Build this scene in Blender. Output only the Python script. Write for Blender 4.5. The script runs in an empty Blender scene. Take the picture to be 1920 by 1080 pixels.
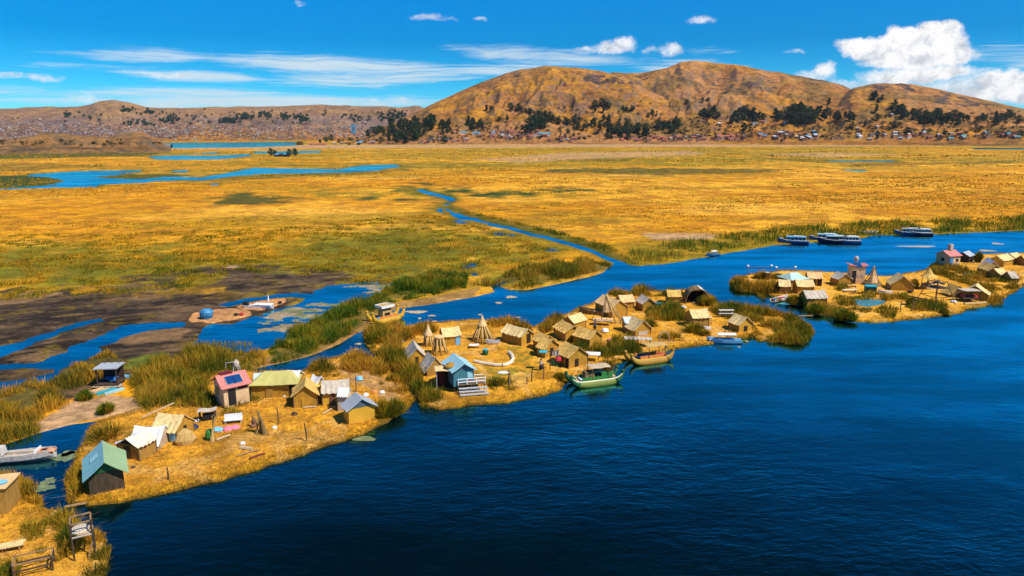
import bpy, bmesh, math, random
import numpy as np
from mathutils import Vector, Matrix
R = math.radians
rng = np.random.default_rng(7)
random.seed(7)
S = bpy.context.scene
COL = S.collection

# ------------------------------------------------------------------ camera
FPX, CAMH = 1320.0, 32.0
PITCH = math.atan(289.0 / FPX)
cam_d = bpy.data.cameras.new('camera')
cam = bpy.data.objects.new('camera', cam_d)
COL.objects.link(cam)
cam.location = (0, 0, CAMH)
cam.rotation_euler = (math.pi / 2 - PITCH, 0, 0)
cam_d.sensor_width = 36.0
cam_d.lens = FPX / 1920.0 * 36.0
cam_d.clip_start, cam_d.clip_end = 0.5, 60000
S.camera = cam
cP, sP = math.cos(PITCH), math.sin(PITCH)


def ray(px, py):
    u = (np.asarray(px, float) - 960) / FPX
    v = -(np.asarray(py, float) - 540) / FPX
    return u, cP + v * sP, -sP + v * cP


def at(px, py, z=0.0):
    """point of the photograph -> place in the world at height z"""
    dx, dy, dz = ray(px, py)
    t = (z - CAMH) / dz
    return np.stack([dx * t, dy * t, np.zeros_like(dx * t) + z], -1)


def P(px, py, z=0.0):
    return Vector(at(px, py, z).tolist())


def poly_w(pts, z=0.0):
    a = np.array(pts, float)
    return at(a[:, 0], a[:, 1], z)[:, :2]


def to_px(x, y, z=0.0):
    yy = y
    zc = yy * cP + (CAMH - z) * sP
    yc = yy * sP - (CAMH - z) * cP
    return 960 + FPX * x / zc, 540 - FPX * yc / zc


# ------------------------------------------------------------------ light
SUN_AZ, SUN_EL = R(118), R(53)          # clockwise from the view direction
sun_d = bpy.data.lights.new('sun', 'SUN')
sun_d.energy = 5.0
sun_d.angle = R(0.53)
sun_d.color = (1.0, 0.94, 0.84)
sun = bpy.data.objects.new('sun', sun_d)
COL.objects.link(sun)
sv = Vector((math.sin(SUN_AZ) * math.cos(SUN_EL), math.cos(SUN_AZ) * math.cos(SUN_EL), math.sin(SUN_EL)))
sun.rotation_euler = sv.to_track_quat('Z', 'Y').to_euler()
S.view_settings.view_transform = 'Standard'
S.view_settings.look = 'None'
S.view_settings.exposure = 0.32
S.view_settings.gamma = 1.0
S.render.engine = 'CYCLES'
S.cycles.use_denoising = True
S.cycles.max_bounces = 6
S.cycles.diffuse_bounces = 3
S.cycles.glossy_bounces = 3
S.cycles.transmission_bounces = 3
S.cycles.transparent_max_bounces = 6
S.cycles.caustics_reflective = False
S.cycles.caustics_refractive = False


class NT:
    """small helper for building node trees"""
    def __init__(self, tree):
        self.t = tree
        self.n = tree.nodes
        self.l = tree.links

    def new(self, kind, **kw):
        n = self.n.new(kind)
        for k, v in kw.items():
            setattr(n, k, v)
        return n

    def put(self, sock, v):
        if v is None:
            return
        if isinstance(v, bpy.types.NodeSocket):
            self.l.new(v, sock)
        else:
            if sock.type == 'RGBA' and not isinstance(v, (int, float)) and len(v) == 3:
                v = (*v, 1)
            sock.default_value = v

    def m(self, op, a, b=None, c=None, clamp=False):
        n = self.new('ShaderNodeMath', operation=op, use_clamp=clamp)
        for i, v in enumerate((a, b, c)):
            self.put(n.inputs[i], v)
        return n.outputs[0]

    def vm(self, op, a, b=None):
        n = self.new('ShaderNodeVectorMath', operation=op)
        self.put(n.inputs[0], a)
        if b is not None:
            self.put(n.inputs[1], b)
        return n.outputs[0]

    def ss(self, x, lo, hi):
        n = self.new('ShaderNodeMapRange', interpolation_type='SMOOTHSTEP')
        self.put(n.inputs[0], x); self.put(n.inputs[1], lo); self.put(n.inputs[2], hi)
        return n.outputs[0]

    def mix(self, f, a, b, mode='MIX'):
        n = self.new('ShaderNodeMix', data_type='RGBA', blend_type=mode)
        self.put(n.inputs[0], f); self.put(n.inputs[6], a); self.put(n.inputs[7], b)
        return n.outputs[2]

    def noise(self, vec, scale, detail=4, rough=0.55, out='Fac', dist=0.0):
        n = self.new('ShaderNodeTexNoise')
        self.put(n.inputs['Vector'], vec)
        n.inputs['Scale'].default_value = scale
        n.inputs['Detail'].default_value = detail
        n.inputs['Roughness'].default_value = rough
        n.inputs['Distortion'].default_value = dist
        return n.outputs[out]

    def vec(self, x, y, z=0.0):
        n = self.new('ShaderNodeCombineXYZ')
        for i, v in enumerate((x, y, z)):
            self.put(n.inputs[i], v)
        return n.outputs[0]

    def scale(self, v, s):
        n = self.new('ShaderNodeMapping')
        self.put(n.inputs[0], v)
        n.inputs['Scale'].default_value = s
        return n.outputs[0]

    def ramp(self, f, stops, interp='LINEAR'):
        n = self.new('ShaderNodeValToRGB')
        self.put(n.inputs[0], f)
        cr = n.color_ramp
        cr.interpolation = interp
        while len(cr.elements) < len(stops):
            cr.elements.new(0.5)
        for e, (p, c) in zip(cr.elements, stops):
            e.position = p
            e.color = (*c, 1) if len(c) == 3 else c
        return n.outputs[0]


# ------------------------------------------------------------------ sky
def azel(px, py):
    dx, dy, dz = ray(px, py)
    return math.atan2(dx, dy), math.atan2(dz, math.hypot(dx, dy))


def make_sky():
    w = bpy.data.worlds.new('World')
    S.world = w
    w.use_nodes = True
    w.node_tree.nodes.clear()
    k = NT(w.node_tree)
    tc = k.new('ShaderNodeTexCoord').outputs['Generated']
    sky = k.new('ShaderNodeTexSky', sky_type='NISHITA', sun_disc=False)
    sky.sun_elevation = SUN_EL
    sky.sun_rotation = SUN_AZ
    sky.altitude = 3800
    sky.air_density = 1.0
    sky.dust_density = 0.0
    sky.ozone_density = 3.0
    hs = k.new('ShaderNodeHueSaturation')
    hs.inputs['Saturation'].default_value = SKY_SAT
    k.put(hs.inputs['Color'], sky.outputs[0])
    sep = k.new('ShaderNodeSeparateXYZ')
    k.put(sep.inputs[0], tc)
    x, y, z = sep.outputs
    az = k.m('ARCTAN2', x, y)
    el = k.m('ARCSINE', z)
    # clear air: cyan near the hills, deep blue higher up
    tint = k.ramp(k.m('DIVIDE', el, R(40), clamp=True), SKY_TINT)
    col = k.mix(1.0, hs.outputs[0], tint, 'MULTIPLY')
    # thin streaked high cloud
    pv = k.vec(k.m('MULTIPLY', az, 1.0), k.m('MULTIPLY', el, 6.0))
    warp = k.noise(pv, 5.0, 3, 0.5, 'Color')
    pw = k.vm('ADD', pv, k.vm('MULTIPLY', k.vm('SUBTRACT', warp, (0.5, 0.5, 0.5)), (0.25, 0.18, 0)))
    sn = k.noise(k.scale(pw, (1.0, 1.0, 1)), 7.0, 7, 0.62)
    fil = k.noise(k.scale(pw, (1.0, 5.0, 1)), 9.0, 6, 0.65)
    sn = k.m('ADD', k.m('MULTIPLY', sn, 0.5), k.m('MULTIPLY', fil, 0.5))
    cir = None
    for (px0, py0, px1, py1, th, s) in CIRRUS:
        a0, e0 = azel(px0, py0); a1, e1 = azel(px1, py1)
        am, hw = (a0 + a1) / 2, abs(a1 - a0) / 2
        slope = (e1 - e0) / (a1 - a0)
        da = k.m('SUBTRACT', az, am)
        line = k.m('ADD', k.m('MULTIPLY', da, slope), (e0 + e1) / 2)
        dv = k.m('DIVIDE', k.m('ABSOLUTE', k.m('SUBTRACT', el, line)), th / FPX)
        dh = k.m('POWER', k.m('DIVIDE', k.m('ABSOLUTE', da), hw), 2.0)
        b = k.m('MULTIPLY', k.ss(k.m('ADD', dv, dh), 1.25, 0.0), s)
        cir = b if cir is None else k.m('MAXIMUM', cir, b)
    c1 = k.ss(k.m('ADD', k.m('MULTIPLY', cir, 0.60), k.m('MULTIPLY', k.m('SUBTRACT', sn, 0.5), 2.1)), 0.16, 0.80)
    c1 = k.m('MULTIPLY', k.m('MULTIPLY', c1, k.ss(cir, 0.0, 0.25)), 0.86)
    col = k.mix(c1, col, CIR_COL)
    # heaped cloud: lumpy outline, paler crowns, grey undersides
    cv = k.vec(az, el)
    w2 = k.noise(cv, 26.0, 2, 0.5, 'Color')
    w3 = k.noise(cv, 75.0, 4, 0.6, 'Color')
    cw = k.vm('ADD', cv, k.vm('MULTIPLY', k.vm('SUBTRACT', w2, (0.5, 0.5, 0.5)), (0.030, 0.018, 0)))
    cw = k.vm('ADD', cw, k.vm('MULTIPLY', k.vm('SUBTRACT', w3, (0.5, 0.5, 0.5)), (0.016, 0.013, 0)))
    s2 = k.new('ShaderNodeSeparateXYZ'); k.put(s2.inputs[0], cw)
    X, Y = s2.outputs[0], s2.outputs[1]
    cum = None
    for (px, py, rx, ry, s) in CUMULUS:
        a0, e0 = azel(px, py)
        ddx = k.m('DIVIDE', k.m('SUBTRACT', X, a0), rx / FPX)
        ddy = k.m('DIVIDE', k.m('SUBTRACT', Y, e0), ry / FPX)
        r2 = k.m('ADD', k.m('MULTIPLY', ddx, ddx), k.m('MULTIPLY', ddy, ddy))
        b = k.m('MULTIPLY', k.m('SUBTRACT', 1.0, r2), s)
        cum = b if cum is None else k.m('MAXIMUM', cum, b)
    c2 = k.ss(k.m('ADD', cum, k.m('MULTIPLY', k.m('SUBTRACT', k.noise(cv, 190.0, 4, 0.65), 0.5), 0.36)), 0.0, 0.58)
    shade = k.noise(k.vm('ADD', cw, (0.0, 0.0035, 0)), 48.0, 5, 0.6)
    ccol = k.ramp(shade, [(0.30, CUM_DARK), (0.52, CUM_LIGHT), (1, CUM_LIGHT)])
    # flat grey bases lower in the heap
    base = k.m('MULTIPLY', k.ss(el, azel(1700, 120)[1], azel(1700, 165)[1]), k.ss(shade, 0.62, 0.40))
    ccol = k.mix(k.m('MULTIPLY', base, 0.5), ccol, CUM_DARK)
    col = k.mix(c2, col, ccol)
    bg = k.new('ShaderNodeBackground')
    k.put(bg.inputs[0], col)
    bg.inputs[1].default_value = SKY_STR
    out = k.new('ShaderNodeOutputWorld')
    k.l.new(bg.outputs[0], out.inputs[0])
    w.cycles.sampling_method = 'MANUAL'
    w.cycles.sample_map_resolution = 512


SKY_STR = 0.10
SKY_SAT = 1.25
SKY_TINT = [(0.0, (0.50, 0.98, 1.05)), (0.09, (0.14, 0.90, 1.02)), (0.17, (0.0, 0.76, 0.96)), (0.25, (0.0, 0.94, 1.20)), (0.6, (0.0, 1.50, 1.62)), (1.0, (0.0, 1.25, 1.60))]
CIR_COL = (5.6, 6.6, 7.1)
CUM_DARK = (4.3, 4.7, 5.4)
CUM_LIGHT = (8.3, 8.2, 8.2)
# start, end, half thickness and strength of each streak
CIRRUS = [(50, 96, 480, 108, 17, 1.1), (240, 100, 980, 136, 24, 1.15), (150, 132, 560, 152, 17, 1.05), (400, 150, 860, 150, 20, 0.95),
          (540, 152, 1180, 116, 20, 1.0), (790, 90, 1250, 122, 28, 1.0), (-250, 184, 1000, 192, 24, 1.15), (-250, 168, 700, 176, 18, 0.9), (1120, 118, 1580, 152, 34, 0.85),
          (1240, 92, 1420, 98, 9, 0.5), (1760, 98, 2150, 114, 30, 0.9), (-300, 148, 140, 140, 10, 0.7), (1480, 165, 2100, 188, 30, 1.0), (0, 120, 300, 128, 10, 0.5),
          (-900, 60, -100, 90, 25, 0.8), (1960, 60, 2700, 40, 25, 0.8)]
# centre, half width, half height, strength of each puff
CUMULUS = [(1620, 88, 46, 22, 1), (1600, 80, 30, 14, .8), (1690, 82, 40, 28, 1), (1700, 66, 24, 14, .9), (1755, 84, 54, 36, 1), (1762, 60, 34, 18, 1), (1720, 108, 96, 22, 1), (1790, 105, 32, 22, 1),
           (1730, 140, 105, 15, .7), (1690, 150, 80, 10, .4), (1885, 158, 52, 26, .9), (1930, 165, 60, 30, 1), (1850, 178, 80, 14, .6), (1810, 160, 60, 14, .4),
           (1150, 88, 46, 14, .5), (1172, 80, 22, 13, .5), (1100, 93, 24, 9, .35), (1258, 93, 25, 13, .42), (1222, 96, 16, 7, .25),
           (1312, 40, 32, 8, .36), (1545, 134, 18, 18, .5), (1530, 145, 40, 14, .35), (1590, 156, 40, 10, .3),
           (800, 31, 38, 9, .30), (840, 36, 26, 5, .18), (906, 32, 18, 5, .30), (1484, 95, 22, 4, .22), (84, 145, 32, 9, .34), (18, 143, 30, 6, .28),
           (310, 137, 70, 6, .26), (556, 5, 14, 5, .2), (752, 187, 24, 8, .3), (700, 186, 18, 5, .25), (160, 187, 40, 7, .25)]
make_sky()


# ------------------------------------------------------------------ noise and polygons
def _h(ix, iy, seed):
    n = (ix.astype(np.int64) * 374761393 + iy.astype(np.int64) * 668265263 + seed * 974711) & 0xffffffff
    n = ((n ^ (n >> 13)) * 1274126177) & 0xffffffff
    return ((n ^ (n >> 16)) & 0xffff) / 65535.0


def vnoise(x, y, seed=0):
    ix, iy = np.floor(x), np.floor(y)
    fx, fy = x - ix, y - iy
    fx = fx * fx * (3 - 2 * fx); fy = fy * fy * (3 - 2 * fy)
    a, b = _h(ix, iy, seed), _h(ix + 1, iy, seed)
    c, d = _h(ix, iy + 1, seed), _h(ix + 1, iy + 1, seed)
    return a + (b - a) * fx + (c - a) * fy + (a - b - c + d) * fx * fy


def fbm(x, y, s, octv=4, seed=0, rough=0.5):
    """0..1 fractal noise with features of size s metres"""
    v, amp, tot = 0, 1.0, 0
    x, y = np.asarray(x, float) / s, np.asarray(y, float) / s
    for i in range(octv):
        v = v + amp * vnoise(x + 17.3 * i, y - 9.1 * i, seed + i * 31)
        tot += amp
        amp *= rough
        x, y = x * 2.03 * 0.8 - y * 2.03 * 0.6, x * 2.03 * 0.6 + y * 2.03 * 0.8
    return v / tot


def sstep(x, a, b):
    t = np.clip((x - a) / (b - a), 0, 1)
    return t * t * (3 - 2 * t)


def sdist(X, Y, poly):
    """signed distance in metres, positive inside the polygon"""
    best = np.full(X.shape, 1e18)
    ins = np.zeros(X.shape, bool)
    n = len(poly)
    for i in range(n):
        ax, ay = poly[i]; bx, by = poly[(i + 1) % n]
        ex, ey = bx - ax, by - ay
        L = ex * ex + ey * ey + 1e-12
        t = np.clip(((X - ax) * ex + (Y - ay) * ey) / L, 0, 1)
        d = (X - ax - t * ex) ** 2 + (Y - ay - t * ey) ** 2
        np.minimum(best, d, out=best)
        if ey != 0:
            c = (ay > Y) != (by > Y)
            ins ^= c & (X < ax + ex * (Y - ay) / ey)
    d = np.sqrt(best)
    return np.where(ins, d, -d)


def sd_px(X, Y, pts, pad=40.0):
    """signed distance to a polygon traced on the photograph; far points are skipped"""
    w = poly_w(pts)
    out = np.full(X.shape, -1e6)
    m = (X > w[:, 0].min() - pad) & (X < w[:, 0].max() + pad) & (Y > w[:, 1].min() - pad) & (Y < w[:, 1].max() + pad)
    if m.any():
        out[m] = sdist(X[m], Y[m], w)
    return out


def band(center, widths):
    """closed outline of a winding channel from its centre line (pixels) and half widths (pixels, vertical)"""
    c = np.array(center, float)
    w = np.interp(np.linspace(0, 1, len(c)), np.linspace(0, 1, len(widths)), widths)
    t = np.gradient(c, axis=0)
    t /= np.linalg.norm(t, axis=1)[:, None]
    nrm = np.stack([-t[:, 1] * 1.6, t[:, 0]], -1)
    return np.concatenate([c + nrm * w[:, None], (c - nrm * w[:, None])[::-1]]).tolist()


# ------------------------------------------------------------------ object helpers
def mesh_np(name, V, F, mats, col=None, smooth=True, midx=None, parent=None):
    V = np.asarray(V, np.float32); F = np.asarray(F, np.int32)
    me = bpy.data.meshes.new(name)
    k = F.shape[1]
    me.vertices.add(len(V)); me.vertices.foreach_set('co', V.ravel())
    me.loops.add(F.size); me.loops.foreach_set('vertex_index', F.ravel())
    me.polygons.add(len(F))
    me.polygons.foreach_set('loop_start', np.arange(0, F.size, k, dtype=np.int32))
    me.polygons.foreach_set('loop_total', np.full(len(F), k, np.int32))
    me.polygons.foreach_set('use_smooth', np.full(len(F), smooth))
    if midx is not None:
        me.polygons.foreach_set('material_index', np.asarray(midx, np.int32))
    if col is not None:
        a = me.attributes.new('col', 'FLOAT_COLOR', 'POINT')
        c4 = np.ones((len(V), 4), np.float32); c4[:, :3] = col
        a.data.foreach_set('color', c4.ravel())
    me.update(calc_edges=True)
    for m in (mats if isinstance(mats, (list, tuple)) else [mats]):
        me.materials.append(m)
    o = bpy.data.objects.new(name, me)
    COL.objects.link(o)
    if parent is not None:
        o.parent = parent
    return o


def tag(o, label=None, cat=None, group=None, kind=None):
    if label: o['label'] = label
    if cat: o['category'] = cat
    if group: o['group'] = group
    if kind: o['kind'] = kind
    return o


def thing(name, label, cat, loc=(0, 0, 0), rz=0.0, group=None):
    o = bpy.data.objects.new(name, None)
    o.empty_display_size = 0.3
    COL.objects.link(o)
    o.location = loc
    o.rotation_euler = (0, 0, rz)
    return tag(o, label, cat, group)


def copy_tree(o, parent=None):
    c = o.copy()
    COL.objects.link(c)
    c.parent = parent
    for ch in list(o.children):
        copy_tree(ch, c)
    return c


class MB:
    """collects shapes and links them as ONE mesh object"""
    def __init__(self):
        self.v, self.f, self.mi = [], [], []
        self.cur = 0

    def add(self, vs, fs):
        n = len(self.v)
        self.v += [tuple(p) for p in vs]
        self.f += [tuple(n + i for i in f) for f in fs]
        self.mi += [self.cur] * len(fs)
        return self

    def box(self, c, s, rz=0.0, rx=0.0, ry=0.0, taper=1.0):
        M = Matrix.Translation(c) @ Matrix.Rotation(rz, 4, 'Z') @ Matrix.Rotation(ry, 4, 'Y') @ Matrix.Rotation(rx, 4, 'X')
        hx, hy, hz = s[0] / 2, s[1] / 2, s[2] / 2
        vs = [M @ Vector((x * hx * (taper if z > 0 else 1), y * hy * (taper if z > 0 else 1), z * hz)) for z in (-1, 1) for y in (-1, 1) for x in (-1, 1)]
        return self.add(vs, [(0, 2, 3, 1), (4, 5, 7, 6), (0, 1, 5, 4), (2, 6, 7, 3), (0, 4, 6, 2), (1, 3, 7, 5)])

    def tube(self, pts, r, n=7, cap=True):
        pts = [Vector(p) for p in pts]
        rs = r if isinstance(r, (list, tuple)) else [r] * len(pts)
        vs, fs = [], []
        for i, p in enumerate(pts):
            d = (pts[min(i + 1, len(pts) - 1)] - pts[max(i - 1, 0)]).normalized()
            a = d.cross(Vector((0, 0, 1)))
            if a.length < 1e-3: a = Vector((1, 0, 0))
            a.normalize(); b = d.cross(a)
            for j in range(n):
                t = 2 * math.pi * j / n
                vs.append(p + (a * math.cos(t) + b * math.sin(t)) * rs[i])
        for i in range(len(pts) - 1):
            for j in range(n):
                k = (j + 1) % n
                fs.append((i * n + j, i * n + k, (i + 1) * n + k, (i + 1) * n + j))
        if cap:
            fs.append(tuple(range(n))[::-1]); fs.append(tuple(len(vs) - n + j for j in range(n)))
        return self.add(vs, fs)

    def lathe(self, prof, c=(0, 0, 0), n=14, sx=1.0, sy=1.0, jag=0.0):
        vs, fs = [], []
        for (r, z) in prof:
            for j in range(n):
                t = 2 * math.pi * j / n
                q = 1 + random.uniform(-jag, jag)
                vs.append((c[0] + r * q * math.cos(t) * sx, c[1] + r * q * math.sin(t) * sy, c[2] + z + random.uniform(-jag, jag) * 0.3))
        for i in range(len(prof) - 1):
            for j in range(n):
                k = (j + 1) % n
                fs.append((i * n + j, i * n + k, (i + 1) * n + k, (i + 1) * n + j))
        fs.append(tuple(range(n))[::-1]); fs.append(tuple(len(vs) - n + j for j in range(n)))
        return self.add(vs, fs)

    def sheet(self, fn, nu, nv, thick=0.03):
        """a sheet with thickness; fn(u,v) -> point, u and v in 0..1"""
        g = [[Vector(fn(i / nu, j / nv)) for j in range(nv + 1)] for i in range(nu + 1)]
        n1 = nv + 1
        vs, fs = [], []
        for lay in (0, 1):
            for i in range(nu + 1):
                for j in range(nv + 1):
                    a = g[min(i + 1, nu)][j] - g[max(i - 1, 0)][j]
                    b = g[i][min(j + 1, nv)] - g[i][max(j - 1, 0)]
                    nn = a.cross(b)
                    nn = nn.normalized() if nn.length > 1e-9 else Vector((0, 0, 1))
                    if nn.z < 0: nn = -nn
                    vs.append(g[i][j] - nn * thick * lay)
        o = (nu + 1) * n1
        for i in range(nu):
            for j in range(nv):
                q = (i * n1 + j, (i + 1) * n1 + j, (i + 1) * n1 + j + 1, i * n1 + j + 1)
                fs.append(q); fs.append(tuple(o + x for x in q[::-1]))
        for i in range(nu):
            for j in (0, nv):
                a, b = i * n1 + j, (i + 1) * n1 + j
                fs.append((a, b, b + o, a + o))
        for j in range(nv):
            for i in (0, nu):
                a, b = i * n1 + j, i * n1 + j + 1
                fs.append((a, b, b + o, a + o))
        return self.add(vs, fs)

    def build(self, name, mat, parent=None, smooth=False, loc=None, rz=None):
        me = bpy.data.meshes.new(name)
        me.from_pydata(self.v, [], self.f)
        for m in (mat if isinstance(mat, (list, tuple)) else [mat]):
            me.materials.append(m)
        if isinstance(mat, (list, tuple)) and len(mat) > 1:
            me.polygons.foreach_set('material_index', self.mi)
        bm = bmesh.new(); bm.from_mesh(me)
        bmesh.ops.recalc_face_normals(bm, faces=bm.faces)
        bm.to_mesh(me); bm.free()
        if smooth:
            me.polygons.foreach_set('use_smooth', [True] * len(me.polygons))
        me.update()
        o = bpy.data.objects.new(name, me)
        COL.objects.link(o)
        o.parent = parent
        if loc is not None: o.location = loc
        if rz is not None: o.rotation_euler = (0, 0, rz)
        return o


# ------------------------------------------------------------------ materials
M = {}


def mat(name, color, rough=0.8, var=0.25, scale=3.0, bump=0.0, bscale=None, stretch=(1, 1, 1), spec=0.3, metal=0.0, color2=None, stripes=None, attr=False, transl=0.0, detail=5):
    m = bpy.data.materials.new(name)
    m.use_nodes = True
    m.node_tree.nodes.clear()
    k = NT(m.node_tree)
    co = k.new('ShaderNodeTexCoord').outputs['Object']
    v = k.scale(co, stretch)
    nz = k.noise(v, scale, detail, 0.6)
    f = k.ss(nz, 0.32, 0.68)
    if attr:
        base = k.new('ShaderNodeAttribute', attribute_name='col').outputs['Color']
        c = k.mix(f, k.mix(1.0, base, (1 - var,) * 3, 'MULTIPLY'), k.mix(1.0, base, (1 + var,) * 3, 'MULTIPLY'))
    else:
        c2 = color2 or tuple(x * (1 - var) for x in color)
        c = k.mix(f, c2, color)
        big = k.noise(co, scale * 0.17, 2, 0.5)
        c = k.mix(k.m('MULTIPLY', k.ss(big, 0.4, 0.75), 0.35), c, tuple(x * 0.6 for x in color))
    hgt = nz
    if stripes:
        ax, freq, amt, dark = stripes
        wv = k.new('ShaderNodeTexWave', wave_type='BANDS', bands_direction=ax)
        k.put(wv.inputs['Vector'], co)
        wv.inputs['Scale'].default_value = freq
        wv.inputs['Distortion'].default_value = 0.6
        wv.inputs['Detail'].default_value = 2
        c = k.mix(k.m('MULTIPLY', k.m('SUBTRACT', 1.0, wv.outputs['Fac']), amt), c, dark)
        hgt = k.m('ADD', nz, wv.outputs['Fac'])
    b = k.new('ShaderNodeBsdfPrincipled')
    k.put(b.inputs['Base Color'], c)
    b.inputs['Roughness'].default_value = rough
    b.inputs['Metallic'].default_value = metal
    b.inputs['Specular IOR Level'].default_value = spec
    if bump:
        bn = k.new('ShaderNodeBump')
        bn.inputs['Strength'].default_value = bump
        bn.inputs['Distance'].default_value = 0.05
        if bscale:
            hgt = k.m('ADD', hgt, k.noise(v, bscale, 3, 0.6))
        k.put(bn.inputs['Height'], hgt)
        k.l.new(bn.outputs[0], b.inputs['Normal'])
    out = k.new('ShaderNodeOutputMaterial')
    sh = b.outputs[0]
    if transl:
        tr = k.new('ShaderNodeBsdfTranslucent')
        k.put(tr.inputs[0], c)
        mx = k.new('ShaderNodeMixShader')
        mx.inputs[0].default_value = transl
        k.l.new(b.outputs[0], mx.inputs[1]); k.l.new(tr.outputs[0], mx.inputs[2])
        sh = mx.outputs[0]
    k.l.new(sh, out.inputs[0])
    M[name] = m
    return m
# ------------------------------------------------------------------ water
def water_material():
    m = bpy.data.materials.new('lake_water')
    m.use_nodes = True
    m.node_tree.nodes.clear()
    k = NT(m.node_tree)
    co = k.new('ShaderNodeTexCoord').outputs['Object']
    wp = k.vm('ADD', co, k.vm('MULTIPLY', k.noise(co, 0.25, 2, 0.5, 'Color'), (1.6, 1.6, 0)))
    rot = k.new('ShaderNodeMapping'); k.put(rot.inputs[0], wp)
    rot.inputs['Rotation'].default_value = (0, 0, R(-14)); rot.inputs['Scale'].default_value = (0.42, 1.0, 1.0)
    n1 = k.noise(rot.outputs[0], 0.9, 3, 0.55)
    n2 = k.noise(rot.outputs[0], 2.6, 3, 0.6)
    n3 = k.noise(wp, 0.09, 3, 0.5)
    gust = k.ss(k.noise(k.scale(co, (0.5, 1, 1)), 0.022, 3, 0.55), 0.38, 0.66)
    amp = k.m('ADD', 0.40, k.m('MULTIPLY', gust, 1.0))
    h = k.m('ADD', k.m('MULTIPLY', n1, 0.17), k.m('ADD', k.m('MULTIPLY', n2, 0.085), k.m('MULTIPLY', n3, 0.35)))
    bn = k.new('ShaderNodeBump')
    k.put(bn.inputs['Strength'], k.m('MULTIPLY', amp, WAVE))
    bn.inputs['Distance'].default_value = 1.0
    k.put(bn.inputs['Height'], h)
    deep = k.mix(k.ss(n3, 0.35, 0.65), WATER_A, WATER_B)
    body = k.new('ShaderNodeBsdfDiffuse')
    k.put(body.inputs[0], deep)
    # small unresolved waves: the slopes that show are the ones turned towards the eye
    geo = k.new('ShaderNodeNewGeometry')
    dn = k.new('ShaderNodeSeparateXYZ'); k.put(dn.inputs[0], geo.outputs['Incoming'])
    tl = k.m('ADD', 0.022, k.m('MULTIPLY', k.ss(dn.outputs[2], 0.04, 0.16), 0.078))
    nrm = k.vm('NORMALIZE', k.vm('ADD', bn.outputs[0], k.vm('MULTIPLY', k.vm('MULTIPLY', geo.outputs['Incoming'], (1, 1, 0)), tl)))
    gl = k.new('ShaderNodeBsdfGlossy')
    gl.inputs['Roughness'].default_value = 0.06
    gl.inputs['Color'].default_value = (0.25, 1.0, 1.0, 1)
    k.l.new(nrm, gl.inputs['Normal'])
    lw = k.new('ShaderNodeLayerWeight')
    lw.inputs['Blend'].default_value = 0.5
    k.l.new(bn.outputs[0], lw.inputs['Normal'])
    # mirror strength climbs steeply towards grazing angles
    f = k.m('MULTIPLY', k.m('POWER', k.m('DIVIDE', k.m('SUBTRACT', lw.outputs['Facing'], 0.45), 0.36, clamp=True), 1.3), 0.97)
    pat = k.noise(k.scale(wp, (0.30, 1.0, 1.0)), 0.11, 4, 0.6)
    f = k.m('MULTIPLY', f, k.m('ADD', 0.62, k.m('MULTIPLY', k.ss(pat, 0.33, 0.68), 0.50)), clamp=True)
    mx = k.new('ShaderNodeMixShader')
    k.put(mx.inputs[0], k.m('MAXIMUM', f, 0.014))
    k.l.new(body.outputs[0], mx.inputs[1]); k.l.new(gl.outputs[0], mx.inputs[2])
    out = k.new('ShaderNodeOutputMaterial')
    k.l.new(mx.outputs[0], out.inputs[0])
    return m


WAVE = 0.46
WATER_A, WATER_B = (0.0003, 0.0035, 0.005), (0.0003, 0.005, 0.008)
M['water'] = water_material()


def water_sheet():
    ys = np.concatenate([np.linspace(-60, 200, 40), np.geomspace(210, 30000, 40)])
    V, F = [], []
    for y in ys:
        w = 150 + abs(y) * 1.6
        for j in range(21):
            V.append((-w + 2 * w * j / 20, y, 0.0))
    for i in range(len(ys) - 1):
        for j in range(20):
            F.append((i * 21 + j, i * 21 + j + 1, (i + 1) * 21 + j + 1, (i + 1) * 21 + j))
    o = mesh_np('lake_water', V, F, M['water'])
    tag(o, kind='structure')


water_sheet()

# ------------------------------------------------------------------ outlines traced on the photograph
MAIN = [(-900, 262), (2800, 262), (2800, 418), (1920, 433), (1850, 437), (1780, 439), (1740, 442), (1640, 442), (1600, 451), (1520, 455), (1450, 461), (1400, 470),
        (1320, 484), (1250, 496), (1200, 500), (1178, 498), (1160, 491), (1150, 500), (1135, 512), (1090, 524), (1040, 536), (985, 545), (950, 543), (932, 537), (946, 528), (925, 536),
        (930, 548), (880, 560), (800, 573), (765, 578), (745, 580), (700, 612), (672, 625), (640, 645), (575, 672), (490, 690), (462, 702), (440, 725), (380, 760), (300, 772), (260, 785), (180, 791),
        (140, 797), (80, 812), (0, 838), (-150, 872), (-900, 1000)]
STREAM1 = [(-250, 690), (-100, 675), (0, 652), (39, 642), (86, 626), (117, 615), (148, 606), (187, 599), (190, 602), (150, 612), (118, 622), (88, 633), (40, 652), (0, 669), (-120, 705), (-250, 720)]
STREAM2 = [(-200, 680), (0, 683), (44, 683), (78, 680), (117, 664), (135, 652), (166, 642), (202, 628), (233, 611), (285, 606), (340, 605), (338, 613), (298, 616), (259, 621), (220, 635), (205, 643), (181, 651), (179, 665), (145, 677),
           (122, 690), (91, 710), (78, 718), (40, 724), (20, 730), (0, 740), (-150, 760), (-150, 726), (0, 717), (50, 712), (98, 700), (104, 692), (60, 691), (0, 692), (-200, 694)]
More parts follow.
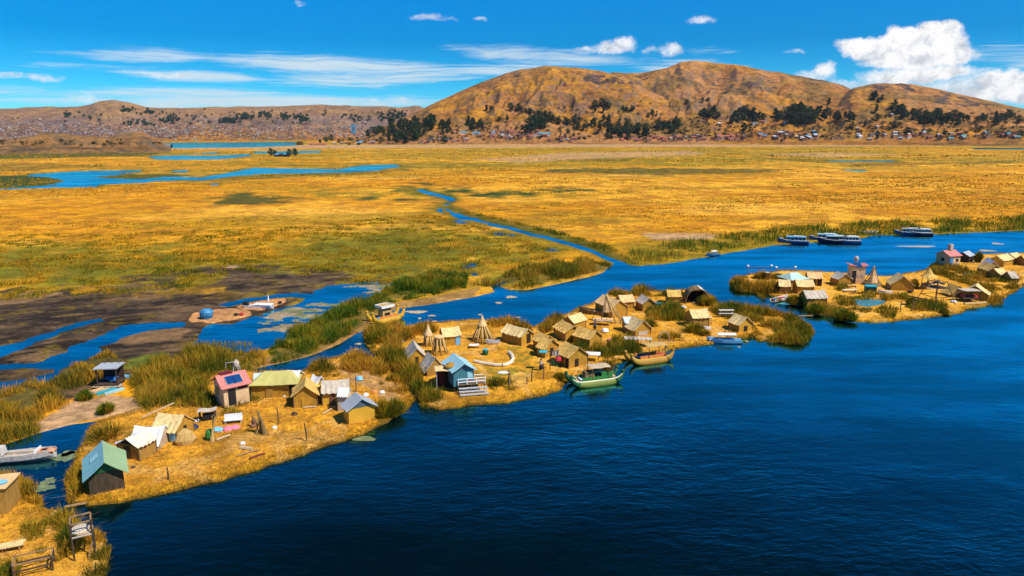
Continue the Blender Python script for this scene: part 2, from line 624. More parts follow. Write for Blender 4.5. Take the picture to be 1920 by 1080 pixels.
POND = [(335, 668), (360, 645), (377, 630), (390, 615), (402, 609), (435, 609), (477, 594), (495, 593), (500, 588), (535, 577), (560, 570), (577, 560), (600, 557), (592, 547), (610, 540), (635, 535), (667, 532), (685, 528), (742, 530), (765, 532),
        (785, 525), (807, 520), (805, 527), (785, 535), (750, 542), (730, 549), (715, 558), (675, 566), (665, 578), (635, 587), (610, 597), (560, 612), (540, 622), (533, 637), (505, 652), (480, 657), (442, 660), (400, 662), (375, 672), (340, 680)]
BACKCH = [(415, 572), (435, 566), (460, 561), (500, 556), (520, 552), (555, 550), (585, 553), (605, 557), (590, 562), (560, 557), (520, 557), (480, 563), (450, 568), (430, 575)]
RIVER_C = [(787, 357), (798, 360), (825, 367), (841, 371), (848, 376), (842, 382), (832, 386), (836, 392), (850, 400), (870, 408), (890, 412), (910, 418), (935, 424), (957, 428), (976, 434), (1000, 441), (1023, 445), (1046, 452), (1070, 458), (1091, 465), (1117, 474), (1132, 482), (1158, 492), (1190, 505)]
RIVER_W = [1.5, 1.6, 1.9, 2.2, 1.9, 2.1, 2.7, 3.5]
RIVER = band(RIVER_C, RIVER_W)
POOLS = [[(917, 437), (935, 435), (962, 440), (960, 443), (935, 442)], [(1020, 468), (1035, 466), (1050, 470), (1030, 472)], [(864, 500), (880, 494), (895, 494), (893, 500), (872, 504)],
         [(855, 414), (872, 417), (868, 420), (856, 418)], [(884, 512), (895, 514), (890, 517)], [(824, 389), (816, 394), (826, 399), (834, 400), (828, 395), (836, 388)],
         [(280, 293), (340, 291), (405, 292), (465, 289), (470, 293), (410, 299), (330, 300), (290, 299)], [(475, 284), (600, 283), (598, 287), (480, 288)], [(360, 286), (410, 285), (405, 288)],
         [(1540, 300), (1680, 301), (1675, 304), (1560, 303)], [(1580, 318), (1624, 319), (1610, 322)], [(1820, 277), (1990, 278), (1980, 281), (1830, 280)],
         [(395, 345), (408, 344), (405, 348)], [(325, 320), (352, 319), (350, 323), (328, 324)]]
POND_L = [(60, 327), (117, 323), (173, 320), (267, 319), (265, 322), (215, 326), (230, 328), (173, 331), (210, 335), (267, 336), (307, 331), (377, 333), (413, 327), (433, 323), (477, 315), (533, 316), (633, 317), (680, 310), (740, 308),
          (750, 313), (700, 320), (640, 324), (567, 325), (500, 326), (433, 331), (403, 335), (380, 338), (333, 338), (287, 340), (267, 343), (187, 346), (180, 351), (67, 353), (0, 356), (-80, 357), (0, 354), (90, 348), (117, 341), (100, 332), (60, 330)]
LAKE_F = [(300, 268), (552, 266), (556, 273), (480, 276), (330, 278), (300, 275)]
MUD = [(-900, 560), (-200, 548), (0, 545), (100, 540), (200, 533), (260, 520), (330, 505), (400, 490), (480, 482), (560, 492), (620, 508), (700, 520), (765, 524), (790, 520), (760, 534), (690, 536), (600, 560), (565, 590), (520, 640), (480, 690), (390, 702), (240, 724), (120, 740), (0, 760), (-900, 900)]
ISL = {
    'a': [(130, 945), (124, 905), (138, 872), (150, 840), (172, 800), (200, 786), (260, 770), (300, 755), (380, 720), (400, 702), (465, 698), (570, 700), (600, 678), (650, 668), (690, 672), (725, 690), (740, 705), (772, 738), (780, 752), (748, 780), (730, 791), (660, 822), (590, 848), (540, 863), (480, 884), (400, 905), (310, 927), (230, 942), (165, 950)],
    'b': [(-300, 870), (0, 893), (40, 905), (70, 935), (86, 942), (76, 955), (130, 965), (160, 985), (195, 1010), (208, 1040), (205, 1060), (197, 1078), (190, 1110), (150, 1180), (-300, 1260)],
    'c': [(680, 628), (687, 648), (704, 668), (735, 690), (760, 715), (775, 742), (790, 762), (822, 771), (870, 764), (950, 756), (1020, 741), (1056, 729), (1060, 718), (1100, 700), (1150, 684), (1180, 675), (1255, 657), (1310, 649), (1360, 641), (1410, 632), (1420, 640), (1500, 645), (1528, 625), (1518, 612), (1490, 595), (1440, 583), (1380, 574), (1335, 577), (1341, 560), (1325, 548), (1290, 545), (1240, 548), (1150, 548), (1105, 572), (1060, 590), (1030, 600), (1000, 615), (960, 606), (930, 601), (880, 602), (800, 608), (740, 616), (700, 614)],
    'd': [(1367, 534), (1378, 520), (1420, 514), (1470, 508), (1560, 512), (1600, 515), (1660, 520), (1735, 508), (1748, 498), (1762, 487), (1800, 478), (1920, 476), (2150, 475), (2150, 520), (1925, 535), (1885, 558), (1860, 571), (1812, 580), (1806, 588), (1700, 601), (1640, 606), (1590, 603), (1550, 590), (1515, 578), (1480, 566), (1440, 552), (1400, 546)],
}
POOL_D = [(1597, 562), (1620, 560), (1662, 564), (1655, 571), (1625, 577), (1605, 573)]
ISLETS = [[(351, 602), (360, 590), (400, 583), (440, 580), (470, 585), (477, 592), (440, 603), (390, 608), (360, 607)],
          [(440, 578), (455, 572), (480, 566), (520, 560), (540, 562), (538, 570), (510, 580), (485, 586), (450, 584)]]


# ------------------------------------------------------------------ land
def ground_material(name, fine=6.0, bump=0.5, var=0.32, stretch=(1, 1, 1)):
    m = bpy.data.materials.new(name)
    m.use_nodes = True
    m.node_tree.nodes.clear()
    k = NT(m.node_tree)
    co = k.scale(k.new('ShaderNodeTexCoord').outputs['Object'], stretch)
    base = k.new('ShaderNodeAttribute', attribute_name='col').outputs['Color']
    n1 = k.noise(co, fine, 6, 0.68)
    n2 = k.noise(co, fine * 0.13, 4, 0.6)
    lo = k.mix(1.0, base, (1 - var, 1 - var, 1 - var * 0.9), 'MULTIPLY')
    hi = k.mix(1.0, base, (1 + var, 1 + var, 1 + var), 'MULTIPLY')
    c = k.mix(k.ss(k.m('ADD', k.m('MULTIPLY', n1, 0.65), k.m('MULTIPLY', n2, 0.35)), 0.34, 0.66), lo, hi)
    b = k.new('ShaderNodeBsdfPrincipled')
    k.put(b.inputs['Base Color'], c)
    b.inputs['Roughness'].default_value = 0.9
    b.inputs['Specular IOR Level'].default_value = 0.1
    bn = k.new('ShaderNodeBump')
    bn.inputs['Strength'].default_value = bump
    bn.inputs['Distance'].default_value = 0.25
    k.put(bn.inputs['Height'], n1)
    k.l.new(bn.outputs[0], b.inputs['Normal'])
    out = k.new('ShaderNodeOutputMaterial')
    k.l.new(b.outputs[0], out.inputs[0])
    return m


def fan(px, py):
    """grid of ground points along rows of equal distance"""
    A = at(np.zeros_like(py) + 960, py)
    Yr = A[:, 1]
    zc = Yr * cP + CAMH * sP
    X = (px[None, :] - 960) / FPX * zc[:, None]
    Y = np.repeat(Yr[:, None], len(px), 1)
    return X, Y


def grid_mesh(name, X, Y, Z, colr, m, zmin):
    ny, nx = X.shape
    idx = np.arange(ny * nx).reshape(ny, nx)
    F = np.stack([idx[:-1, :-1], idx[:-1, 1:], idx[1:, 1:], idx[1:, :-1]], -1).reshape(-1, 4)
    zf = Z.ravel()
    keep = (zf[F] > zmin).any(1)
    F = F[keep]
    used = np.unique(F)
    remap = np.zeros(ny * nx, np.int32); remap[used] = np.arange(len(used))
    V = np.stack([X.ravel(), Y.ravel(), zf], -1)[used]
    return mesh_np(name, V, remap[F], m, colr.reshape(-1, 3)[used])


def lerp(a, b, t):
    return a + (np.asarray(b) - a) * t[..., None]


GOLD = np.array((0.52, 0.215, 0.004)); GOLD2 = np.array((0.64, 0.305, 0.018)); AMBER = np.array((0.36, 0.135, 0.005))
OLIVE = np.array((0.235, 0.155, 0.006)); GREEN = np.array((0.085, 0.092, 0.006)); DKGREEN = np.array((0.022, 0.045, 0.008))
MUDC = np.array((0.072, 0.044, 0.022)); MUDD = np.array((0.036, 0.023, 0.014)); MUDL = np.array((0.18, 0.10, 0.042))
STRAW = np.array((0.72, 0.335, 0.024)); STRAWD = np.array((0.42, 0.18, 0.013)); PINKS = np.array((0.42, 0.25, 0.12))


def marsh():
    px = np.arange(-620, 2560, 3.0)
    py = np.concatenate([np.arange(900, 480, -1.5), np.arange(480, 300, -0.8), np.arange(300, 262.4, -0.4)])
    X, Y = fan(px, py)
    PX, PY = np.meshgrid(px, py)
    rngd = np.hypot(X, Y)
    wob = np.clip(rngd * 0.012, 0.35, 6.0)
    n_sh = (fbm(X, Y, 6.0, 4, 3) - 0.5)
    n_far = (fbm(X, Y, 45.0, 4, 5) - 0.5)
    n_m = fbm(X, Y, 2.6, 5, 4, 0.6) - 0.5
    jit = n_sh * 2.2 + n_far * wob * 2.0
    d = sd_px(X, Y, MAIN, 60) + jit * 0.6
    for w in [STREAM1, STREAM2, POND, BACKCH]:
        d = np.minimum(d, -(sd_px(X, Y, w) + jit * 0.5 + n_m * 2.2))
    for w in [RIVER, *POOLS, POND_L, LAKE_F]:
        d = np.minimum(d, -(sd_px(X, Y, w, 200) + jit * np.where(rngd > 250, 0.9, 0.35)))
    d = np.maximum(d, sd_px(X, Y, ISLETS[0]) + n_sh * 0.6)
    d = np.maximum(d, sd_px(X, Y, ISLETS[1]) + n_sh * 0.6)
    # colour zones
    big = fbm(X, Y, 60.0, 5, 11)
    mid = fbm(X, Y * 0.7, 9.0, 5, 12)
    fin = fbm(X, Y, 1.6, 3, 13)
    far = fbm(X * 0.55, Y, 150.0, 5, 14, 0.62)
    c = lerp(np.zeros(X.shape + (3,)) + GOLD, GOLD2, sstep(big, 0.45, 0.7))
    c = lerp(c, AMBER, sstep(mid, 0.45, 0.70) * 0.75)
    streak = fbm(X * 0.28, Y, 26.0, 5, 15, 0.6)
    c = lerp(c, GOLD2 * np.array((1.0, 1.05, 2.0)), sstep(streak, 0.56, 0.72) * 0.6)
    c = lerp(c, OLIVE * 0.95, sstep(fbm(X * 0.32, Y, 30.0, 5, 16, 0.65), 0.53, 0.68) * 0.55)
    # olive flush: stronger towards the mud on the near left and in bands far away
    ol = np.exp(-((PY - 505) / 42.0) ** 2) * sstep(PX, 1250, 700) * 0.62
    ol = np.maximum(ol, np.exp(-((PY - 480) / 50.0) ** 2) * np.exp(-((PX - 760) / 260.0) ** 2) * 0.75)
    ol = np.maximum(ol, sstep(PY, 350, 300) * 0.30)
    ol = np.maximum(ol, np.exp(-((PY - 365) / 14.0) ** 2) * np.exp(-((PX - 800) / 420.0) ** 2) * 0.5)
    ol = ol + 0.06 + (mid - 0.5) * 1.1 * sstep(ol, 0.05, 0.4) + (far - 0.5) * 0.8
    c = lerp(c, OLIVE, sstep(ol, 0.12, 0.62))
    c = lerp(c, GREEN, sstep(ol + (fin - 0.5) * 0.5, 0.52, 0.95) * 0.75)
    # darker green beds
    for poly, s in (([(365, 378), (400, 366), (470, 362), (540, 366), (600, 374), (540, 384), (440, 386), (380, 387)], .85), ([(640, 374), (720, 371), (790, 373), (785, 379), (690, 380)], .9),
                    ([(790, 345), (850, 352), (880, 358), (960, 362), (1060, 354), (1130, 355), (1140, 361), (1060, 364), (960, 370), (880, 376), (855, 372)], .95), ([(690, 354), (780, 349), (800, 356), (740, 360)], .7),
                    ([(-400, 285), (60, 284), (290, 287), (280, 293), (120, 297), (-400, 300)], .75), ([(-400, 329), (60, 330), (112, 338), (110, 346), (0, 352), (-400, 356)], .95), ([(-400, 303), (150, 306), (240, 312), (60, 320), (-400, 325)], .45),
                    ([(1030, 318), (1200, 315), (1480, 318), (1460, 326), (1250, 330), (1060, 324)], .75), ([(1040, 298), (1180, 296), (1170, 303), (1060, 303)], .4), ([(1420, 296), (1620, 305), (1900, 303), (1900, 309), (1600, 312)], .5),
                    ([(170, 330), (300, 330), (300, 337), (210, 338)], .8), ([(480, 312), (760, 306), (760, 317), (720, 320), (680, 309)], .35), ([(270, 336), (440, 333), (560, 327), (740, 320), (700, 326), (520, 332), (420, 341), (280, 343)], .55)):
        q = sd_px(X, Y, poly, 250)
        sc = np.clip(rngd * 0.03, 1.5, 14)
        e = sstep(q + (far - 0.5) * sc * 5 + (mid - 0.5) * sc * 3, -sc * 0.5, sc * 0.7) * s
        c = lerp(c, DKGREEN * 1.2, e)
    # banks: darker wet reed along every water edge
    bank = sstep(d, np.clip(rngd * 0.028, 0.5, 9.0) * (0.4 + mid), 0.0) * sstep(PY, 640, 560)
    c = lerp(c, GREEN * 0.9, np.clip(bank, 0, 1) * 0.85)
    rb = sd_px(X, Y, band([(a + 9 * min(1, i / 8), b - 5 * min(1, i / 8)) for i, (a, b) in enumerate(RIVER_C)], [3, 4, 5, 6, 7, 8]), 60)
    c = lerp(c, GREEN * 0.8, sstep(rb + (mid - .5) * 3, -0.6, 1.2) * 0.75)
    edge = sstep(PY + (mid - .5) * 40, 452 - np.clip((PX - 1180) / 740, 0, 1) * 36 - 14, 468 - np.clip((PX - 1180) / 740, 0, 1) * 36) * sstep(PX, 1150, 1200)
    c = lerp(c, OLIVE * 0.9, edge * 0.8)
    # pale sand and pinkish bare patches
    for poly, colr, s in (([(859, 489), (880, 484), (903, 487), (895, 493), (865, 493)], STRAW, .9), ([(1205, 440), (1270, 438), (1345, 441), (1330, 451), (1230, 452)], PINKS, .8), ([(880, 300), (1060, 286), (1300, 283), (1330, 291), (1120, 298), (980, 306)], PINKS, .55),
                          ([(-400, 268), (320, 270), (700, 272), (1300, 270), (2400, 267), (2400, 273), (1400, 275), (700, 278), (300, 281), (-400, 283)], PINKS, .75), ([(970, 322), (1060, 321), (1050, 326)], MUDC, .6), ([(1400, 290), (1560, 286), (1700, 290), (1540, 296)], PINKS, .5),
                          ([(860, 545), (930, 535), (925, 552), (880, 562), (780, 575), (770, 570), (850, 558)], STRAW * 0.8, .95), ([(935, 540), (985, 540), (1040, 530), (1135, 506), (1150, 498), (1150, 505), (1040, 540), (985, 548)], STRAW * 0.7, .8)):
        q = sd_px(X, Y, poly, 120)
        sc = np.clip(rngd * 0.012, 0.6, 12)
        c = lerp(c, colr, sstep(q + (mid - 0.5) * sc * 3, -sc * .5, sc) * s)
    # mud flats
    mu = sd_px(X, Y, MUD, 40) + (mid - 0.5) * 26 + (fbm(X * .5, Y, 16.0, 3, 26) - .5) * 16 + (fin - 0.5) * 2.5
    mud = sstep(mu, -0.6, 1.4) * (1 - sstep(fbm(X * .55, Y, 6.0, 5, 27, .6), 0.50, 0.56) * sstep(mu, 26, 4) * sstep(PY, 585, 545))
    mc = lerp(np.zeros(X.shape + (3,)) + MUDC, MUDD, sstep(fbm(X * 0.7, Y, 4.0, 5, 21), 0.45, 0.66))
    mc = lerp(mc, MUDL, sstep(fbm(X * 0.6, Y, 9.0, 4, 22), 0.56, 0.74) * 0.75)
    mc = lerp(mc, OLIVE * 0.7, sstep(fbm(X, Y, 3.2, 4, 23), 0.60, 0.74) * 0.6)
    U, Vv = X * 0.9 + Y * 0.45, Y * 0.9 - X * 0.45
    crack = 1 - np.abs(2 * fbm(U * 0.35, Vv, 5.0, 5, 24, 0.6) - 1)
    mc = lerp(mc, MUDD * 0.55, sstep(crack, 0.86, 0.97) * 0.9)
    mc = lerp(mc, MUDL * 0.9, sstep(fbm(U * 0.25, Vv, 2.2, 4, 25), 0.58, 0.72) * 0.55)
    c = lerp(c, mc, mud)
    for poly, colr, s in (([(-100, 558), (0, 553), (70, 546), (135, 550), (60, 570), (-100, 585)], MUDL * 1.1, .8), ([(208, 545), (240, 536), (300, 533), (304, 545), (280, 552), (240, 550)], MUDL * 0.85, .8), ([(205, 643), (240, 628), (290, 618), (335, 615), (362, 620), (350, 636), (320, 645), (250, 650)], MUDL * 1.0, .85),
                          ([(325, 532), (345, 520), (380, 512), (420, 520), (400, 536), (340, 541)], OLIVE * 1.0, .8), ([(408, 503), (425, 498), (462, 497), (455, 504), (420, 506)], PINKS * 1.0, .8), ([(200, 690), (260, 668), (315, 660), (320, 668), (280, 690), (240, 695)], GREEN * 1.3, .8),
                          ([(70, 790), (110, 770), (150, 752), (200, 742), (270, 745), (265, 772), (180, 790), (140, 798), (60, 820)], PINKS * 0.85, .95), ([(130, 740), (170, 718), (200, 725), (185, 745), (140, 755)], MUDL, .8),
                          ([(0, 715), (100, 690), (96, 706), (0, 722)], MUDC, .9)):
        q = sd_px(X, Y, poly) + (mid - 0.5) * 3 + (fin - .5) * 1.2
        c = lerp(c, colr, sstep(q, -0.3, 0.7) * s)
    for poly in ISLETS:
        q = sd_px(X, Y, poly) + n_sh * 0.6
        c = lerp(c, np.array((0.46, 0.215, 0.075)), sstep(q, 0.15, 0.4))
        c = lerp(c, MUDD * 0.7, sstep(q, -0.1, 0.02) * sstep(q, 0.35, 0.1))
    q = sd_px(X, Y, [(905, 540), (880, 566), (760, 582), (700, 618), (640, 650), (575, 680), (470, 706), (440, 700), (500, 670), (580, 650), (680, 600), (735, 572), (860, 548)]) + (mid - .5) * 2
    c = lerp(c, np.array((0.25, 0.135, 0.04)), sstep(q, -0.3, 0.5) * 0.9)
    # reed ground under the beds
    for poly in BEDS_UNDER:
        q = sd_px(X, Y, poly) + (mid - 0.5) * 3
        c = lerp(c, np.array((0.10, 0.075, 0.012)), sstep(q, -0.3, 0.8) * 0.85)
    fi2 = fbm(X * 0.6, Y, 3.0, 4, 17, 0.65)
    c = c * ((0.70 + 0.6 * fin) * (0.55 + 0.9 * fi2))[..., None]
    h = 0.10 + 0.22 * sstep(d, 0.2, 3.0)
    rough = (fin - 0.5) * 0.35 + (mid - 0.5) * 0.35
    rough = rough * (1 - mud * 0.75)
    edgew = np.clip(rngd * 0.004, 0.25, 4.0)
    Z = -0.45 + sstep(d, -edgew, edgew) * (0.45 + h) + np.maximum(rough, -0.2) * sstep(d, 0.2, 2.0)
    # weed banks lying just at the surface of the pond
    pd = sd_px(X, Y, POND)
    weed = sstep(fbm(X * 0.42 + Y * 0.25, Y * 0.9 - X * 0.12, 3.6, 5, 33, 0.6), 0.475, 0.56) * sstep(pd, 0.1, 0.9) * sstep(PX, 440, 520)
    wz = -0.03 + 0.055 * weed
    Z = np.where((pd > 0) & (d < 0), np.maximum(Z, np.where(weed > 0.3, wz, -1)), Z)
    wc = lerp(np.zeros(X.shape + (3,)) + np.array((0.16, 0.17, 0.075)), np.array((0.30, 0.22, 0.13)), sstep(fbm(X, Y, 2.0, 3, 35), 0.4, 0.65))
    c = np.where(((pd > 0) & (d < 0))[..., None], wc, c)
    o = grid_mesh('ground', X, Y, Z, c, ground_material('marsh_soil', 1.1, 0.8, 0.40), -0.3)
    tag(o, kind='structure')
    return o


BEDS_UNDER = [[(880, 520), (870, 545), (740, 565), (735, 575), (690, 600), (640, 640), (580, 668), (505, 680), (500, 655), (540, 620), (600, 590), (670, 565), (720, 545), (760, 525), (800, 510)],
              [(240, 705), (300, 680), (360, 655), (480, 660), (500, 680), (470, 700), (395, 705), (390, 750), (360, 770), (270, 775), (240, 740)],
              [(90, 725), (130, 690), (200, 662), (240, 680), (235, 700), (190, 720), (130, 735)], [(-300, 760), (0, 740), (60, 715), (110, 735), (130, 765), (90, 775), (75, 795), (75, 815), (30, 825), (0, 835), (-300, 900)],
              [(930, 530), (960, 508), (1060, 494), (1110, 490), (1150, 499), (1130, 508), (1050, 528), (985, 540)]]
marsh()

ISLE_H = 0.42


def island(key, step, hgt=ISLE_H):
    pts = np.array(ISL[key], float)
    x0, x1 = pts[:, 0].min() - 12, pts[:, 0].max() + 12
    y0, y1 = pts[:, 1].min() - 8, pts[:, 1].max() + 10
    px = np.arange(max(x0, -320), min(x1, 2150), step); py = np.arange(min(y1, 1200), y0, -step * 0.8)
    X, Y = fan(px, py)
    PX, PY = np.meshgrid(px, py)
    n1 = fbm(X, Y, 1.3, 4, 41) - 0.5
    n0 = fbm(X, Y, 4.0, 3, 42) - 0.5
    d = sd_px(X, Y, ISL[key]) + n1 * 0.55 + n0 * 0.9
    if key == 'd':
        d = np.minimum(d, -(sd_px(X, Y, POOL_D) + n1 * 0.4))
    mid = fbm(X, Y, 3.0, 4, 43); fin = fbm(X, Y, 0.5, 3, 44); big = fbm(X, Y, 9.0, 3, 45)
    c = lerp(np.zeros(X.shape + (3,)) + STRAW, STRAWD, sstep(mid, 0.42, 0.72) * 0.6)
    c = lerp(c, STRAW * np.array((1.08, 1.15, 1.9)), sstep(big, 0.5, 0.7) * 0.5)
    rim = sstep(d, 2.0, 0.4)
    c = lerp(c, np.array((0.44, 0.22, 0.008)), rim * 0.7 * sstep(fin + mid, 0.7, 1.1))
    if key == 'c':
        for poly in ([(930, 655), (985, 645), (1010, 665), (1015, 700), (960, 730), (880, 720), (880, 690), (960, 690), (968, 672), (950, 662)], [(865, 640), (890, 632), (905, 640), (890, 650)]):
            q = sd_px(X, Y, poly) + (mid - .5) * 4
            c = lerp(c, np.array((0.27, 0.20, 0.018)), sstep(q, -0.8, 1.2) * sstep(fbm(X, Y, 1.2, 3, 47), 0.35, 0.6) * 0.9)
    if key == 'a':
        q = sd_px(X, Y, [(590, 690), (680, 690), (730, 712), (760, 740), (730, 760), (680, 735), (650, 715)]) + (mid - .5) * 3
        c = lerp(c, PINKS * 1.15, sstep(q, -0.4, 0.8) * 0.85)
    c = lerp(c, STRAWD * 0.55, sstep(fbm(X, Y, 5.0, 4, 48), 0.56, 0.70) * 0.6)
    trod = 1 - np.abs(2 * fbm(X, Y, 7.0, 3, 49) - 1)
    c = lerp(c, np.array((0.72, 0.42, 0.12)), sstep(trod, 0.88, 0.97) * 0.5)
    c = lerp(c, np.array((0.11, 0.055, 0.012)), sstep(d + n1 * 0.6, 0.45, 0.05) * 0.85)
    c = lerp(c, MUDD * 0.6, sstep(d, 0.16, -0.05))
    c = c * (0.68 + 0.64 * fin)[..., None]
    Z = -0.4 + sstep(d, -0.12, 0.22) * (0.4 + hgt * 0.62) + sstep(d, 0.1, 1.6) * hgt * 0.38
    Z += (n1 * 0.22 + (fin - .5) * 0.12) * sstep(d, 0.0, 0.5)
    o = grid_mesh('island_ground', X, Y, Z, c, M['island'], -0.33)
    return tag(o, kind='structure')


M['island'] = ground_material('straw_mat', 7.0, 0.8, 0.30)
for key, st in (('a', 1.1), ('b', 1.3), ('c', 1.1), ('d', 1.2)):
    island(key, st)
# ------------------------------------------------------------------ hills
LAYERS = [   # skyline, distance of its crest, distance of its foot, gully strength
    ([(-900, 215), (-400, 210), (0, 204), (60, 203), (150, 203), (190, 198), (215, 196), (260, 200), (340, 204), (400, 202), (520, 200), (600, 197), (640, 199), (720, 199), (790, 205), (900, 214), (1500, 225), (2800, 235)], 6800, 3500, 0.30),
    ([(-900, 268), (-300, 262), (0, 263), (60, 255), (90, 248), (130, 252), (200, 258), (225, 250), (255, 247), (272, 249), (288, 258), (308, 273), (318, 277), (330, 283)], 1620, 1380, 0.20),
    ([(640, 278), (700, 247), (740, 229), (790, 205), (860, 172), (900, 155), (950, 137), (1000, 127), (1040, 124), (1080, 127), (1120, 132), (1170, 145), (1230, 172), (1300, 205), (1400, 250), (1460, 275)], 3250, 2330, 0.15),
    ([(900, 250), (1040, 185), (1100, 152), (1150, 136), (1200, 137), (1250, 128), (1275, 118), (1295, 114), (1330, 118), (1400, 125), (1440, 134), (1500, 142), (1540, 151), (1580, 161), (1640, 185), (1720, 215), (1800, 250)], 3700, 2450, 0.16),
    ([(1440, 268), (1500, 235), (1550, 195), (1600, 165), (1640, 157), (1690, 157), (1740, 164), (1800, 177), (1860, 190), (1920, 204), (2000, 222), (2300, 250), (2800, 262)], 3450, 2330, 0.15),
    ([(690, 268), (760, 252), (850, 240), (930, 232), (985, 222), (1010, 223), (1050, 236), (1110, 252), (1180, 268)], 2480, 2230, 0.12),
    ([(1180, 270), (1240, 258), (1330, 248), (1450, 244), (1560, 250), (1640, 256), (1740, 246), (1820, 238), (1920, 236), (2100, 240), (2800, 262)], 2560, 2260, 0.10),
]


def hill_height(X, Y):
    r = np.hypot(X, Y)
    az = np.arctan2(X, Y)
    tot = np.full(X.shape, -3.0)
    for i, (sky, Rc, Rb, gul) in enumerate(LAYERS):
        a = np.array([azel(*p) for p in sky])
        e = np.interp(az, a[:, 0], np.tan(a[:, 1]), left=-0.02, right=-0.02)
        hc = CAMH + Rc * e
        t = (r - Rb) / (Rc - Rb)
        tt = np.where(t > 1, np.clip(2 - t, 0, 1), np.clip(t, 0, 1))
        prof = 0.30 * tt + 0.70 * tt * tt * (3 - 2 * tt)
        k = (Rc - Rb)
        # spurs and gullies running down the slope
        rid = 1 - np.abs(2 * fbm(az * Rc * 1.0 + 60 * vnoise(r / 300, az * 9, 5), r * 0.35, k * 0.16, 4, 60 + i) - 1)
        fine = fbm(X, Y, k * 0.05, 4, 80 + i) - 0.5
        env = np.sin(np.clip(tt, 0, 1) * math.pi) ** 0.8
        h = hc * prof + np.maximum(hc, 5) * (gul * (rid - 0.75) * env * 1.6 + fine * 0.07 * (0.25 + env))
        if i == 0:
            h = h + hc * env * 1.1 * (fbm(X, Y, 1100, 4, 97) - 0.55) * sstep(tt, 1.0, 0.75)
        h = np.where((t > 0) & (hc > 3), h, -3.0 + np.minimum(t, 0) * 3)
        tot = np.maximum(tot, h)
    return tot


def hills():
    azs = np.linspace(R(-52), R(52), 1700)
    rs = np.concatenate([np.linspace(1330, 1700, 60), np.linspace(1710, 2230, 30), np.linspace(2240, 3800, 230), np.linspace(3830, 7600, 110)])
    A, Rr = np.meshgrid(azs, rs)
    X, Y = Rr * np.sin(A), Rr * np.cos(A)
    Z = hill_height(X, Y)
    px = 960 + FPX * np.tan(A) / cP
    far = sstep(Rr, 3700, 4300)
    knoll = sstep(Rr, 2000, 1700)
    n1 = fbm(X, Y, 260, 5, 91); n2 = fbm(X, Y, 60, 4, 92); n3 = fbm(X * 1.0, Y, 24, 3, 93); n4 = fbm(X, Y, 38, 5, 96, 0.65)
    gold = np.array((0.45, 0.195, 0.018)); rust = np.array((0.31, 0.115, 0.030)); tan_ = np.array((0.385, 0.172, 0.050)); olive = np.array((0.16, 0.10, 0.027)); rock = np.array((0.12, 0.085, 0.070))
    c = lerp(np.zeros(X.shape + (3,)) + tan_, gold, sstep(n1, 0.42, 0.62))
    c = lerp(c, rust, sstep(n2 * 0.6 + n1 * 0.4, 0.48, 0.64) * 0.7)
    c = lerp(c, olive, sstep(fbm(X, Y, 130, 5, 94), 0.5, 0.68) * 0.65)
    c = lerp(c, gold * 1.25, sstep(Z, 300, 390) * sstep(n2, 0.3, 0.6) * (1 - far) * 0.8)
    gy, gx = np.gradient(Z)
    dr = np.gradient(rs)[:, None]; da = (azs[1] - azs[0]) * Rr
    sl = np.hypot(gy / dr, gx / da)
    c = lerp(c, rock, sstep(sl + (n3 - .5) * 0.6, 0.58, 0.95) * 0.6)
    # outcrops below the saddle and along the right hand crest
    for (x0, x1, y0, y1) in ((1080, 1230, 138, 160), (1320, 1470, 148, 172), (1500, 1580, 136, 160), (1560, 1720, 155, 176), (1730, 1930, 165, 205)):
        py = 540 - FPX * np.tan(np.arctan2(Z - CAMH, Rr * np.cos(A)) + PITCH)
        mk = np.exp(-((px - (x0 + x1) / 2) / ((x1 - x0) / 2)) ** 4) * np.exp(-((py - (y0 + y1) / 2) / ((y1 - y0) / 2)) ** 4) * (1 - far)
        c = lerp(c, rock * 0.6, sstep(mk * (0.5 + (n4 - .5) * 3.2 + (n2 - .5) * 1.2), 0.55, 0.75) * 0.9)
    c = lerp(c, lerp(np.zeros(X.shape + (3,)) + np.array((0.235, 0.135, 0.075)), np.array((0.33, 0.18, 0.065)), sstep(n2, 0.45, 0.6)), far * 0.85)
    town = far * sstep(Z, 190, 110) * sstep(n1 + n2, 0.75, 1.1)
    c = lerp(c, np.array((0.16, 0.115, 0.10)), town * 0.8)
    c = lerp(c, lerp(np.zeros(X.shape + (3,)) + np.array((0.30, 0.15, 0.05)), np.array((0.13, 0.085, 0.045)), sstep(n3, 0.45, 0.65)), knoll * 0.85)
    ter = 0.5 + 0.5 * np.sin(Z / 2.6 + 6 * n2 + 3 * n1)
    c = lerp(c, c * 0.68, sstep(ter, 0.82, 0.97) * sstep(n2 + n1 * .5, 0.62, 0.8) * (1 - far) * 0.8)
    wal = 1 - np.abs(2 * fbm(X, Y, 85, 3, 95) - 1)
    c = lerp(c, c * 0.55, sstep(wal, 0.93, 0.985) * 0.8)
    c *= (0.70 + 0.60 * n3)[..., None]
    o = grid_mesh('hills', X, Y, Z, c, ground_material('hill_soil', 0.055, 0.9, 0.30), -2.0)
    o.active_material.node_tree.nodes['Bump'].inputs['Distance'].default_value = 14.0
    tag(o, kind='structure')


hills()


def hill_z(x, y):
    return float(hill_height(np.array([[x]]), np.array([[y]]))[0, 0])


def hit_hill(px, py):
    """first place where the line of sight through a pixel meets the hills"""
    dx, dy, dz = ray(px, py)
    hl = math.hypot(dx, dy)
    r = np.concatenate([np.linspace(1380, 4200, 1400), np.linspace(4210, 7400, 500)])
    x, y, z = dx / hl * r, dy / hl * r, CAMH + dz / hl * r
    hh = hill_height(x[None], y[None])[0]
    k = np.nonzero(np.maximum(hh, 0.2) > z)[0]
    if len(k) == 0:
        return None
    k = k[0]
    return float(x[k]), float(y[k]), float(hh[k])
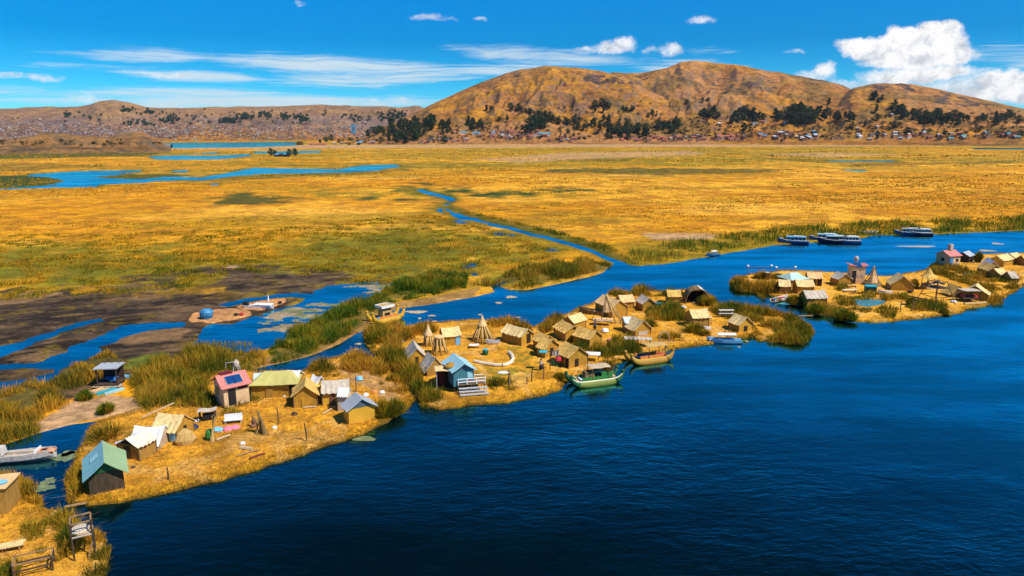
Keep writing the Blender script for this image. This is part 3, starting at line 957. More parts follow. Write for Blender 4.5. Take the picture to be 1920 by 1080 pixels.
# ------------------------------------------------------------------ reeds and grass
M['reed'] = mat('reed_blades', (1, 1, 1), 0.75, 0.12, 0.7, attr=True, transl=0.28, spec=0.15)


def blade_mesh(base, L, lean, w, col):
    """tapered blades: base (n,3), length, lean (n,2) horizontal reach of the tip, width, colour"""
    n = len(base)
    ang = rng.uniform(0, math.pi, n)
    wx, wy = np.cos(ang) * w / 2, np.sin(ang) * w / 2
    up = np.sqrt(np.maximum(L ** 2 - (lean ** 2).sum(1), (0.25 * L) ** 2))
    mid = base + np.stack([lean[:, 0] * 0.36, lean[:, 1] * 0.36, up * 0.58], -1)
    tip = base + np.stack([lean[:, 0], lean[:, 1], up], -1)
    side = np.stack([wx, wy, np.zeros(n)], -1)
    V = np.stack([base - side * 0.8, base + side * 0.8, mid + side, mid - side, tip + side * 0.25, tip - side * 0.25], 1).reshape(-1, 3)
    i = np.arange(n)[:, None] * 6
    F = np.concatenate([i + np.array([[0, 1, 2, 3]]), i + np.array([[3, 2, 4, 5]])], 1).reshape(-1, 4)
    return V, F, np.repeat(col, 6, 0)


PAL = {   # colour and share of each
    'green': [((0.075, 0.125, 0.007), 4), ((0.185, 0.185, 0.008), 4), ((0.36, 0.23, 0.012), 2)],
    'olive': [((0.090, 0.105, 0.006), 3), ((0.225, 0.175, 0.008), 4), ((0.44, 0.25, 0.016), 3)],
    'gold': [((0.11, 0.10, 0.007), 2.5), ((0.30, 0.18, 0.010), 4), ((0.52, 0.265, 0.02), 3.5)],
    'rust': [((0.100, 0.108, 0.006), 3), ((0.27, 0.19, 0.009), 4), ((0.46, 0.25, 0.022), 3)],
    'meadow': [((0.13, 0.125, 0.005), 3), ((0.27, 0.195, 0.006), 4), ((0.44, 0.24, 0.008), 3)],
    'field': [((0.19, 0.14, 0.008), 3), ((0.42, 0.20, 0.008), 4), ((0.56, 0.27, 0.016), 3)],
}


def pal_cols(pal, X, Y, s=2.2, seed=51):
    cs = np.array([p[0] for p in PAL[pal]]); ws = np.array([p[1] for p in PAL[pal]], float)
    cum = np.cumsum(ws) / ws.sum()
    t = fbm(X, Y, s, 3, seed)
    t = np.clip((t - 0.5) * 1.9 + 0.5 + rng.normal(0, 0.17, len(X)), 0, 0.999)
    k = np.searchsorted(cum, t)
    return cs[np.clip(k, 0, 2)] * rng.uniform(0.75, 1.25, (len(X), 1))


def in_poly(pts, n, grow=0.0, z=ISLE_H):
    w = poly_w(pts, z)
    x0, y0 = w.min(0); x1, y1 = w.max(0)
    X = rng.uniform(x0, x1, n * 3); Y = rng.uniform(y0, y1, n * 3)
    d = sdist(X, Y, w)
    k = d + (fbm(X, Y, 1.5, 3, 61) - .5) * 1.2 > -grow
    return X[k], Y[k], d[k], (x1 - x0) * (y1 - y0)


RH = 0.68


def bed(name, polys, h, pal, dens, z=0.25, lump=2.0, wmul=1.0, cap=90000, label=None):
    Vs, Fs, Cs, off = [], [], [], 0
    for pts in polys:
        w = poly_w(pts, z)
        A = float(np.ptp(w[:, 0]) * np.ptp(w[:, 1]))
        n = int(min(A * dens * 1.3, cap))
        X, Y, d, _ = in_poly(pts, max(n // 3, 30), z=z)
        if len(X) == 0:
            continue
        lumps = fbm(X, Y, lump, 2, 71)
        hh = h * RH * (0.25 + 1.25 * sstep(lumps, 0.28, 0.74)) * rng.uniform(0.6, 1.2, len(X)) * (0.55 + 0.45 * sstep(d, -0.2, 1.0))
        e = 0.25
        gx = fbm(X + e, Y, lump, 2, 71) - lumps; gy = fbm(X, Y + e, lump, 2, 71) - lumps
        out = -np.stack([gx, gy], -1) / e * lump * 0.9
        lean = (out * 0.45 + rng.normal(0, 0.30, (len(X), 2)) + np.where(rng.uniform(0, 1, (len(X), 1)) < 0.12, rng.normal(0, 0.8, (len(X), 2)), 0)) * hh[:, None] * 0.75
        dist = np.hypot(X, Y)
        wd = np.clip(dist * 0.00075, 0.03, 0.4) * wmul * 0.82 * rng.uniform(0.7, 1.3, len(X))
        keep = lumps > 0.30 + 0.12 * fbm(X, Y, lump * 3, 2, 72)
        X, Y, hh, lean, wd = X[keep], Y[keep], hh[keep], lean[keep], wd[keep]
        V, F, C = blade_mesh(np.stack([X, Y, np.full(len(X), z - 0.12)], -1), hh, lean, wd, pal_cols(pal, X, Y, lump * 1.3))
        Vs.append(V); Fs.append(F + off); Cs.append(C); off += len(V)
    o = mesh_np(name, np.concatenate(Vs), np.concatenate(Fs), M['reed'], np.concatenate(Cs), smooth=True)
    tag(o, kind='stuff')
    if label: o['label'] = label
    return o


def clump_verts(r, h, n, pal, wd, seed):
    q = np.sqrt(rng.uniform(0, 1, n)); t = rng.uniform(0, 2 * math.pi, n)
    X, Y = q * np.cos(t), q * np.sin(t)
    L = h * (1.05 - 0.35 * q ** 2) * rng.uniform(0.75, 1.1, n)
    lean = np.stack([X, Y], -1) * (r * 0.75) + rng.normal(0, 0.10, (n, 2)) * h
    return blade_mesh(np.stack([X * r * 0.6, Y * r * 0.6, np.full(n, -0.1)], -1), L, lean, wd * rng.uniform(0.7, 1.3, n), pal_cols(pal, X * r + seed * 7, Y * r, r * 0.7))


def clump(px, py, r, h, pal, label, n=420, z=ISLE_H, group=None):
    h = h * 0.85
    p = P(px, py, z)
    wd = max(0.04, math.hypot(p.x, p.y) * 0.0008)
    parts = [clump_verts(r, h, n, pal, wd, px)]
    for _ in range(2):   # side lobes make the outline uneven
        a = rng.uniform(0, 6.28); V, F, C = clump_verts(r * 0.6, h * rng.uniform(0.6, 0.9), n // 3, pal, wd, px + 3)
        V = V + np.array([math.cos(a) * r * 0.55, math.sin(a) * r * 0.55, 0]); parts.append((V, F, C))
    off, Vs, Fs, Cs = 0, [], [], []
    for V, F, C in parts:
        Vs.append(V); Fs.append(F + off); Cs.append(C); off += len(V)
    o = mesh_np('reed_clump', np.concatenate(Vs), np.concatenate(Fs), M['reed'], np.concatenate(Cs))
    o.location = p
    return tag(o, label, 'reed clump', group)


# marsh banks
bed('reed_bed', [[(880, 516), (872, 545), (800, 556), (745, 566), (728, 572), (698, 586), (682, 604), (640, 636), (580, 664), (540, 676), (505, 682), (505, 655), (540, 622), (600, 592), (670, 567), (720, 547), (760, 525), (800, 516)]], 2.1, 'green', 34, 0.25, 2.2, label='tall green reeds along the canal bank behind the long front island')
bed('reed_bed', [[(245, 705), (300, 678), (360, 655), (420, 655), (490, 662), (505, 680), (470, 696), (395, 702), (388, 745), (360, 766), (300, 768), (270, 778), (240, 735)]], 2.1, 'rust', 34, 0.25, 2.6, label='rusty gold reeds behind the pink roofed hut')
bed('reed_bed', [[(90, 722), (130, 690), (200, 662), (240, 680), (235, 700), (190, 715), (130, 733)]], 1.7, 'gold', 30, 0.25, 2.4, label='golden reeds beside the muddy stream')
bed('reed_bed', [[(-330, 770), (-100, 750), (0, 738), (60, 712), (108, 735), (130, 762), (92, 775), (76, 795), (75, 812), (30, 825), (0, 836), (-330, 905)]], 1.9, 'gold', 30, 0.25, 2.6, label='golden green reeds on the left bank of the inlet')
bed('reed_bed', [[(880, 534), (930, 530), (955, 510), (1000, 501), (1060, 495), (1108, 490), (1148, 498), (1130, 507), (1050, 527), (985, 541), (940, 540)]], 2.3, 'rust', 14, 0.25, 3.5, wmul=1.1, label='brownish reeds on the marsh point at the channel mouth')
bed('reed_bed', [[(1168, 489), (1180, 474), (1250, 458), (1400, 440), (1500, 426), (1700, 416), (1920, 408), (2300, 400), (2300, 425), (1920, 431), (1740, 438), (1600, 444), (1450, 456), (1400, 464), (1250, 490), (1185, 497)]], 2.4, 'green', 12.0, 0.25, 6.0, wmul=1.0, label='green reeds lining the far shore of the lake')
bed('reed_bed', [[(1172, 488), (1112, 464), (1056, 446), (1010, 434), (967, 421), (916, 411), (874, 402), (866, 397), (900, 403), (960, 414), (1020, 430), (1090, 447), (1185, 478)]], 1.5, 'olive', 5.0, 0.25, 5.0, label='dark reeds along the winding marsh channel')
bed('marsh_grass', [[(-250, 470), (300, 470), (700, 460), (950, 446), (1060, 474), (1030, 487), (940, 510), (860, 515), (760, 520), (640, 508), (560, 490), (420, 486), (300, 505), (200, 530), (0, 540), (-250, 552)]], 0.75, 'field', 3.2, 0.2, 5.0, wmul=1.1, cap=150000, label='golden olive marsh grass beyond the mud flats')
bed('marsh_grass', [[(-250, 440), (200, 440), (560, 425), (800, 400), (930, 432), (1060, 474), (1030, 486), (940, 508), (865, 515), (780, 518), (640, 506), (560, 488), (420, 484), (300, 500), (150, 528), (0, 538), (-250, 550)]], 0.8, 'meadow', 4.5, 0.2, 3.2, wmul=1.3, cap=170000, label='yellow green meadow grass beyond the mud flats')
bed('marsh_grass', [[(-200, 540), (0, 535), (200, 520), (320, 496), (480, 478), (640, 500), (780, 514), (720, 534), (600, 525), (520, 510), (430, 520), (340, 545), (200, 552), (0, 566), (-200, 580)]], 0.7, 'meadow', 9, 0.22, 3.4, wmul=1.3, cap=90000, label='broken yellow green grass along the edge of the mud flats')
bed('marsh_grass', [[(860, 395), (1150, 372), (1900, 350), (2200, 350), (2200, 400), (1900, 408), (1600, 424), (1400, 440), (1250, 456), (1180, 470), (1090, 448), (960, 414)]], 0.7, 'field', 1.0, 0.2, 7.0, wmul=0.9, cap=120000, label='golden marsh grass above the far lake shore')
bed('marsh_grass', [[(330, 541), (420, 536), (425, 520), (390, 510), (345, 518)], [(100, 556), (130, 552), (150, 556), (130, 562)], [(455, 500), (520, 498), (515, 515), (470, 520)], [(370, 645), (390, 640), (480, 640), (470, 650), (400, 660)]], 0.6, 'olive', 10, 0.2, 2.0, label='yellow green grass tufts on the mud')

def tussocks():
    """clumps of taller growth speckling the whole marsh plain"""
    n = 30000
    px = rng.uniform(-250, 2170, n); py = 478 - 200 * rng.uniform(0, 1, n) ** 0.85
    w = at(px, py, 0.2)
    X, Y = w[:, 0], w[:, 1]
    ok = sd_px(X, Y, MAIN, 60) > 2.0
    for wat in [RIVER, *POOLS, POND_L, LAKE_F]:
        ok &= sd_px(X, Y, wat, 200) < -1.5
    dens = fbm(X * 0.3, Y, 40.0, 5, 55, 0.6) + 0.5 * (fbm(X * .5, Y, 9.0, 3, 56) - .5)
    ok &= dens > 0.47 + 0.12 * fbm(X * 0.15, Y, 160.0, 3, 58) + 0.08 * (py < 320)
    X, Y = X[ok], Y[ok]; m = len(X)
    dist = np.hypot(X, Y)
    k = 4
    X, Y, dist = np.repeat(X, k), np.repeat(Y, k), np.repeat(dist, k)
    s = np.clip(dist * 0.0022, 0.5, 4.0)
    X = X + rng.normal(0, 1, m * k) * s * 2.2; Y = Y + rng.normal(0, 1, m * k) * s * 0.5
    L = np.clip(dist * 0.0015, 0.5, 2.0) * rng.uniform(0.5, 1.2, m * k)
    t = np.clip(fbm(X * .3, Y, 60.0, 4, 57) + rng.normal(0, 0.12, m * k), 0, 1)
    cs = np.array([(0.24, 0.17, 0.007), (0.36, 0.21, 0.007), (0.52, 0.245, 0.008), (0.66, 0.34, 0.03)])
    C = cs[np.clip((t * 5.2 - 0.9).astype(int), 0, 3)] * rng.uniform(0.7, 1.25, (m * k, 1))
    V, F, C = blade_mesh(np.stack([X, Y, np.full(m * k, 0.15)], -1), L, rng.normal(0, 0.35, (m * k, 2)) * L[:, None], s * rng.uniform(0.3, 1.0, m * k), C)
    tag(mesh_np('marsh_tussocks', V, F, M['reed'], C), 'tussocks speckling the golden marsh plain', kind='stuff')


tussocks()

# belts on the islands
ZI = ISLE_H
bed('reed_bed', [[(575, 703), (590, 709), (640, 706), (635, 690), (600, 682), (580, 688)], [(630, 692), (650, 698), (720, 708), (728, 695), (715, 680), (670, 668), (640, 674)], [(710, 720), (725, 735), (765, 742), (768, 724), (740, 706), (716, 708)]], 1.9, 'gold', 60, ZI, 2.2, label='golden reeds at the narrow end of the long front island')
bed('reed_bed', [[(412, 775), (440, 787), (475, 772), (492, 745), (490, 722), (466, 728), (458, 752), (425, 757)]], 1.2, 'rust', 60, ZI, 1.8, label='reeds in front of the pink roofed hut')
bed('reed_bed', [[(345, 762), (400, 772), (402, 745), (385, 715), (362, 722), (340, 740)]], 1.6, 'rust', 50, ZI, 2.0, label='dry brown reeds left of the pink roofed hut')
bed('reed_bed', [[(125, 908), (132, 944), (156, 936), (151, 880), (153, 848), (140, 860)]], 1.9, 'olive', 90, ZI, 1.3, label='olive reeds at the island edge beside the blue green hut')
bed('reed_bed', [[(-80, 900), (0, 900), (40, 932), (70, 945), (66, 918), (30, 898), (0, 890), (-80, 880)]], 1.6, 'gold', 90, ZI, 1.5, label='golden reeds along the inlet of the lower left island')
bed('reed_bed', [[(40, 1000), (60, 1040), (110, 1058), (150, 1040), (165, 1005), (148, 982), (120, 965), (92, 972)], [(0, 1052), (40, 1062), (36, 1082), (0, 1110), (-60, 1110)]], 1.9, 'olive', 110, ZI, 1.6, label='dense olive reeds in the middle of the lower left island')
bed('reed_bed', [[(150, 1000), (160, 1052), (202, 1055), (207, 1035), (190, 1005), (165, 985)], [(130, 1075), (160, 1092), (196, 1082), (200, 1062), (165, 1068)]], 1.2, 'gold', 100, ZI, 1.3, label='short golden reeds under the frame tower')
bed('reed_bed', [[(680, 626), (700, 662), (735, 690), (763, 722), (790, 762), (826, 770), (832, 748), (800, 732), (790, 702), (772, 682), (755, 658), (748, 640), (720, 618)]], 2.2, 'rust', 60, ZI, 2.2, label='dark reeds along the left edge of the middle island')
bed('reed_bed', [[(698, 622), (745, 645), (790, 634), (822, 620), (806, 608), (760, 612), (720, 612)], [(912, 607), (925, 614), (965, 612), (1000, 622), (975, 600), (940, 598)], [(1010, 614), (1015, 628), (1045, 617), (1064, 602), (1070, 590), (1050, 590)]], 1.8, 'gold', 45, ZI, 2.4, label='golden reeds along the back shore of the middle island')
bed('reed_bed', [[(1028, 628), (1055, 628), (1075, 657), (1130, 667), (1136, 650), (1100, 642), (1085, 626)], [(1115, 660), (1128, 682), (1152, 690), (1156, 672), (1140, 655)]], 1.7, 'olive', 45, ZI, 2.0, label='olive reeds between the huts of the middle island')
bed('reed_bed', [[(1138, 650), (1145, 670), (1206, 664), (1206, 646), (1180, 630), (1150, 638)]], 1.9, 'olive', 50, ZI, 2.0, label='olive reeds on the shore behind the yellow boat')
bed('reed_bed', [[(1140, 550), (1160, 558), (1240, 556), (1290, 562), (1292, 552), (1250, 545), (1200, 542)], [(1208, 582), (1215, 600), (1255, 604), (1292, 604), (1285, 590), (1262, 574), (1238, 576)]], 1.8, 'olive', 32, ZI, 2.6, label='reeds around the back huts of the middle island')
bed('reed_bed', [[(1326, 580), (1350, 598), (1405, 606), (1420, 626), (1440, 634), (1500, 643), (1527, 628), (1515, 612), (1480, 592), (1420, 582), (1370, 574)], [(1402, 628), (1418, 640), (1500, 646), (1520, 636), (1480, 625), (1430, 618)]], 1.8, 'olive', 38, ZI, 2.6, label='reeds covering the right tail of the middle island')
bed('reed_bed', [[(902, 716), (930, 735), (968, 734), (964, 716), (930, 712)]], 1.1, 'olive', 50, ZI, 1.5, label='low olive reeds beside the deck of the blue house')
bed('reed_bed', [[(1366, 535), (1378, 545), (1420, 549), (1402, 530), (1406, 518), (1384, 520)], [(1408, 540), (1430, 560), (1470, 568), (1476, 548), (1450, 534), (1425, 530)]], 2.1, 'gold', 26, ZI, 3.0, label='reeds on the left tip of the right island')
bed('reed_bed', [[(1508, 578), (1530, 592), (1590, 602), (1604, 586), (1560, 578), (1530, 570)], [(1556, 562), (1580, 577), (1612, 584), (1600, 562), (1645, 557), (1640, 549), (1590, 550)], [(1604, 586), (1680, 597), (1686, 580), (1650, 577), (1618, 578)], [(1640, 553), (1660, 561), (1706, 563), (1700, 550), (1665, 547)], [(1698, 576), (1712, 587), (1776, 583), (1778, 572), (1740, 567)]], 1.5, 'olive', 24, ZI, 2.6, label='olive reeds around the pool of the right island')
bed('reed_bed', [[(1744, 500), (1750, 514), (1790, 527), (1850, 548), (1905, 542), (1914, 525), (1880, 514), (1830, 515), (1800, 500), (1770, 488)], [(1846, 560), (1858, 573), (1880, 570), (1872, 550), (1850, 546)], [(1558, 537), (1570, 547), (1602, 537), (1598, 522), (1574, 520)]], 1.6, 'rust', 22, ZI, 3.2, label='brown green reeds below the pink roofed house on the right')

# lone clumps
for a in [(208, 818, 2.3, 2.0, 'gold', 'round golden reed clump behind the white roofed hut, on the inlet bank'), (200, 772, 0.9, 1.5, 'green', 'small dark green reed clump on the brown bank above the inlet'),
          (160, 748, 0.9, 1.5, 'green', 'small green reed tuft left of the turquoise planks'), (716, 778, 1.5, 2.5, 'olive', 'tall split reed clump right of the grey metal hut'), (742, 774, 1.3, 2.2, 'olive', 'shorter green reed clump at the water, right of the tall split one'),
          (1300, 622, 1.8, 2.0, 'olive', 'olive reed clump on bare straw below the wide roofed hut'), (1258, 634, 1.9, 1.4, 'rust', 'low brown reed mound behind the reed arch'), (1322, 628, 1.0, 1.2, 'gold', 'small golden reed tuft right of the olive clump below the wide roofed hut'),
          (1218, 610, 1.3, 1.6, 'olive', 'reed clump against the right side of the pale cloth tent'), (1430, 522, 2.0, 2.2, 'gold', 'golden reed clump near the rack standing in the lake'), (1457, 522, 1.2, 1.6, 'olive', 'small reed clump left of the mint green roof'),
          (1488, 568, 1.8, 2.2, 'olive', 'reed clump on the shore between the red boat and the grey roofed hut'), (1528, 586, 1.6, 2.2, 'green', 'green reed clump on the front shore of the right island'), (1576, 598, 1.5, 2.4, 'green', 'dark pointed reed clump at the waterline of the right island'),
          (1594, 600, 1.3, 2.0, 'green', 'darker reed clump right of the pointed one at the waterline'), (1713, 540, 0.7, 2.4, 'olive', 'slim reed clump just left of the pavilion tower'), (1834, 492, 0.7, 3.2, 'olive', 'slim dark reed sheaf standing beside the striped shed'),
          (1262, 588, 2.2, 3.0, 'green', 'big dark reed clump below the turquoise canoe'), (1325, 572, 2.0, 2.4, 'olive', 'reed clump right of the dark barrel shelter'), (1136, 690, 1.2, 1.6, 'gold', 'golden reed clump beside the white slab table'),
          (1050, 708, 0.9, 1.0, 'olive', 'small reed tuft behind the bow of the green boat'), (1708, 572, 0.8, 2.0, 'olive', 'pair of upright reed tufts left of the lookout frame'), (1770, 585, 1.2, 1.0, 'olive', 'low reed tuft at the foot of the lookout frame')]:
    clump(*a)


def fringe():
    """short straw sticking out of the edges of the straw islands, and loose straw lying on top"""
    Vs, Fs, Cs, off = [], [], [], 0
    for key, n, nl in (('a', 26000, 20000), ('b', 14000, 9000), ('c', 24000, 16000), ('d', 14000, 6000)):
        w = poly_w(ISL[key])
        seg = np.roll(w, -1, 0) - w
        ln = np.linalg.norm(seg, axis=1); cum = np.cumsum(ln) / ln.sum()
        k = np.searchsorted(cum, rng.uniform(0, 1, n)); k = np.clip(k, 0, len(w) - 1)
        p = w[k] + seg[k] * rng.uniform(0, 1, (n, 1))
        p = p + rng.normal(0, 0.75, (n, 2))
        d = sdist(p[:, 0], p[:, 1], w)
        nn = (fbm(p[:, 0], p[:, 1], 1.3, 4, 41) - .5) * .55 + (fbm(p[:, 0], p[:, 1], 4.0, 3, 42) - .5) * .9
        d2 = d + nn
        ok = (d2 > 0.02) & (d2 < 2.4)
        p, d2 = p[ok], d2[ok]
        m = len(p)
        L = rng.uniform(0.18, 0.5, m)
        lean = rng.normal(0, 0.55, (m, 2)) * L[:, None]
        z = ISLE_H * 0.62 * sstep(d2, -.12, .22) + ISLE_H * .38 * sstep(d2, .1, 1.6) - 0.06
        dist = np.hypot(p[:, 0], p[:, 1])
        wd = np.clip(dist * 0.0006, 0.03, 0.12)
        col = np.where(rng.uniform(0, 1, (m, 1)) < 0.75, np.array([[0.46, 0.23, 0.014]]), np.array([[0.24, 0.17, 0.015]])) * rng.uniform(0.6, 1.25, (m, 1))
        V, F, C = blade_mesh(np.stack([p[:, 0], p[:, 1], z], -1), L, lean, wd, col)
        Vs.append(V); Fs.append(F + off); Cs.append(C); off += len(V)
        # lying straw
        x0, y0 = w.min(0); x1, y1 = w.max(0)
        q = np.stack([rng.uniform(x0, min(x1, 160), nl * 2), rng.uniform(y0, y1, nl * 2)], -1)
        dd = sdist(q[:, 0], q[:, 1], w)
        q = q[dd > 0.9][:nl]; m = len(q)
        a = rng.uniform(0, 6.28, m); L = rng.uniform(0.25, 0.8, m)
        zz = ISLE_H + (fbm(q[:, 0], q[:, 1], 1.3, 4, 41) - .5) * .22 + 0.03
        lean = np.stack([np.cos(a), np.sin(a)], -1) * L[:, None] * 0.97
        col = np.array([[0.70, 0.37, 0.055]]) * rng.uniform(0.35, 1.15, (m, 1))
        V, F, C = blade_mesh(np.stack([q[:, 0], q[:, 1], zz], -1), L, lean, np.clip(np.hypot(q[:, 0], q[:, 1]) * 0.0006, 0.03, 0.12), col)
        V[:, 2] = np.minimum(V[:, 2], np.repeat(zz, 6) + 0.10)
        Vs.append(V); Fs.append(F + off); Cs.append(C); off += len(V)
    o = mesh_np('loose_straw', np.concatenate(Vs), np.concatenate(Fs), M['reed'], np.concatenate(Cs))
    tag(o, 'loose straw covering the floating islands', kind='stuff')


fringe()


def flat_patches(name, spots, mname, label, jag=0.35):
    """ragged rafts floating on the water"""
    b = MB()
    for px, py, w, h in spots:
        c = P(px, py, 0.0)
        s = math.hypot(c.x, c.y, CAMH) / FPX
        dy = h * s / max(0.12, CAMH / math.hypot(c.x, c.y, CAMH))
        n = 18
        ph = random.uniform(0, 6)
        vs = []
        for lay in (0.035, -0.05):
            for i in range(n):
                a = 2 * math.pi * i / n
                q = 1 + jag * (math.sin(3 * a + ph) * .5 + math.sin(7 * a + ph * 2) * .4 + math.sin(11 * a) * .3)
                vs.append((c.x + math.cos(a) * w * s / 2 * q, c.y + math.sin(a) * dy / 2 * q, lay))
        b.add(vs, [tuple(range(n)), tuple(range(2 * n - 1, n - 1, -1))] + [(i, (i + 1) % n, n + (i + 1) % n, n + i) for i in range(n)])
    tag(b.build(name, mname), label, kind='stuff')


flat_patches('water_weed', [(90, 903, 20, 9), (82, 915, 30, 9), (122, 856, 34, 13), (128, 850, 20, 8), (683, 823, 40, 8)], mat('weed', (0.20, 0.24, 0.10), 0.5, 0.5, 1.2, spec=0.4), 'pale green weed floating in the inlet beside the blue green hut')
flat_patches('floating_straw', [(958, 557, 20, 4), (935, 568, 13, 3), (810, 592, 14, 2.5), (787, 597, 6, 3), (815, 603, 12, 3), (900, 590, 8, 2), (972, 595, 8, 2), (836, 611, 7, 2), (740, 590, 30, 4), (700, 600, 16, 3), (668, 655, 8, 3), (672, 645, 12, 3), (1720, 462, 60, 2), (1870, 457, 16, 2), (1850, 470, 24, 2), (780, 585, 40, 5), (1400, 640, 6, 2), (1386, 651, 4, 2), (160, 940, 20, 4), (130, 895, 10, 3)], mat('raft_straw', (0.55, 0.38, 0.20), 0.8, 0.4, 2.5), 'scraps of straw floating on the channel')
# ------------------------------------------------------------------ materials of built things
mat('straw_roof', (0.88, 0.52, 0.12), 0.85, 0.45, 2.5, 0.6, 9, stripes=('X', 2.2, 0.25, (0.34, 0.19, 0.07)))
mat('pale_roof', (0.90, 0.63, 0.26), 0.85, 0.36, 2.0, 0.5, 9, stripes=('X', 1.6, 0.22, (0.42, 0.29, 0.16)))
mat('pink_straw', (0.86, 0.52, 0.22), 0.85, 0.22, 2.0, 0.5, 9, stripes=('X', 1.6, 0.22, (0.42, 0.24, 0.13)))
mat('grey_roof', (0.58, 0.48, 0.36), 0.85, 0.25, 2.0, 0.4, 9, stripes=('X', 1.8, 0.2, (0.24, 0.20, 0.16)))
mat('straw_wall', (0.64, 0.33, 0.025), 0.85, 0.35, 3.5, 0.6, 12, stretch=(1, 1, 0.25), stripes=('X', 3.5, 0.35, (0.20, 0.10, 0.02)))
mat('mat_wall', (0.50, 0.27, 0.045), 0.85, 0.35, 3.5, 0.6, 12, stretch=(1, 1, 0.25), stripes=('X', 2.6, 0.3, (0.17, 0.09, 0.022)))
mat('ply', (0.70, 0.37, 0.03), 0.7, 0.15, 1.2, 0.2, stretch=(1, 1, 0.3))
mat('dark_wall', (0.085, 0.055, 0.030), 0.85, 0.5, 3.5, 0.5, 12, stretch=(1, 1, 0.2), stripes=('X', 4.0, 0.4, (0.03, 0.02, 0.012)))
mat('dark_wood', (0.075, 0.045, 0.028), 0.8, 0.4, 4, 0.3)
mat('wood', (0.34, 0.20, 0.09), 0.8, 0.35, 4, 0.4, stretch=(1, 1, 0.3))
mat('pale_wood', (0.55, 0.40, 0.24), 0.8, 0.3, 4, 0.3)
mat('pole', (0.20, 0.125, 0.06), 0.8, 0.35, 5, 0.3)
mat('black', (0.018, 0.016, 0.015), 0.8, 0.3, 4)
mat('inside', (0.030, 0.020, 0.012), 0.9, 0.3, 4)  # near black colour standing in for the shade seen through openings
mat('white_tarp', (0.78, 0.76, 0.72), 0.55, 0.12, 1.5, 0.35, 5)
mat('cream_tarp', (0.74, 0.64, 0.46), 0.6, 0.15, 1.4, 0.35, 5)
mat('blue_tarp', (0.52, 0.66, 0.80), 0.5, 0.18, 1.2, 0.35, 5)
mat('grey_metal', (0.46, 0.47, 0.47), 0.45, 0.15, 1.2, 0.15, stripes=('X', 6.0, 0.22, (0.25, 0.26, 0.27)), metal=0.1)
mat('teal_metal', (0.20, 0.42, 0.44), 0.45, 0.12, 0.9, 0.12, stripes=('X', 5.0, 0.18, (0.13, 0.29, 0.31)))
mat('green_metal', (0.30, 0.42, 0.20), 0.45, 0.12, 0.9, 0.12, stripes=('X', 5.0, 0.18, (0.20, 0.29, 0.13)))
mat('aqua_metal', (0.34, 0.58, 0.62), 0.45, 0.10, 0.9, 0.12, stripes=('X', 5.0, 0.18, (0.23, 0.42, 0.46)))
mat('mint_metal', (0.45, 0.66, 0.55), 0.5, 0.2, 0.7, 0.12, stripes=('X', 5.0, 0.15, (0.33, 0.50, 0.42)))
mat('olive_roof', (0.50, 0.44, 0.13), 0.6, 0.15, 0.9, 0.25, 6, stripes=('X', 2.4, 0.15, (0.36, 0.31, 0.09)))
mat('pink_metal', (0.66, 0.20, 0.16), 0.5, 0.12, 0.8, 0.12, stripes=('X', 5.0, 0.15, (0.48, 0.14, 0.11)))
mat('tan_plaster', (0.68, 0.45, 0.24), 0.75, 0.12, 1.2, 0.1)
mat('grey_plaster', (0.62, 0.50, 0.37), 0.75, 0.12, 1.2, 0.1)
mat('blue_paint', (0.05, 0.25, 0.45), 0.5, 0.2, 2)
mat('teal_wall', (0.065, 0.19, 0.22), 0.6, 0.2, 1.5, 0.1)
mat('green_gable', (0.02, 0.10, 0.03), 0.6, 0.3, 1.5)
mat('slate_gable', (0.10, 0.13, 0.16), 0.6, 0.3, 1.5)
mat('solar', (0.008, 0.05, 0.16), 0.15, 0.2, 1.0, spec=0.6, stripes=('X', 5.0, 0.25, (0.02, 0.09, 0.22)))
mat('steel', (0.55, 0.55, 0.54), 0.4, 0.2, 3, metal=0.2)
mat('white_paint', (0.80, 0.79, 0.76), 0.45, 0.12, 2)
mat('gold_hull', (0.66, 0.37, 0.02), 0.6, 0.25, 3, 0.4, stripes=('X', 1.5, 0.5, (0.34, 0.16, 0.012)))
mat('worn_white', (0.66, 0.60, 0.53), 0.6, 0.4, 2.5)
mat('red', (0.50, 0.035, 0.04), 0.55, 0.25, 3)
mat('dark_red', (0.16, 0.015, 0.018), 0.6, 0.3, 3)
mat('orange', (0.72, 0.24, 0.06), 0.55, 0.2, 2)
mat('pink', (0.80, 0.22, 0.28), 0.7, 0.2, 3)
mat('turquoise', (0.03, 0.40, 0.48), 0.5, 0.2, 2)
mat('sky_blue', (0.20, 0.50, 0.75), 0.6, 0.2, 2)
mat('mid_blue', (0.03, 0.16, 0.38), 0.5, 0.25, 2)
mat('navy', (0.012, 0.03, 0.09), 0.5, 0.3, 2)
mat('green', (0.04, 0.22, 0.04), 0.6, 0.3, 3)
mat('lime_hull', (0.21, 0.25, 0.035), 0.6, 0.2, 3, 0.4, stripes=('X', 1.5, 0.6, (0.10, 0.13, 0.03)))
mat('dark_green', (0.015, 0.10, 0.03), 0.55, 0.25, 3)
mat('yellow_hull', (0.46, 0.25, 0.025), 0.6, 0.2, 3, 0.4, stripes=('X', 1.5, 0.6, (0.20, 0.09, 0.015)))
mat('yellow', (0.58, 0.36, 0.03), 0.6, 0.2, 3)
mat('reed_bundle', (0.56, 0.36, 0.12), 0.8, 0.3, 4, 0.5, 12, stretch=(1, 1, 0.2))
mat('reed_dark', (0.26, 0.16, 0.06), 0.85, 0.4, 4, 0.5, 12)
mat('glass_dark', (0.015, 0.03, 0.045), 0.1, 0.2, 2, spec=0.6)
mat('skin', (0.30, 0.15, 0.08), 0.6, 0.1, 4)
mat('brown_cloth', (0.20, 0.085, 0.04), 0.8, 0.25, 5)
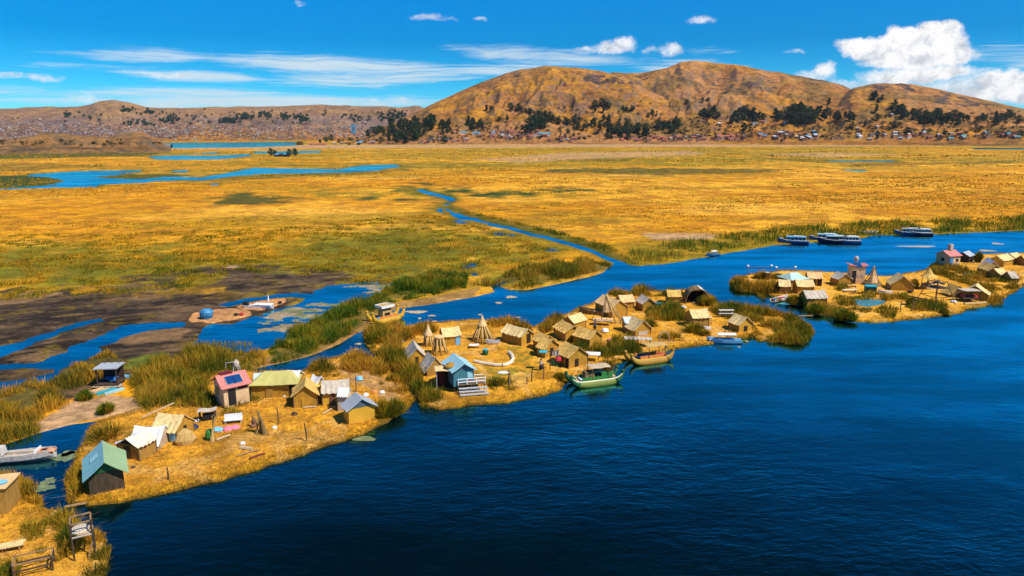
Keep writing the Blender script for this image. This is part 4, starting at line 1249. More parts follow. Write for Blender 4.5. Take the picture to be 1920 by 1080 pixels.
mat('dark_cloth', (0.035, 0.035, 0.045), 0.8, 0.3, 5, stripes=('Z', 4.0, 0.8, (0.35, 0.35, 0.34)))
mat('pool', (0.03, 0.26, 0.36), 0.08, 0.3, 0.6, 0.2, 3, spec=0.5)


def Zc(zx, zy, ox, oy, s):
    return (ox + zx / s, oy + zy / s)


def Z1(x, y): return Zc(x, y, 0, 640, 4)
def Z2(x, y): return Zc(x, y, 0, 840, 4)
def Z3(x, y): return Zc(x, y, 360, 640, 4)
def Z4(x, y): return Zc(x, y, 660, 540, 4.5)
def Z5(x, y): return Zc(x, y, 900, 530, 4.5)
def Z6(x, y): return Zc(x, y, 1180, 530, 5.3333)
def Z7(x, y): return Zc(x, y, 1360, 470, 6.4)
def Z8(x, y): return Zc(x, y, 1620, 430, 5.4)


# ------------------------------------------------------------------ huts
HS = 0.84     # these huts are small: a ridge stands about 2.4 m high


def hut(label, p1, p2, rh=3.0, W=3.2, wh=1.9, roof='straw_roof', roof2=None, wall='straw_wall', over=0.25, eave=0.22, sag=0.10, door=None, gable=None,
        window=None, hip=0.0, name='reed_hut', cat='hut', group=None, zg=ISLE_H, posts=True, droop=1.0, ragged=0.075, ext=0.0):
    rh, wh, W = rh * HS, wh * HS, W * HS
    A, B = P(*p1, zg + rh), P(*p2, zg + rh)
    c = (A + B) / 2; e = B - A
    L = math.hypot(e.x, e.y) + ext
    rz = math.atan2(e.y, e.x)
    t = thing(name, label, cat, (c.x, c.y, zg), rz, group)
    wl = max(L - 2 * over, 0.8) + 2 * hip
    h2 = W / 2
    # walls: long sides and gable ends, slightly leaning
    b = MB()
    x0, x1 = -wl / 2, wl / 2
    top = rh - 0.10
    if hip:
        b.box((0, 0, (wh - 0.12) / 2 - 0.1), (wl, W, wh + 0.08))
    else:
        b.add([(x0, -h2, -0.2), (x0, h2, -0.2), (x0, h2 * 0.98, wh - 0.08), (x0, 0, top), (x0, -h2 * 0.98, wh - 0.08),
               (x1, -h2, -0.2), (x1, h2, -0.2), (x1, h2 * 0.98, wh - 0.08), (x1, 0, top), (x1, -h2 * 0.98, wh - 0.08)],
              [(0, 1, 2, 3, 4), (9, 8, 7, 6, 5), (0, 5, 6, 1), (1, 6, 7, 2), (4, 9, 5, 0)])
    b.build('wall', M[wall], t)
    # roof slopes: sheets with thickness, sagging between the ends, ragged at the eave
    drop = (rh - wh) * (h2 + eave) / h2 * droop
    sd = random.uniform(0, 99)

    def slope(sg):
        def fn(u, v):
            hx = (L / 2 + hip * v) * (2 * u - 1)
            wv = math.sin(u * 9 + sd) * 0.03 + math.sin(u * 23 + sd * 2) * 0.02
            y = sg * (0.012 + v * (h2 + eave + (wv * 1.6 if ragged else 0)))
            z = rh + 0.045 - v * drop - sag * math.sin(math.pi * u) * (1 - 0.4 * v) - 0.06 * math.sin(math.pi * v) + (wv * v if ragged else 0) + ragged * v * math.sin(u * 31 + sd)
            return (hx, y, z)
        return fn
    for sg, rn in ((1, roof), (-1, roof2 or roof)):
        b = MB().sheet(slope(sg), 10, 4, 0.07)
        b.build('roof', M[rn], t, smooth=False)
    if hip:
        for sx in (-1, 1):
            b = MB()
            b.add([(sx * L / 2, 0, rh), (sx * (L / 2 + hip), h2 + eave, rh - drop + 0.02), (sx * (L / 2 + hip), -h2 - eave, rh - drop + 0.02),
                   (sx * L / 2, 0, rh - 0.06), (sx * (L / 2 + hip), h2 + eave, rh - drop - 0.04), (sx * (L / 2 + hip), -h2 - eave, rh - drop - 0.04)],
                  [(0, 1, 2), (3, 5, 4), (0, 3, 4, 1), (1, 4, 5, 2), (2, 5, 3, 0)])
            b.build('roof', M[roof], t)
    # corner posts and ridge pole
    if posts:
        for x in (x0, x1):
            for y in (-h2, h2):
                xx, yy = x + (0.03 if x > 0 else -0.03), y + (0.03 if y > 0 else -0.03)
                MB().tube([(xx, yy, -0.2), (xx, yy * .98, wh - 0.06)], 0.055, 6).build('post', M['pole'], t)
        if not hip:
            MB().tube([(-L / 2 - 0.12, 0, rh - 0.04), (0, 0, rh - 0.08 - sag), (L / 2 + 0.12, 0, rh - 0.04)], 0.05, 6).build('ridge_pole', M['pole'], t)
    toc = Vector((-c.x, -c.y, 0)).normalized()
    loc = Matrix.Rotation(-rz, 3, 'Z') @ toc
    sy = 1 if loc.y > 0 else -1
    sx = 1 if loc.x > 0 else -1
    for spec, nm in ((door, 'door'), (window, 'window')):  # panels in the inside colour paint the shade of an open doorway
        for side, pos, w, h, z0, m in (spec if isinstance(spec, list) else [spec] if spec else []):
            w, h, z0 = w * 0.85, h * HS, z0 * HS
            b = MB()
            if side == 'long':
                b.box((pos * wl, sy * (h2 + 0.02), z0 + h / 2), (w, 0.10, h))
            elif side == 'back':
                b.box((pos * wl, -sy * (h2 + 0.02), z0 + h / 2), (w, 0.10, h))
            elif side == 'far':
                b.box((-sx * (wl / 2 + 0.02), pos * W, z0 + h / 2), (0.10, w, h))
            else:
                b.box((sx * (wl / 2 + 0.02), pos * W, z0 + h / 2), (0.10, w, h))
            b.build(nm, M[m], t)
    if gable:   # panel filling the gable triangle that faces the camera
        b = MB()
        for xx in (sx * (wl / 2 + 0.012), sx * (wl / 2 + 0.05)):
            b.v += [(xx, -h2 * 0.96, wh), (xx, h2 * 0.96, wh), (xx, 0, top - 0.06)]
        b.f += [(0, 1, 2), (5, 4, 3), (0, 3, 4, 1), (1, 4, 5, 2), (2, 5, 3, 0)]; b.mi += [0] * 5
        b.build('gable', M[gable], t)
    t['half'] = 0
    del t['half']
    return t, dict(L=L, W=W, rh=rh, wh=wh, wl=wl, sx=sx, sy=sy, h2=h2, drop=drop, eave=eave)


def on_roof(t, g, sg, u, v, w, h, mname, name, thick=0.06, up=0.07):
    """a flat panel lying on a roof slope"""
    run = g['h2'] + g['eave']
    sl = math.atan2(g['drop'], run)
    b = MB().box((0, 0, 0), (w, h, thick))
    o = b.build(name, M[mname], t)
    o.location = (u * g['L'] / 2, sg * run * v, g['rh'] - v * g['drop'] + up)
    o.rotation_euler = (-sg * sl, 0, 0)
    return o


G_HUT = None
# long front island
t, g = hut('blue green metal roofed dark hut at the left end of the long front island', Z1(767, 746), Z1(779, 908), 3.7, 3.3, 2.35, 'green_metal', 'teal_metal', 'dark_wall', over=0.55, eave=0.42, sag=0, gable='green_gable', name='metal_roof_hut', ragged=0, posts=False)
on_roof(t, g, -1, -0.1, 0.45, 1.0, 0.8, 'aqua_metal', 'roof_patch', 0.03, 0.09)
hut('brown mat hut under a stretched cream sheet, beside the blue green hut', Z1(938, 730), Z1(1090, 655), 2.7, 3.2, 1.9, 'white_tarp', 'cream_tarp', 'mat_wall', over=0.2, sag=0.18, gable='inside', door=('gable', 0.05, 0.8, 1.5, 0.1, 'dark_wall'))
hut('patched tent under white and pale blue tarpaulins behind the cream sheeted hut', Z1(1010, 632), Z1(1238, 630), 2.5, 3.0, 1.2, 'blue_tarp', 'white_tarp', 'pale_wood', over=0.1, eave=0.5, sag=0.22, ragged=0.09, name='tarp_tent', cat='tent', posts=False)
hut('beige matting tent hut with a blue doorway', Z1(1185, 535), Z1(1385, 552), 3.0, 3.4, 1.7, 'pale_roof', None, 'straw_wall', over=0.15, eave=0.35, sag=0.08, door=[('long', 0.33, 0.8, 1.5, 0.05, 'sky_blue'), ('gable', 0.0, 0.5, 1.3, 0.3, 'inside')])
t, g = hut('tan walled house with a pink roof carrying solar panels', Z1(1612, 262), Z1(1838, 214), 4.4, 3.9, 3.3, 'pink_metal', None, 'tan_plaster', over=0.3, eave=0.4, sag=0, ragged=0, posts=False, door=('long', -0.18, 1.0, 2.3, 0.4, 'black'), window=[('far', 0.1, 0.9, 1.0, 1.6, 'mat_wall'), ('gable', 0.1, 0.9, 1.0, 1.6, 'mat_wall'), ('long', 0.25, 1.3, 0.4, 2.5, 'black')], name='pink_roof_house', cat='house')
for u in (-0.24, 0.22):
    p = on_roof(t, g, g['sy'], u, 0.52, 1.05, 1.35, 'steel', 'solar_panel', 0.05, 0.11)
    MB().box((0, 0, 0.03), (0.97, 1.27, 0.03)).build('cell_sheet', M['solar'], p)
b = MB().box((0, 0, 0), (1.4, 0.9, 0.35)); b.build('roof_hatch', M['dark_red'], t, loc=(-0.5, -g['sy'] * 0.3, g['rh'] - 0.05))
hut('long hut with an olive yellow hipped roof behind the straw yard', Z3(545, 224), Z3(718, 218), 3.3, 4.6, 2.2, 'olive_roof', None, 'straw_wall', hip=1.5, eave=0.35, sag=0.05, ragged=0.02, door=[('long', -0.1, 1.0, 1.8, 0, 'mat_wall'), ('long', 0.42, 0.9, 1.8, 0, 'inside')], name='hip_roof_hut')
hut('pale blue tarp lean to against the left end of the olive roofed hut', Z3(462, 240), Z3(530, 236), 2.9, 2.6, 2.0, 'blue_tarp', None, 'mat_wall', sag=0.05, posts=False, name='lean_to', cat='shed')
hut('white tarp lean to against the right end of the olive roofed hut', Z3(715, 216), Z3(815, 218), 3.0, 3.0, 2.0, 'white_tarp', None, 'mat_wall', sag=0.08, posts=False, name='lean_to', cat='shed')
hut('small gabled reed hut with smooth tan roof facing the straw yard', Z3(843, 335), Z3(856, 266), 3.3, 3.2, 2.0, 'straw_roof', None, 'straw_wall', over=0.3, eave=0.3, sag=0.05, door=('gable', 0.05, 0.7, 1.4, 0.0, 'straw_wall'))
hut('crumpled white tarp shelter behind the small gabled reed hut', Z3(905, 245), Z3(968, 262), 3.1, 1.8, 1.9, 'white_tarp', None, 'straw_wall', sag=0.25, ragged=0.14, posts=False, name='tarp_shelter', cat='shed')
hut('ochre hut with a flat grey white roof and a brown door', Z3(970, 297), Z3(1180, 283), 3.2, 3.2, 2.15, 'grey_roof', None, 'ply', over=0.1, eave=0.3, sag=0.05, door=('long', -0.12, 0.75, 1.7, 0.05, 'brown_cloth'))
hut('ochre plywood hut with a light grey metal gabled roof at the waterside', Z3(1275, 433), Z3(1222, 381), 3.4, 3.6, 2.2, 'grey_metal', None, 'ply', over=0.3, eave=0.3, sag=0, ragged=0, gable='slate_gable', posts=False, name='metal_roof_hut')
hut('narrow grey walled annex with a white roof behind the grey metal hut', Z3(1098, 348), Z3(1182, 350), 3.1, 1.9, 2.4, 'white_tarp', None, 'grey_plaster', over=0.08, sag=0.03, posts=False, name='annex', cat='shed')
# middle island
hut('straw hut with a pale roof and light blue door by the back shore', Z4(748, 338), Z4(902, 323), 3.1, 3.2, 2.0, 'pale_roof', None, 'straw_wall', door=('long', 0.36, 0.85, 1.6, 0.1, 'sky_blue'))
hut('straw hut with its dark gable doorway open, near the conical tower', Z4(1310, 300), Z4(1488, 346), 3.0, 3.2, 1.9, 'pale_roof', None, 'straw_wall', door=[('gable', 0.12, 1.0, 1.7, 0.3, 'inside')])
hut('small grey roofed tent hut at the left end of the middle island', Z4(546, 508), Z4(515, 440), 2.8, 2.9, 1.2, 'grey_roof', None, 'straw_wall', over=0.15, ext=0.3, door=('gable', 0.0, 0.5, 1.3, 0, 'inside'))
hut('steep grey sheeted tent hut behind the blue house', Z4(640, 540), Z4(705, 590), 2.9, 2.9, 1.2, 'grey_roof', None, 'mat_wall', over=0.12, eave=0.4, sag=0.12, ragged=0.08)
t, g = hut('teal walled house on stilts with an aqua metal roof', Z4(950, 640), Z4(853, 549), 3.3, 3.2, 2.3, 'aqua_metal', None, 'teal_wall', over=0.4, eave=0.32, sag=0, ragged=0, gable='slate_gable', posts=False, window=('gable', -0.3, 0.8, 1.0, 0.9, 'aqua_metal'), name='blue_house', cat='house', zg=ISLE_H + 1.0)
for x in (-1, 0, 1):
    for y in (-1, 1):
        MB().tube([(x * g['wl'] * .45, y * g['h2'] * .9, -1.2), (x * g['wl'] * .45, y * g['h2'] * .9, 0.0)], 0.08, 6).build('stilt', M['dark_wood'], t)
hut('small straw hut squeezed behind two tan roofed huts', Z5(500, 412), Z5(588, 448), 2.8, 2.8, 1.8, 'straw_roof')
hut('tan roofed hut left of the open doorway hut and pole stand', Z5(527, 452), Z5(615, 478), 3.1, 3.3, 1.8, 'straw_roof', door=('gable', 0.0, 0.8, 1.4, 0.1, 'inside'))
hut('large tan roofed hut with dark arched openings near the green boat', Z5(718, 492), Z5(840, 546), 3.4, 3.8, 2.0, 'straw_roof', door=[('gable', -0.08, 0.7, 1.3, 0.1, 'inside'), ('long', 0.38, 0.8, 1.6, 0.0, 'inside')])
hut('tan roofed hut half hidden by reeds, left of the middle row', Z5(690, 312), Z5(796, 366), 2.9, 3.4, 1.8, 'straw_roof')
hut('tan hut with a patched pale roof at the back of the middle row', Z5(740, 284), Z5(850, 250), 2.9, 3.0, 1.9, 'pale_roof')
hut('long tan roofed hut sunk in reeds in front of the middle row', Z5(828, 365), Z5(986, 405), 2.9, 3.3, 1.7, 'straw_roof')
hut('tall hut with a pinkish roof behind the reed tripod', Z5(1036, 98), Z5(1186, 151), 3.6, 3.9, 2.3, 'pink_straw', wall='straw_wall', door=('gable', 0.0, 0.7, 1.5, 0, 'straw_wall'))
hut('pale roofed hut between the pinkish hut and the grey hut', Z5(1167, 105), Z5(1286, 98), 3.0, 3.0, 1.9, 'pink_straw')
hut('little grey roofed hut beside the turquoise canoe', Z5(1366, 95), Z5(1432, 131), 2.9, 2.8, 1.8, 'grey_roof')
hut('pale cloth tent hut with a woven screen front', Z5(1297, 278), Z5(1386, 318), 3.0, 3.4, 1.5, 'pale_roof', None, 'straw_wall', eave=0.4, sag=0.2, ragged=0.1, door=('gable', 0.0, 2.0, 0.8, 0, 'grey_roof'), name='cloth_tent', cat='tent')
hut('blue grey roofed shed joined to the pale cloth tent', Z5(1205, 288), Z5(1270, 285), 2.7, 2.2, 1.9, 'blue_tarp', None, 'mat_wall', posts=False, name='shed', cat='shed')
hut('wide roofed hut with brown walls alone on bare straw', Z6(596, 268), Z6(780, 260), 3.3, 3.4, 2.1, 'pale_roof', None, 'mat_wall')
hut('low hut with a slanting tan roof at the root of the reed tail', Z6(1058, 305), Z6(1182, 346), 2.9, 3.4, 1.6, 'pale_roof', None, 'straw_wall', door=('gable', 0.0, 0.8, 1.1, 0, 'inside'))
hut('small yellow roofed hut on the back shore left of the dark shelter', Z6(372, 70), Z6(512, 70), 3.0, 2.8, 1.9, 'straw_roof', None, 'mat_wall')
# right island
hut('hut with a mint green hipped roof on the right island', Z7(775, 268), Z7(862, 262), 3.7, 5.0, 2.6, 'mint_metal', None, 'mat_wall', hip=1.4, eave=0.3, sag=0, ragged=0, name='hip_roof_hut')
hut('narrow straw hut below the mint green roof', Z7(634, 342), Z7(780, 348), 3.2, 3.4, 2.0, 'pale_roof', None, 'mat_wall')
hut('broad straw hut with a wide pale roof below the mint green roof', Z7(836, 345), Z7(1052, 348), 3.2, 3.6, 2.0, 'pale_roof', None, 'straw_wall')
hut('grey roofed straw hut nearest the red boat', Z7(932, 476), Z7(1188, 470), 3.3, 3.8, 2.0, 'grey_roof', None, 'straw_wall')
hut('open fronted straw hut right of the mint green roof', Z7(976, 256), Z7(1160, 262), 3.2, 3.4, 2.1, 'pink_straw', None, 'straw_wall', door=[('long', -0.1, 0.8, 1.6, 0, 'inside'), ('long', 0.35, 0.9, 1.7, 0, 'inside')])
hut('grey roofed hut left of the pink topped tower', Z7(1346, 246), Z7(1452, 282), 3.1, 3.6, 1.9, 'grey_roof', None, 'straw_wall')
hut('broad gabled straw hut with a cream ridge in the middle of the right island', Z8(402, 475), Z8(352, 438), 3.6, 5.0, 1.5, 'pale_roof', None, 'straw_wall', over=0.15, ext=0.6)
hut('steep straw hut with pale roof edges beside the market stall', Z8(1130, 572), Z8(1150, 545), 3.3, 5.2, 1.5, 'pale_roof', None, 'straw_wall', over=0.4, door=('gable', 0.0, 1.0, 1.3, 0, 'mat_wall'))
hut('low thatched hut behind the lookout frame', Z8(870, 545), Z8(980, 580), 2.6, 3.4, 1.0, 'straw_roof', None, 'reed_dark', eave=0.4)
# far right end
t, g = hut('tan and blue walled house with a pink metal roof at the far right', Z8(800, 216), Z8(925, 206), 4.6, 4.4, 3.4, 'pink_metal', None, 'tan_plaster', over=0.3, eave=0.3, sag=0, ragged=0, posts=False, window=[('long', 0.2, 0.9, 0.8, 1.6, 'black'), ('gable', 0.0, 1.0, 0.9, 1.6, 'black'), ('far', 0.0, 3.4, 2.2, 0.5, 'blue_paint'), ('long', -0.34, 1.2, 2.6, 0.2, 'blue_paint')], name='pink_roof_house', cat='house')
MB().box((0, 0, 0.5), (0.9, 0.9, 1.5)).build('chimney_box', M['grey_roof'], t, loc=(0.3, 0, g['rh'] + 0.2))
hut('dark shed under a white striped roof right of the far pink house', Z8(1002, 232), Z8(1064, 216), 2.9, 3.6, 1.9, 'grey_metal', None, 'dark_wall', sag=0, ragged=0, name='shed', cat='shed')
hut('tan roofed straw hut deep in shade at the far right', Z8(1230, 326), Z8(1346, 366), 2.9, 3.8, 1.5, 'straw_roof', None, 'mat_wall')
hut('white sheeted tent between the far right huts', Z8(1252, 282), Z8(1322, 322), 2.5, 2.6, 1.1, 'white_tarp', None, 'straw_wall', posts=False, name='tarp_tent', cat='tent')
hut('pale roofed hut with a dark open door at the far right', Z8(1345, 266), Z8(1452, 243), 3.1, 3.8, 1.9, 'pale_roof', None, 'straw_wall', door=('far', 0.0, 0.9, 1.6, 0, 'inside'))
hut('cream roofed hut second from the right picture edge', Z8(1470, 242), Z8(1548, 232), 3.0, 3.4, 1.9, 'pale_roof', None, 'straw_wall')
hut('pale roofed low hut below the white sheeted tent', Z8(1312, 396), Z8(1406, 390), 2.7, 3.4, 1.5, 'pale_roof', None, 'mat_wall')
hut('slate grey roofed low hut nearest the far right shore', Z8(1448, 426), Z8(1524, 424), 2.6, 3.4, 1.3, 'grey_roof', None, 'mat_wall')
hut('straw hut cut off by the right picture edge', Z8(1590, 262), Z8(1690, 258), 2.9, 3.2, 1.8, 'straw_roof', None, 'mat_wall')
# ------------------------------------------------------------------ boats
def hull_mesh(L, B, D, sheer=0.25, flat_bow=False, floor=0.4, n=14):
    """open boat shell with an inside; bow at -x"""
    m = MB()
    rows = []
    for i in range(n + 1):
        s = i / n
        x = -L / 2 + L * s
        b = B / 2 * (min(1.0, (s / 0.42)) ** (0.35 if flat_bow else 0.65)) * (1 - 0.16 * max(0, s - 0.6) / 0.4)
        b = max(b, 0.30 * B / 2 if flat_bow else 0.03)
        top = D + sheer * (1 - s) ** 2 * 1.6 + sheer * 0.3 * s ** 3
        keel = -0.15 + 0.35 * D * max(0, 0.25 - s) / 0.25
        th = min(0.08, b * 0.5)
        fl = min(keel + floor * D + 0.12, top - 0.08)
        rows.append([(x, -b, top), (x, -b * .92, keel + (top - keel) * .45), (x, -b * .5, keel + 0.05), (x, 0, keel), (x, b * .5, keel + 0.05), (x, b * .92, keel + (top - keel) * .45), (x, b, top),
                     (x, b - th, top), (x, (b - th) * .9, fl), (x, -(b - th) * .9, fl), (x, -b + th, top)])
    k = len(rows[0])
    m.add([p for r in rows for p in r], [(i * k + j, (i + 1) * k + j, (i + 1) * k + (j + 1) % k, i * k + (j + 1) % k) for i in range(n) for j in range(k)]
          + [tuple(range(k)), tuple(n * k + j for j in range(k))[::-1]])
    return m


def reed_boat(label, pc, L, deg, cols, up=1.35, canopy=None, tower=False, span=1.7, z=0.0):
    """pair of reed bundles with upturned ends, a deck and a canopy; cols = hull, trim, head"""
    c = P(*pc, z)
    t = thing('reed_boat', label, 'reed boat', c, R(deg))
    for sy in (-1, 1):
        pts, rs, tp, tr = [], [], [], []
        for i in range(23):
            s = -1 + 2 * i / 22
            x = s * L / 2 * (1 - 0.10 * abs(s) ** 8)
            zz = 0.22 + up * abs(s) ** 4.5
            pts.append((x, sy * span / 2, zz)); rs.append(0.56 * (1 - 0.68 * abs(s) ** 3))
            if abs(s) < 0.93:
                tp.append((x, sy * (span / 2 + 0.14), zz + 0.47 * (1 - 0.68 * abs(s) ** 3))); tr.append(0.13 * (1 - 0.4 * abs(s) ** 3))
        h = MB().tube(pts, rs, 12).build('hull', M[cols[0]], t, smooth=True)
        MB().tube(tp, tr, 6).build('trim', M[cols[1]], h, smooth=True)
        for sg in (1, -1):
            seg = [(Vector(q), r * 1.06) for q, r in zip(pts, rs)][:5][::1] if sg > 0 else [(Vector(q), r * 1.06) for q, r in zip(pts, rs)][-5:]
            MB().tube([q for q, r in seg], [r for q, r in seg], 10).build('prow', M[cols[2]], h, smooth=True)
        for e in (0, -1):
            p = Vector(pts[e])
            MB().lathe([(0.02, -0.18), (0.24, -0.1), (0.27, 0.06), (0.18, 0.22), (0.03, 0.28)], p, 8).build('prow_head', M[cols[2]], h, smooth=True)
    MB().box((0, 0, 0.62), (L * 0.62, span + 0.1, 0.10)).build('deck', M['pale_wood'], t)
    for sy in (-1, 1):
        MB().box((0, sy * (span / 2 - 0.1), 0.93), (L * 0.5, 0.10, 0.5)).build('side_board', M[cols[3]], t)
    for i, mname in enumerate(cols[4:]):
        MB().box((-L * 0.2 + i * L * 0.16, 0, 0.80), (L * 0.12, span * 0.7, 0.22)).build('bench', M[mname], t)
    if canopy:
        x0, w, l, hz, mname = canopy
        for sx in (-1, 1):
            for sy in (-1, 1):
                MB().tube([(x0 + sx * l * 0.42, sy * w * 0.42, 0.65), (x0 + sx * l * 0.42, sy * w * 0.42, hz)], 0.05, 6).build('canopy_post', M['pole'], t)
        MB().sheet(lambda u, v: (x0 + (u - .5) * l, (v - .5) * w, hz + 0.12 * math.sin(math.pi * v) + 0.04 * math.sin(u * 11)), 8, 4, 0.06).build('canopy', M[mname], t)
    if tower:
        MB().box((-0.2, 0, 1.55), (2.0, 1.5, 1.8), taper=0.86).build('cabin', M['reed_bundle'], t)
        for sy in (-1, 1):
            MB().box((-0.2, sy * 0.74, 1.4), (1.1, 0.06, 0.6)).build('window', M['inside'], t)
        MB().box((-0.2, 0, 2.62), (2.7, 2.1, 0.16)).build('roof', M['dark_red'], t)
        MB().box((-0.2, 0, 2.86), (2.5, 1.9, 0.2)).build('upper_bench', M['reed_bundle'], t)
        for sx in (-1, 1):
            MB().box((-0.2 + sx * 1.32, 0, 2.82), (0.08, 2.1, 0.42)).build('roof_rail', M['white_paint'], t)
        for sy in (-1, 1):
            MB().box((-0.2, sy * 1.02, 2.82), (2.55, 0.08, 0.42)).build('roof_rail', M['white_paint'], t)
    return t


reed_boat('yellow twin hulled reed boat with orange sides, moored at the middle island', Z5(1425, 665), 7.6, 21, ('yellow_hull', 'yellow', 'yellow_hull', 'orange', 'navy', 'mid_blue', 'black', 'red'), canopy=(0.8, 2.0, 3.2, 2.5, 'reed_bundle'))
gb = reed_boat('green twin hulled reed boat with dark green prows and a pole canopy', Z5(965, 850), 8.2, 19, ('lime_hull', 'cream_tarp', 'dark_green', 'green', 'white_paint', 'dark_red', 'black', 'pale_wood'), canopy=(0.5, 1.9, 2.8, 2.4, 'pale_wood'))
MB().box((-0.9, 0, 1.25), (1.5, 1.2, 1.1), taper=0.8).build('cabin', M['reed_dark'], gb)
MB().box((1.5, -0.6, 1.15), (1.6, 0.1, 0.9)).build('panel', M['green'], gb)
for x_, y_, mn_ in ((-0.2, 0.3, 'dark_red'), (0.4, -0.2, 'black'), (1.2, 0.3, 'brown_cloth')):
    MB().lathe([(0.3, 0), (0.38, 0.2), (0.2, 0.5)], (x_, y_, 0.66), 8, jag=0.08).build('bundle', M[mn_], gb)
reed_boat('ochre reed boat with a tall reed cabin and railed roof beside the green reeds', (724, 602), 7.4, 46, ('gold_hull', 'yellow', 'gold_hull', 'orange', 'sky_blue', 'white_paint'), tower=True, up=1.8)


def tour_boat(label, px, py, L, deg, cabin='white_paint', roof='sky_blue', hull='mid_blue', group=None):
    t = thing('tour_boat', label, 'boat', P(px, py, 0), R(deg), group)
    B = L * 0.27
    h = hull_mesh(L, B, 0.95, 0.45).build('hull', M[hull], t)
    pts = [(-L * .47, 0, 1.68), (-L * .3, -B * .42, 1.33), (0, -B * .505, 1.07), (L * .5, -B * .43, 1.06)]
    MB().tube(pts, 0.07, 6).build('rub_rail', M['white_paint'], h)
    MB().tube([(x, -y, z) for x, y, z in pts], 0.07, 6).build('rub_rail', M['white_paint'], h)
    cl = L * 0.62
    c = MB().box((L * 0.09, 0, 1.45), (cl, B * 0.82, 1.3), taper=0.94).build('cabin', M[cabin], t)
    for sy in (-1, 1):
        for i in range(5):
            MB().box((L * .09 - cl * .39 + cl * .195 * i, sy * B * 0.402, 1.62), (cl * 0.15, 0.06, 0.55)).build('window', M['glass_dark'], c)
    MB().box((L * .09 - cl * .492, 0, 1.62), (0.06, B * .62, 0.5)).build('windscreen', M['glass_dark'], c)
    MB().box((L * .09, 0, 2.16), (cl * 1.04, B * .88, 0.12)).build('roof', M[roof], t)
    MB().box((L * .16, 0, 2.34), (cl * .55, B * .5, 0.18)).build('roof_bench', M['white_paint'], t)
    MB().tube([(L * .09 - cl * .4, -B * .3, 2.2), (L * .09 - cl * .4, -B * .3, 3.1)], 0.03, 5).build('mast', M['steel'], t)
    return t


tour_boat('blue hulled cabin boat moored alone at the far reed bank', 1487, 457, 8.6, -20, group=None)
tour_boat('blue cabin boat with a pale blue roof, first of the three moored together', 1545, 452, 8.8, -14, roof='aqua_metal')
tour_boat('cabin boat with a brick red cabin side, second of the three moored together', 1562, 456, 8.6, -14, cabin='dark_red', roof='aqua_metal', hull='navy')
tour_boat('low blue cabin boat with a white roof, last of the three moored together', 1588, 457, 7.6, -12, roof='white_paint')
tour_boat('cabin boat with a reddish roof, left one of the pair near the far right bank', 1702, 441, 8.2, -18, roof='grey_roof', hull='mid_blue')
tour_boat('cabin boat with a white roof, right one of the pair near the far right bank', 1724, 442, 7.6, -12, roof='white_paint', hull='navy')


def open_boat(label, pc, L, B, deg, hull, inner, name='rowing_boat', canopy=None, thwarts=2, extras=(), z=0.0, D=0.6, flat=False, sheer=0.25):
    t = thing(name, label, 'boat', P(*pc, z), R(deg))
    hull_mesh(L, B, D, sheer, flat).build('hull', M[hull], t)
    MB().box((L * .1, 0, D * 0.36), (L * .6, B * .62, 0.04)).build('floor', M[inner], t)
    for i in range(thwarts):
        MB().box((-L * .12 + i * L * .24, 0, D * .8), (0.28, B * .88, 0.06)).build('thwart', M['pale_wood'], t)
    if canopy:
        mname, cl, hz = canopy
        for sx in (-1, 1):
            for sy in (-1, 1):
                MB().tube([(L * .05 + sx * cl * .42, sy * B * .36, D * .5), (L * .05 + sx * cl * .42, sy * B * .36, hz)], 0.035, 5).build('canopy_post', M['steel'], t)
        MB().sheet(lambda u, v: (L * .05 + (u - .5) * cl, (v - .5) * B * .9, hz + 0.14 * math.sin(math.pi * v)), 6, 6, 0.05).build('canopy', M[mname], t)
    for nm, c, s, mname in extras:
        MB().box(c, s, taper=0.9).build(nm, M[mname], t)
    return t


open_boat('white and orange motorboat in the inlet, cut off by the left picture edge', Z1(170, 892), 6.2, 1.75, 190, 'worn_white', 'pale_wood', 'motorboat', D=0.75, flat=True, thwarts=2,
          extras=(('foredeck', (-2.35, 0, 0.93), (1.5, 0.95, 0.12), 'orange'), ('hatch', (-2.1, 0, 1.01), (0.5, 0.45, 0.06), 'black'), ('bench', (0.2, 0.5, 0.62), (2.6, 0.4, 0.4), 'grey_roof'), ('bench', (0.2, -0.5, 0.62), (2.6, 0.4, 0.4), 'grey_roof'), ('windscreen_frame', (-1.5, 0, 1.05), (0.1, 1.5, 0.3), 'white_paint'), ('cabin', (2.3, 0, 1.15), (1.5, 1.3, 0.8), 'worn_white')))
open_boat('blue and white launch under a white awning at the front shore', Z6(948, 605), 5.4, 1.5, -3, 'sky_blue', 'mid_blue', 'launch', canopy=('white_tarp', 2.8, 1.5), thwarts=1, D=0.55, sheer=0.3, extras=(('seat_cover', (0.3, 0, 0.66), (2.4, 1.1, 0.3), 'mid_blue'), ('bow_deck', (-1.9, 0, 0.72), (1.0, 0.7, 0.08), 'white_paint')))
open_boat('turquoise canoe drawn up between reeds on the back shore', Z5(1480, 188), 4.4, 0.9, -28, 'turquoise', 'turquoise', 'canoe', thwarts=2, z=ISLE_H, D=0.45)
open_boat('red and white rowing boat nosed into the reeds of the right island', Z7(655, 605), 5.0, 1.5, 215, 'white_paint', 'red', thwarts=2, extras=(('seat_cover', (-0.4, 0, 0.55), (2.4, 1.1, 0.2), 'red'), ('cloth', (1.7, 0, 0.62), (0.9, 1.0, 0.2), 'mid_blue')))
open_boat('small blue motorboat with a white cabin top at the channel mouth', (1336, 480), 4.2, 1.4, 25, 'mid_blue', 'white_paint', 'motorboat', canopy=('white_tarp', 1.8, 1.35), thwarts=1)
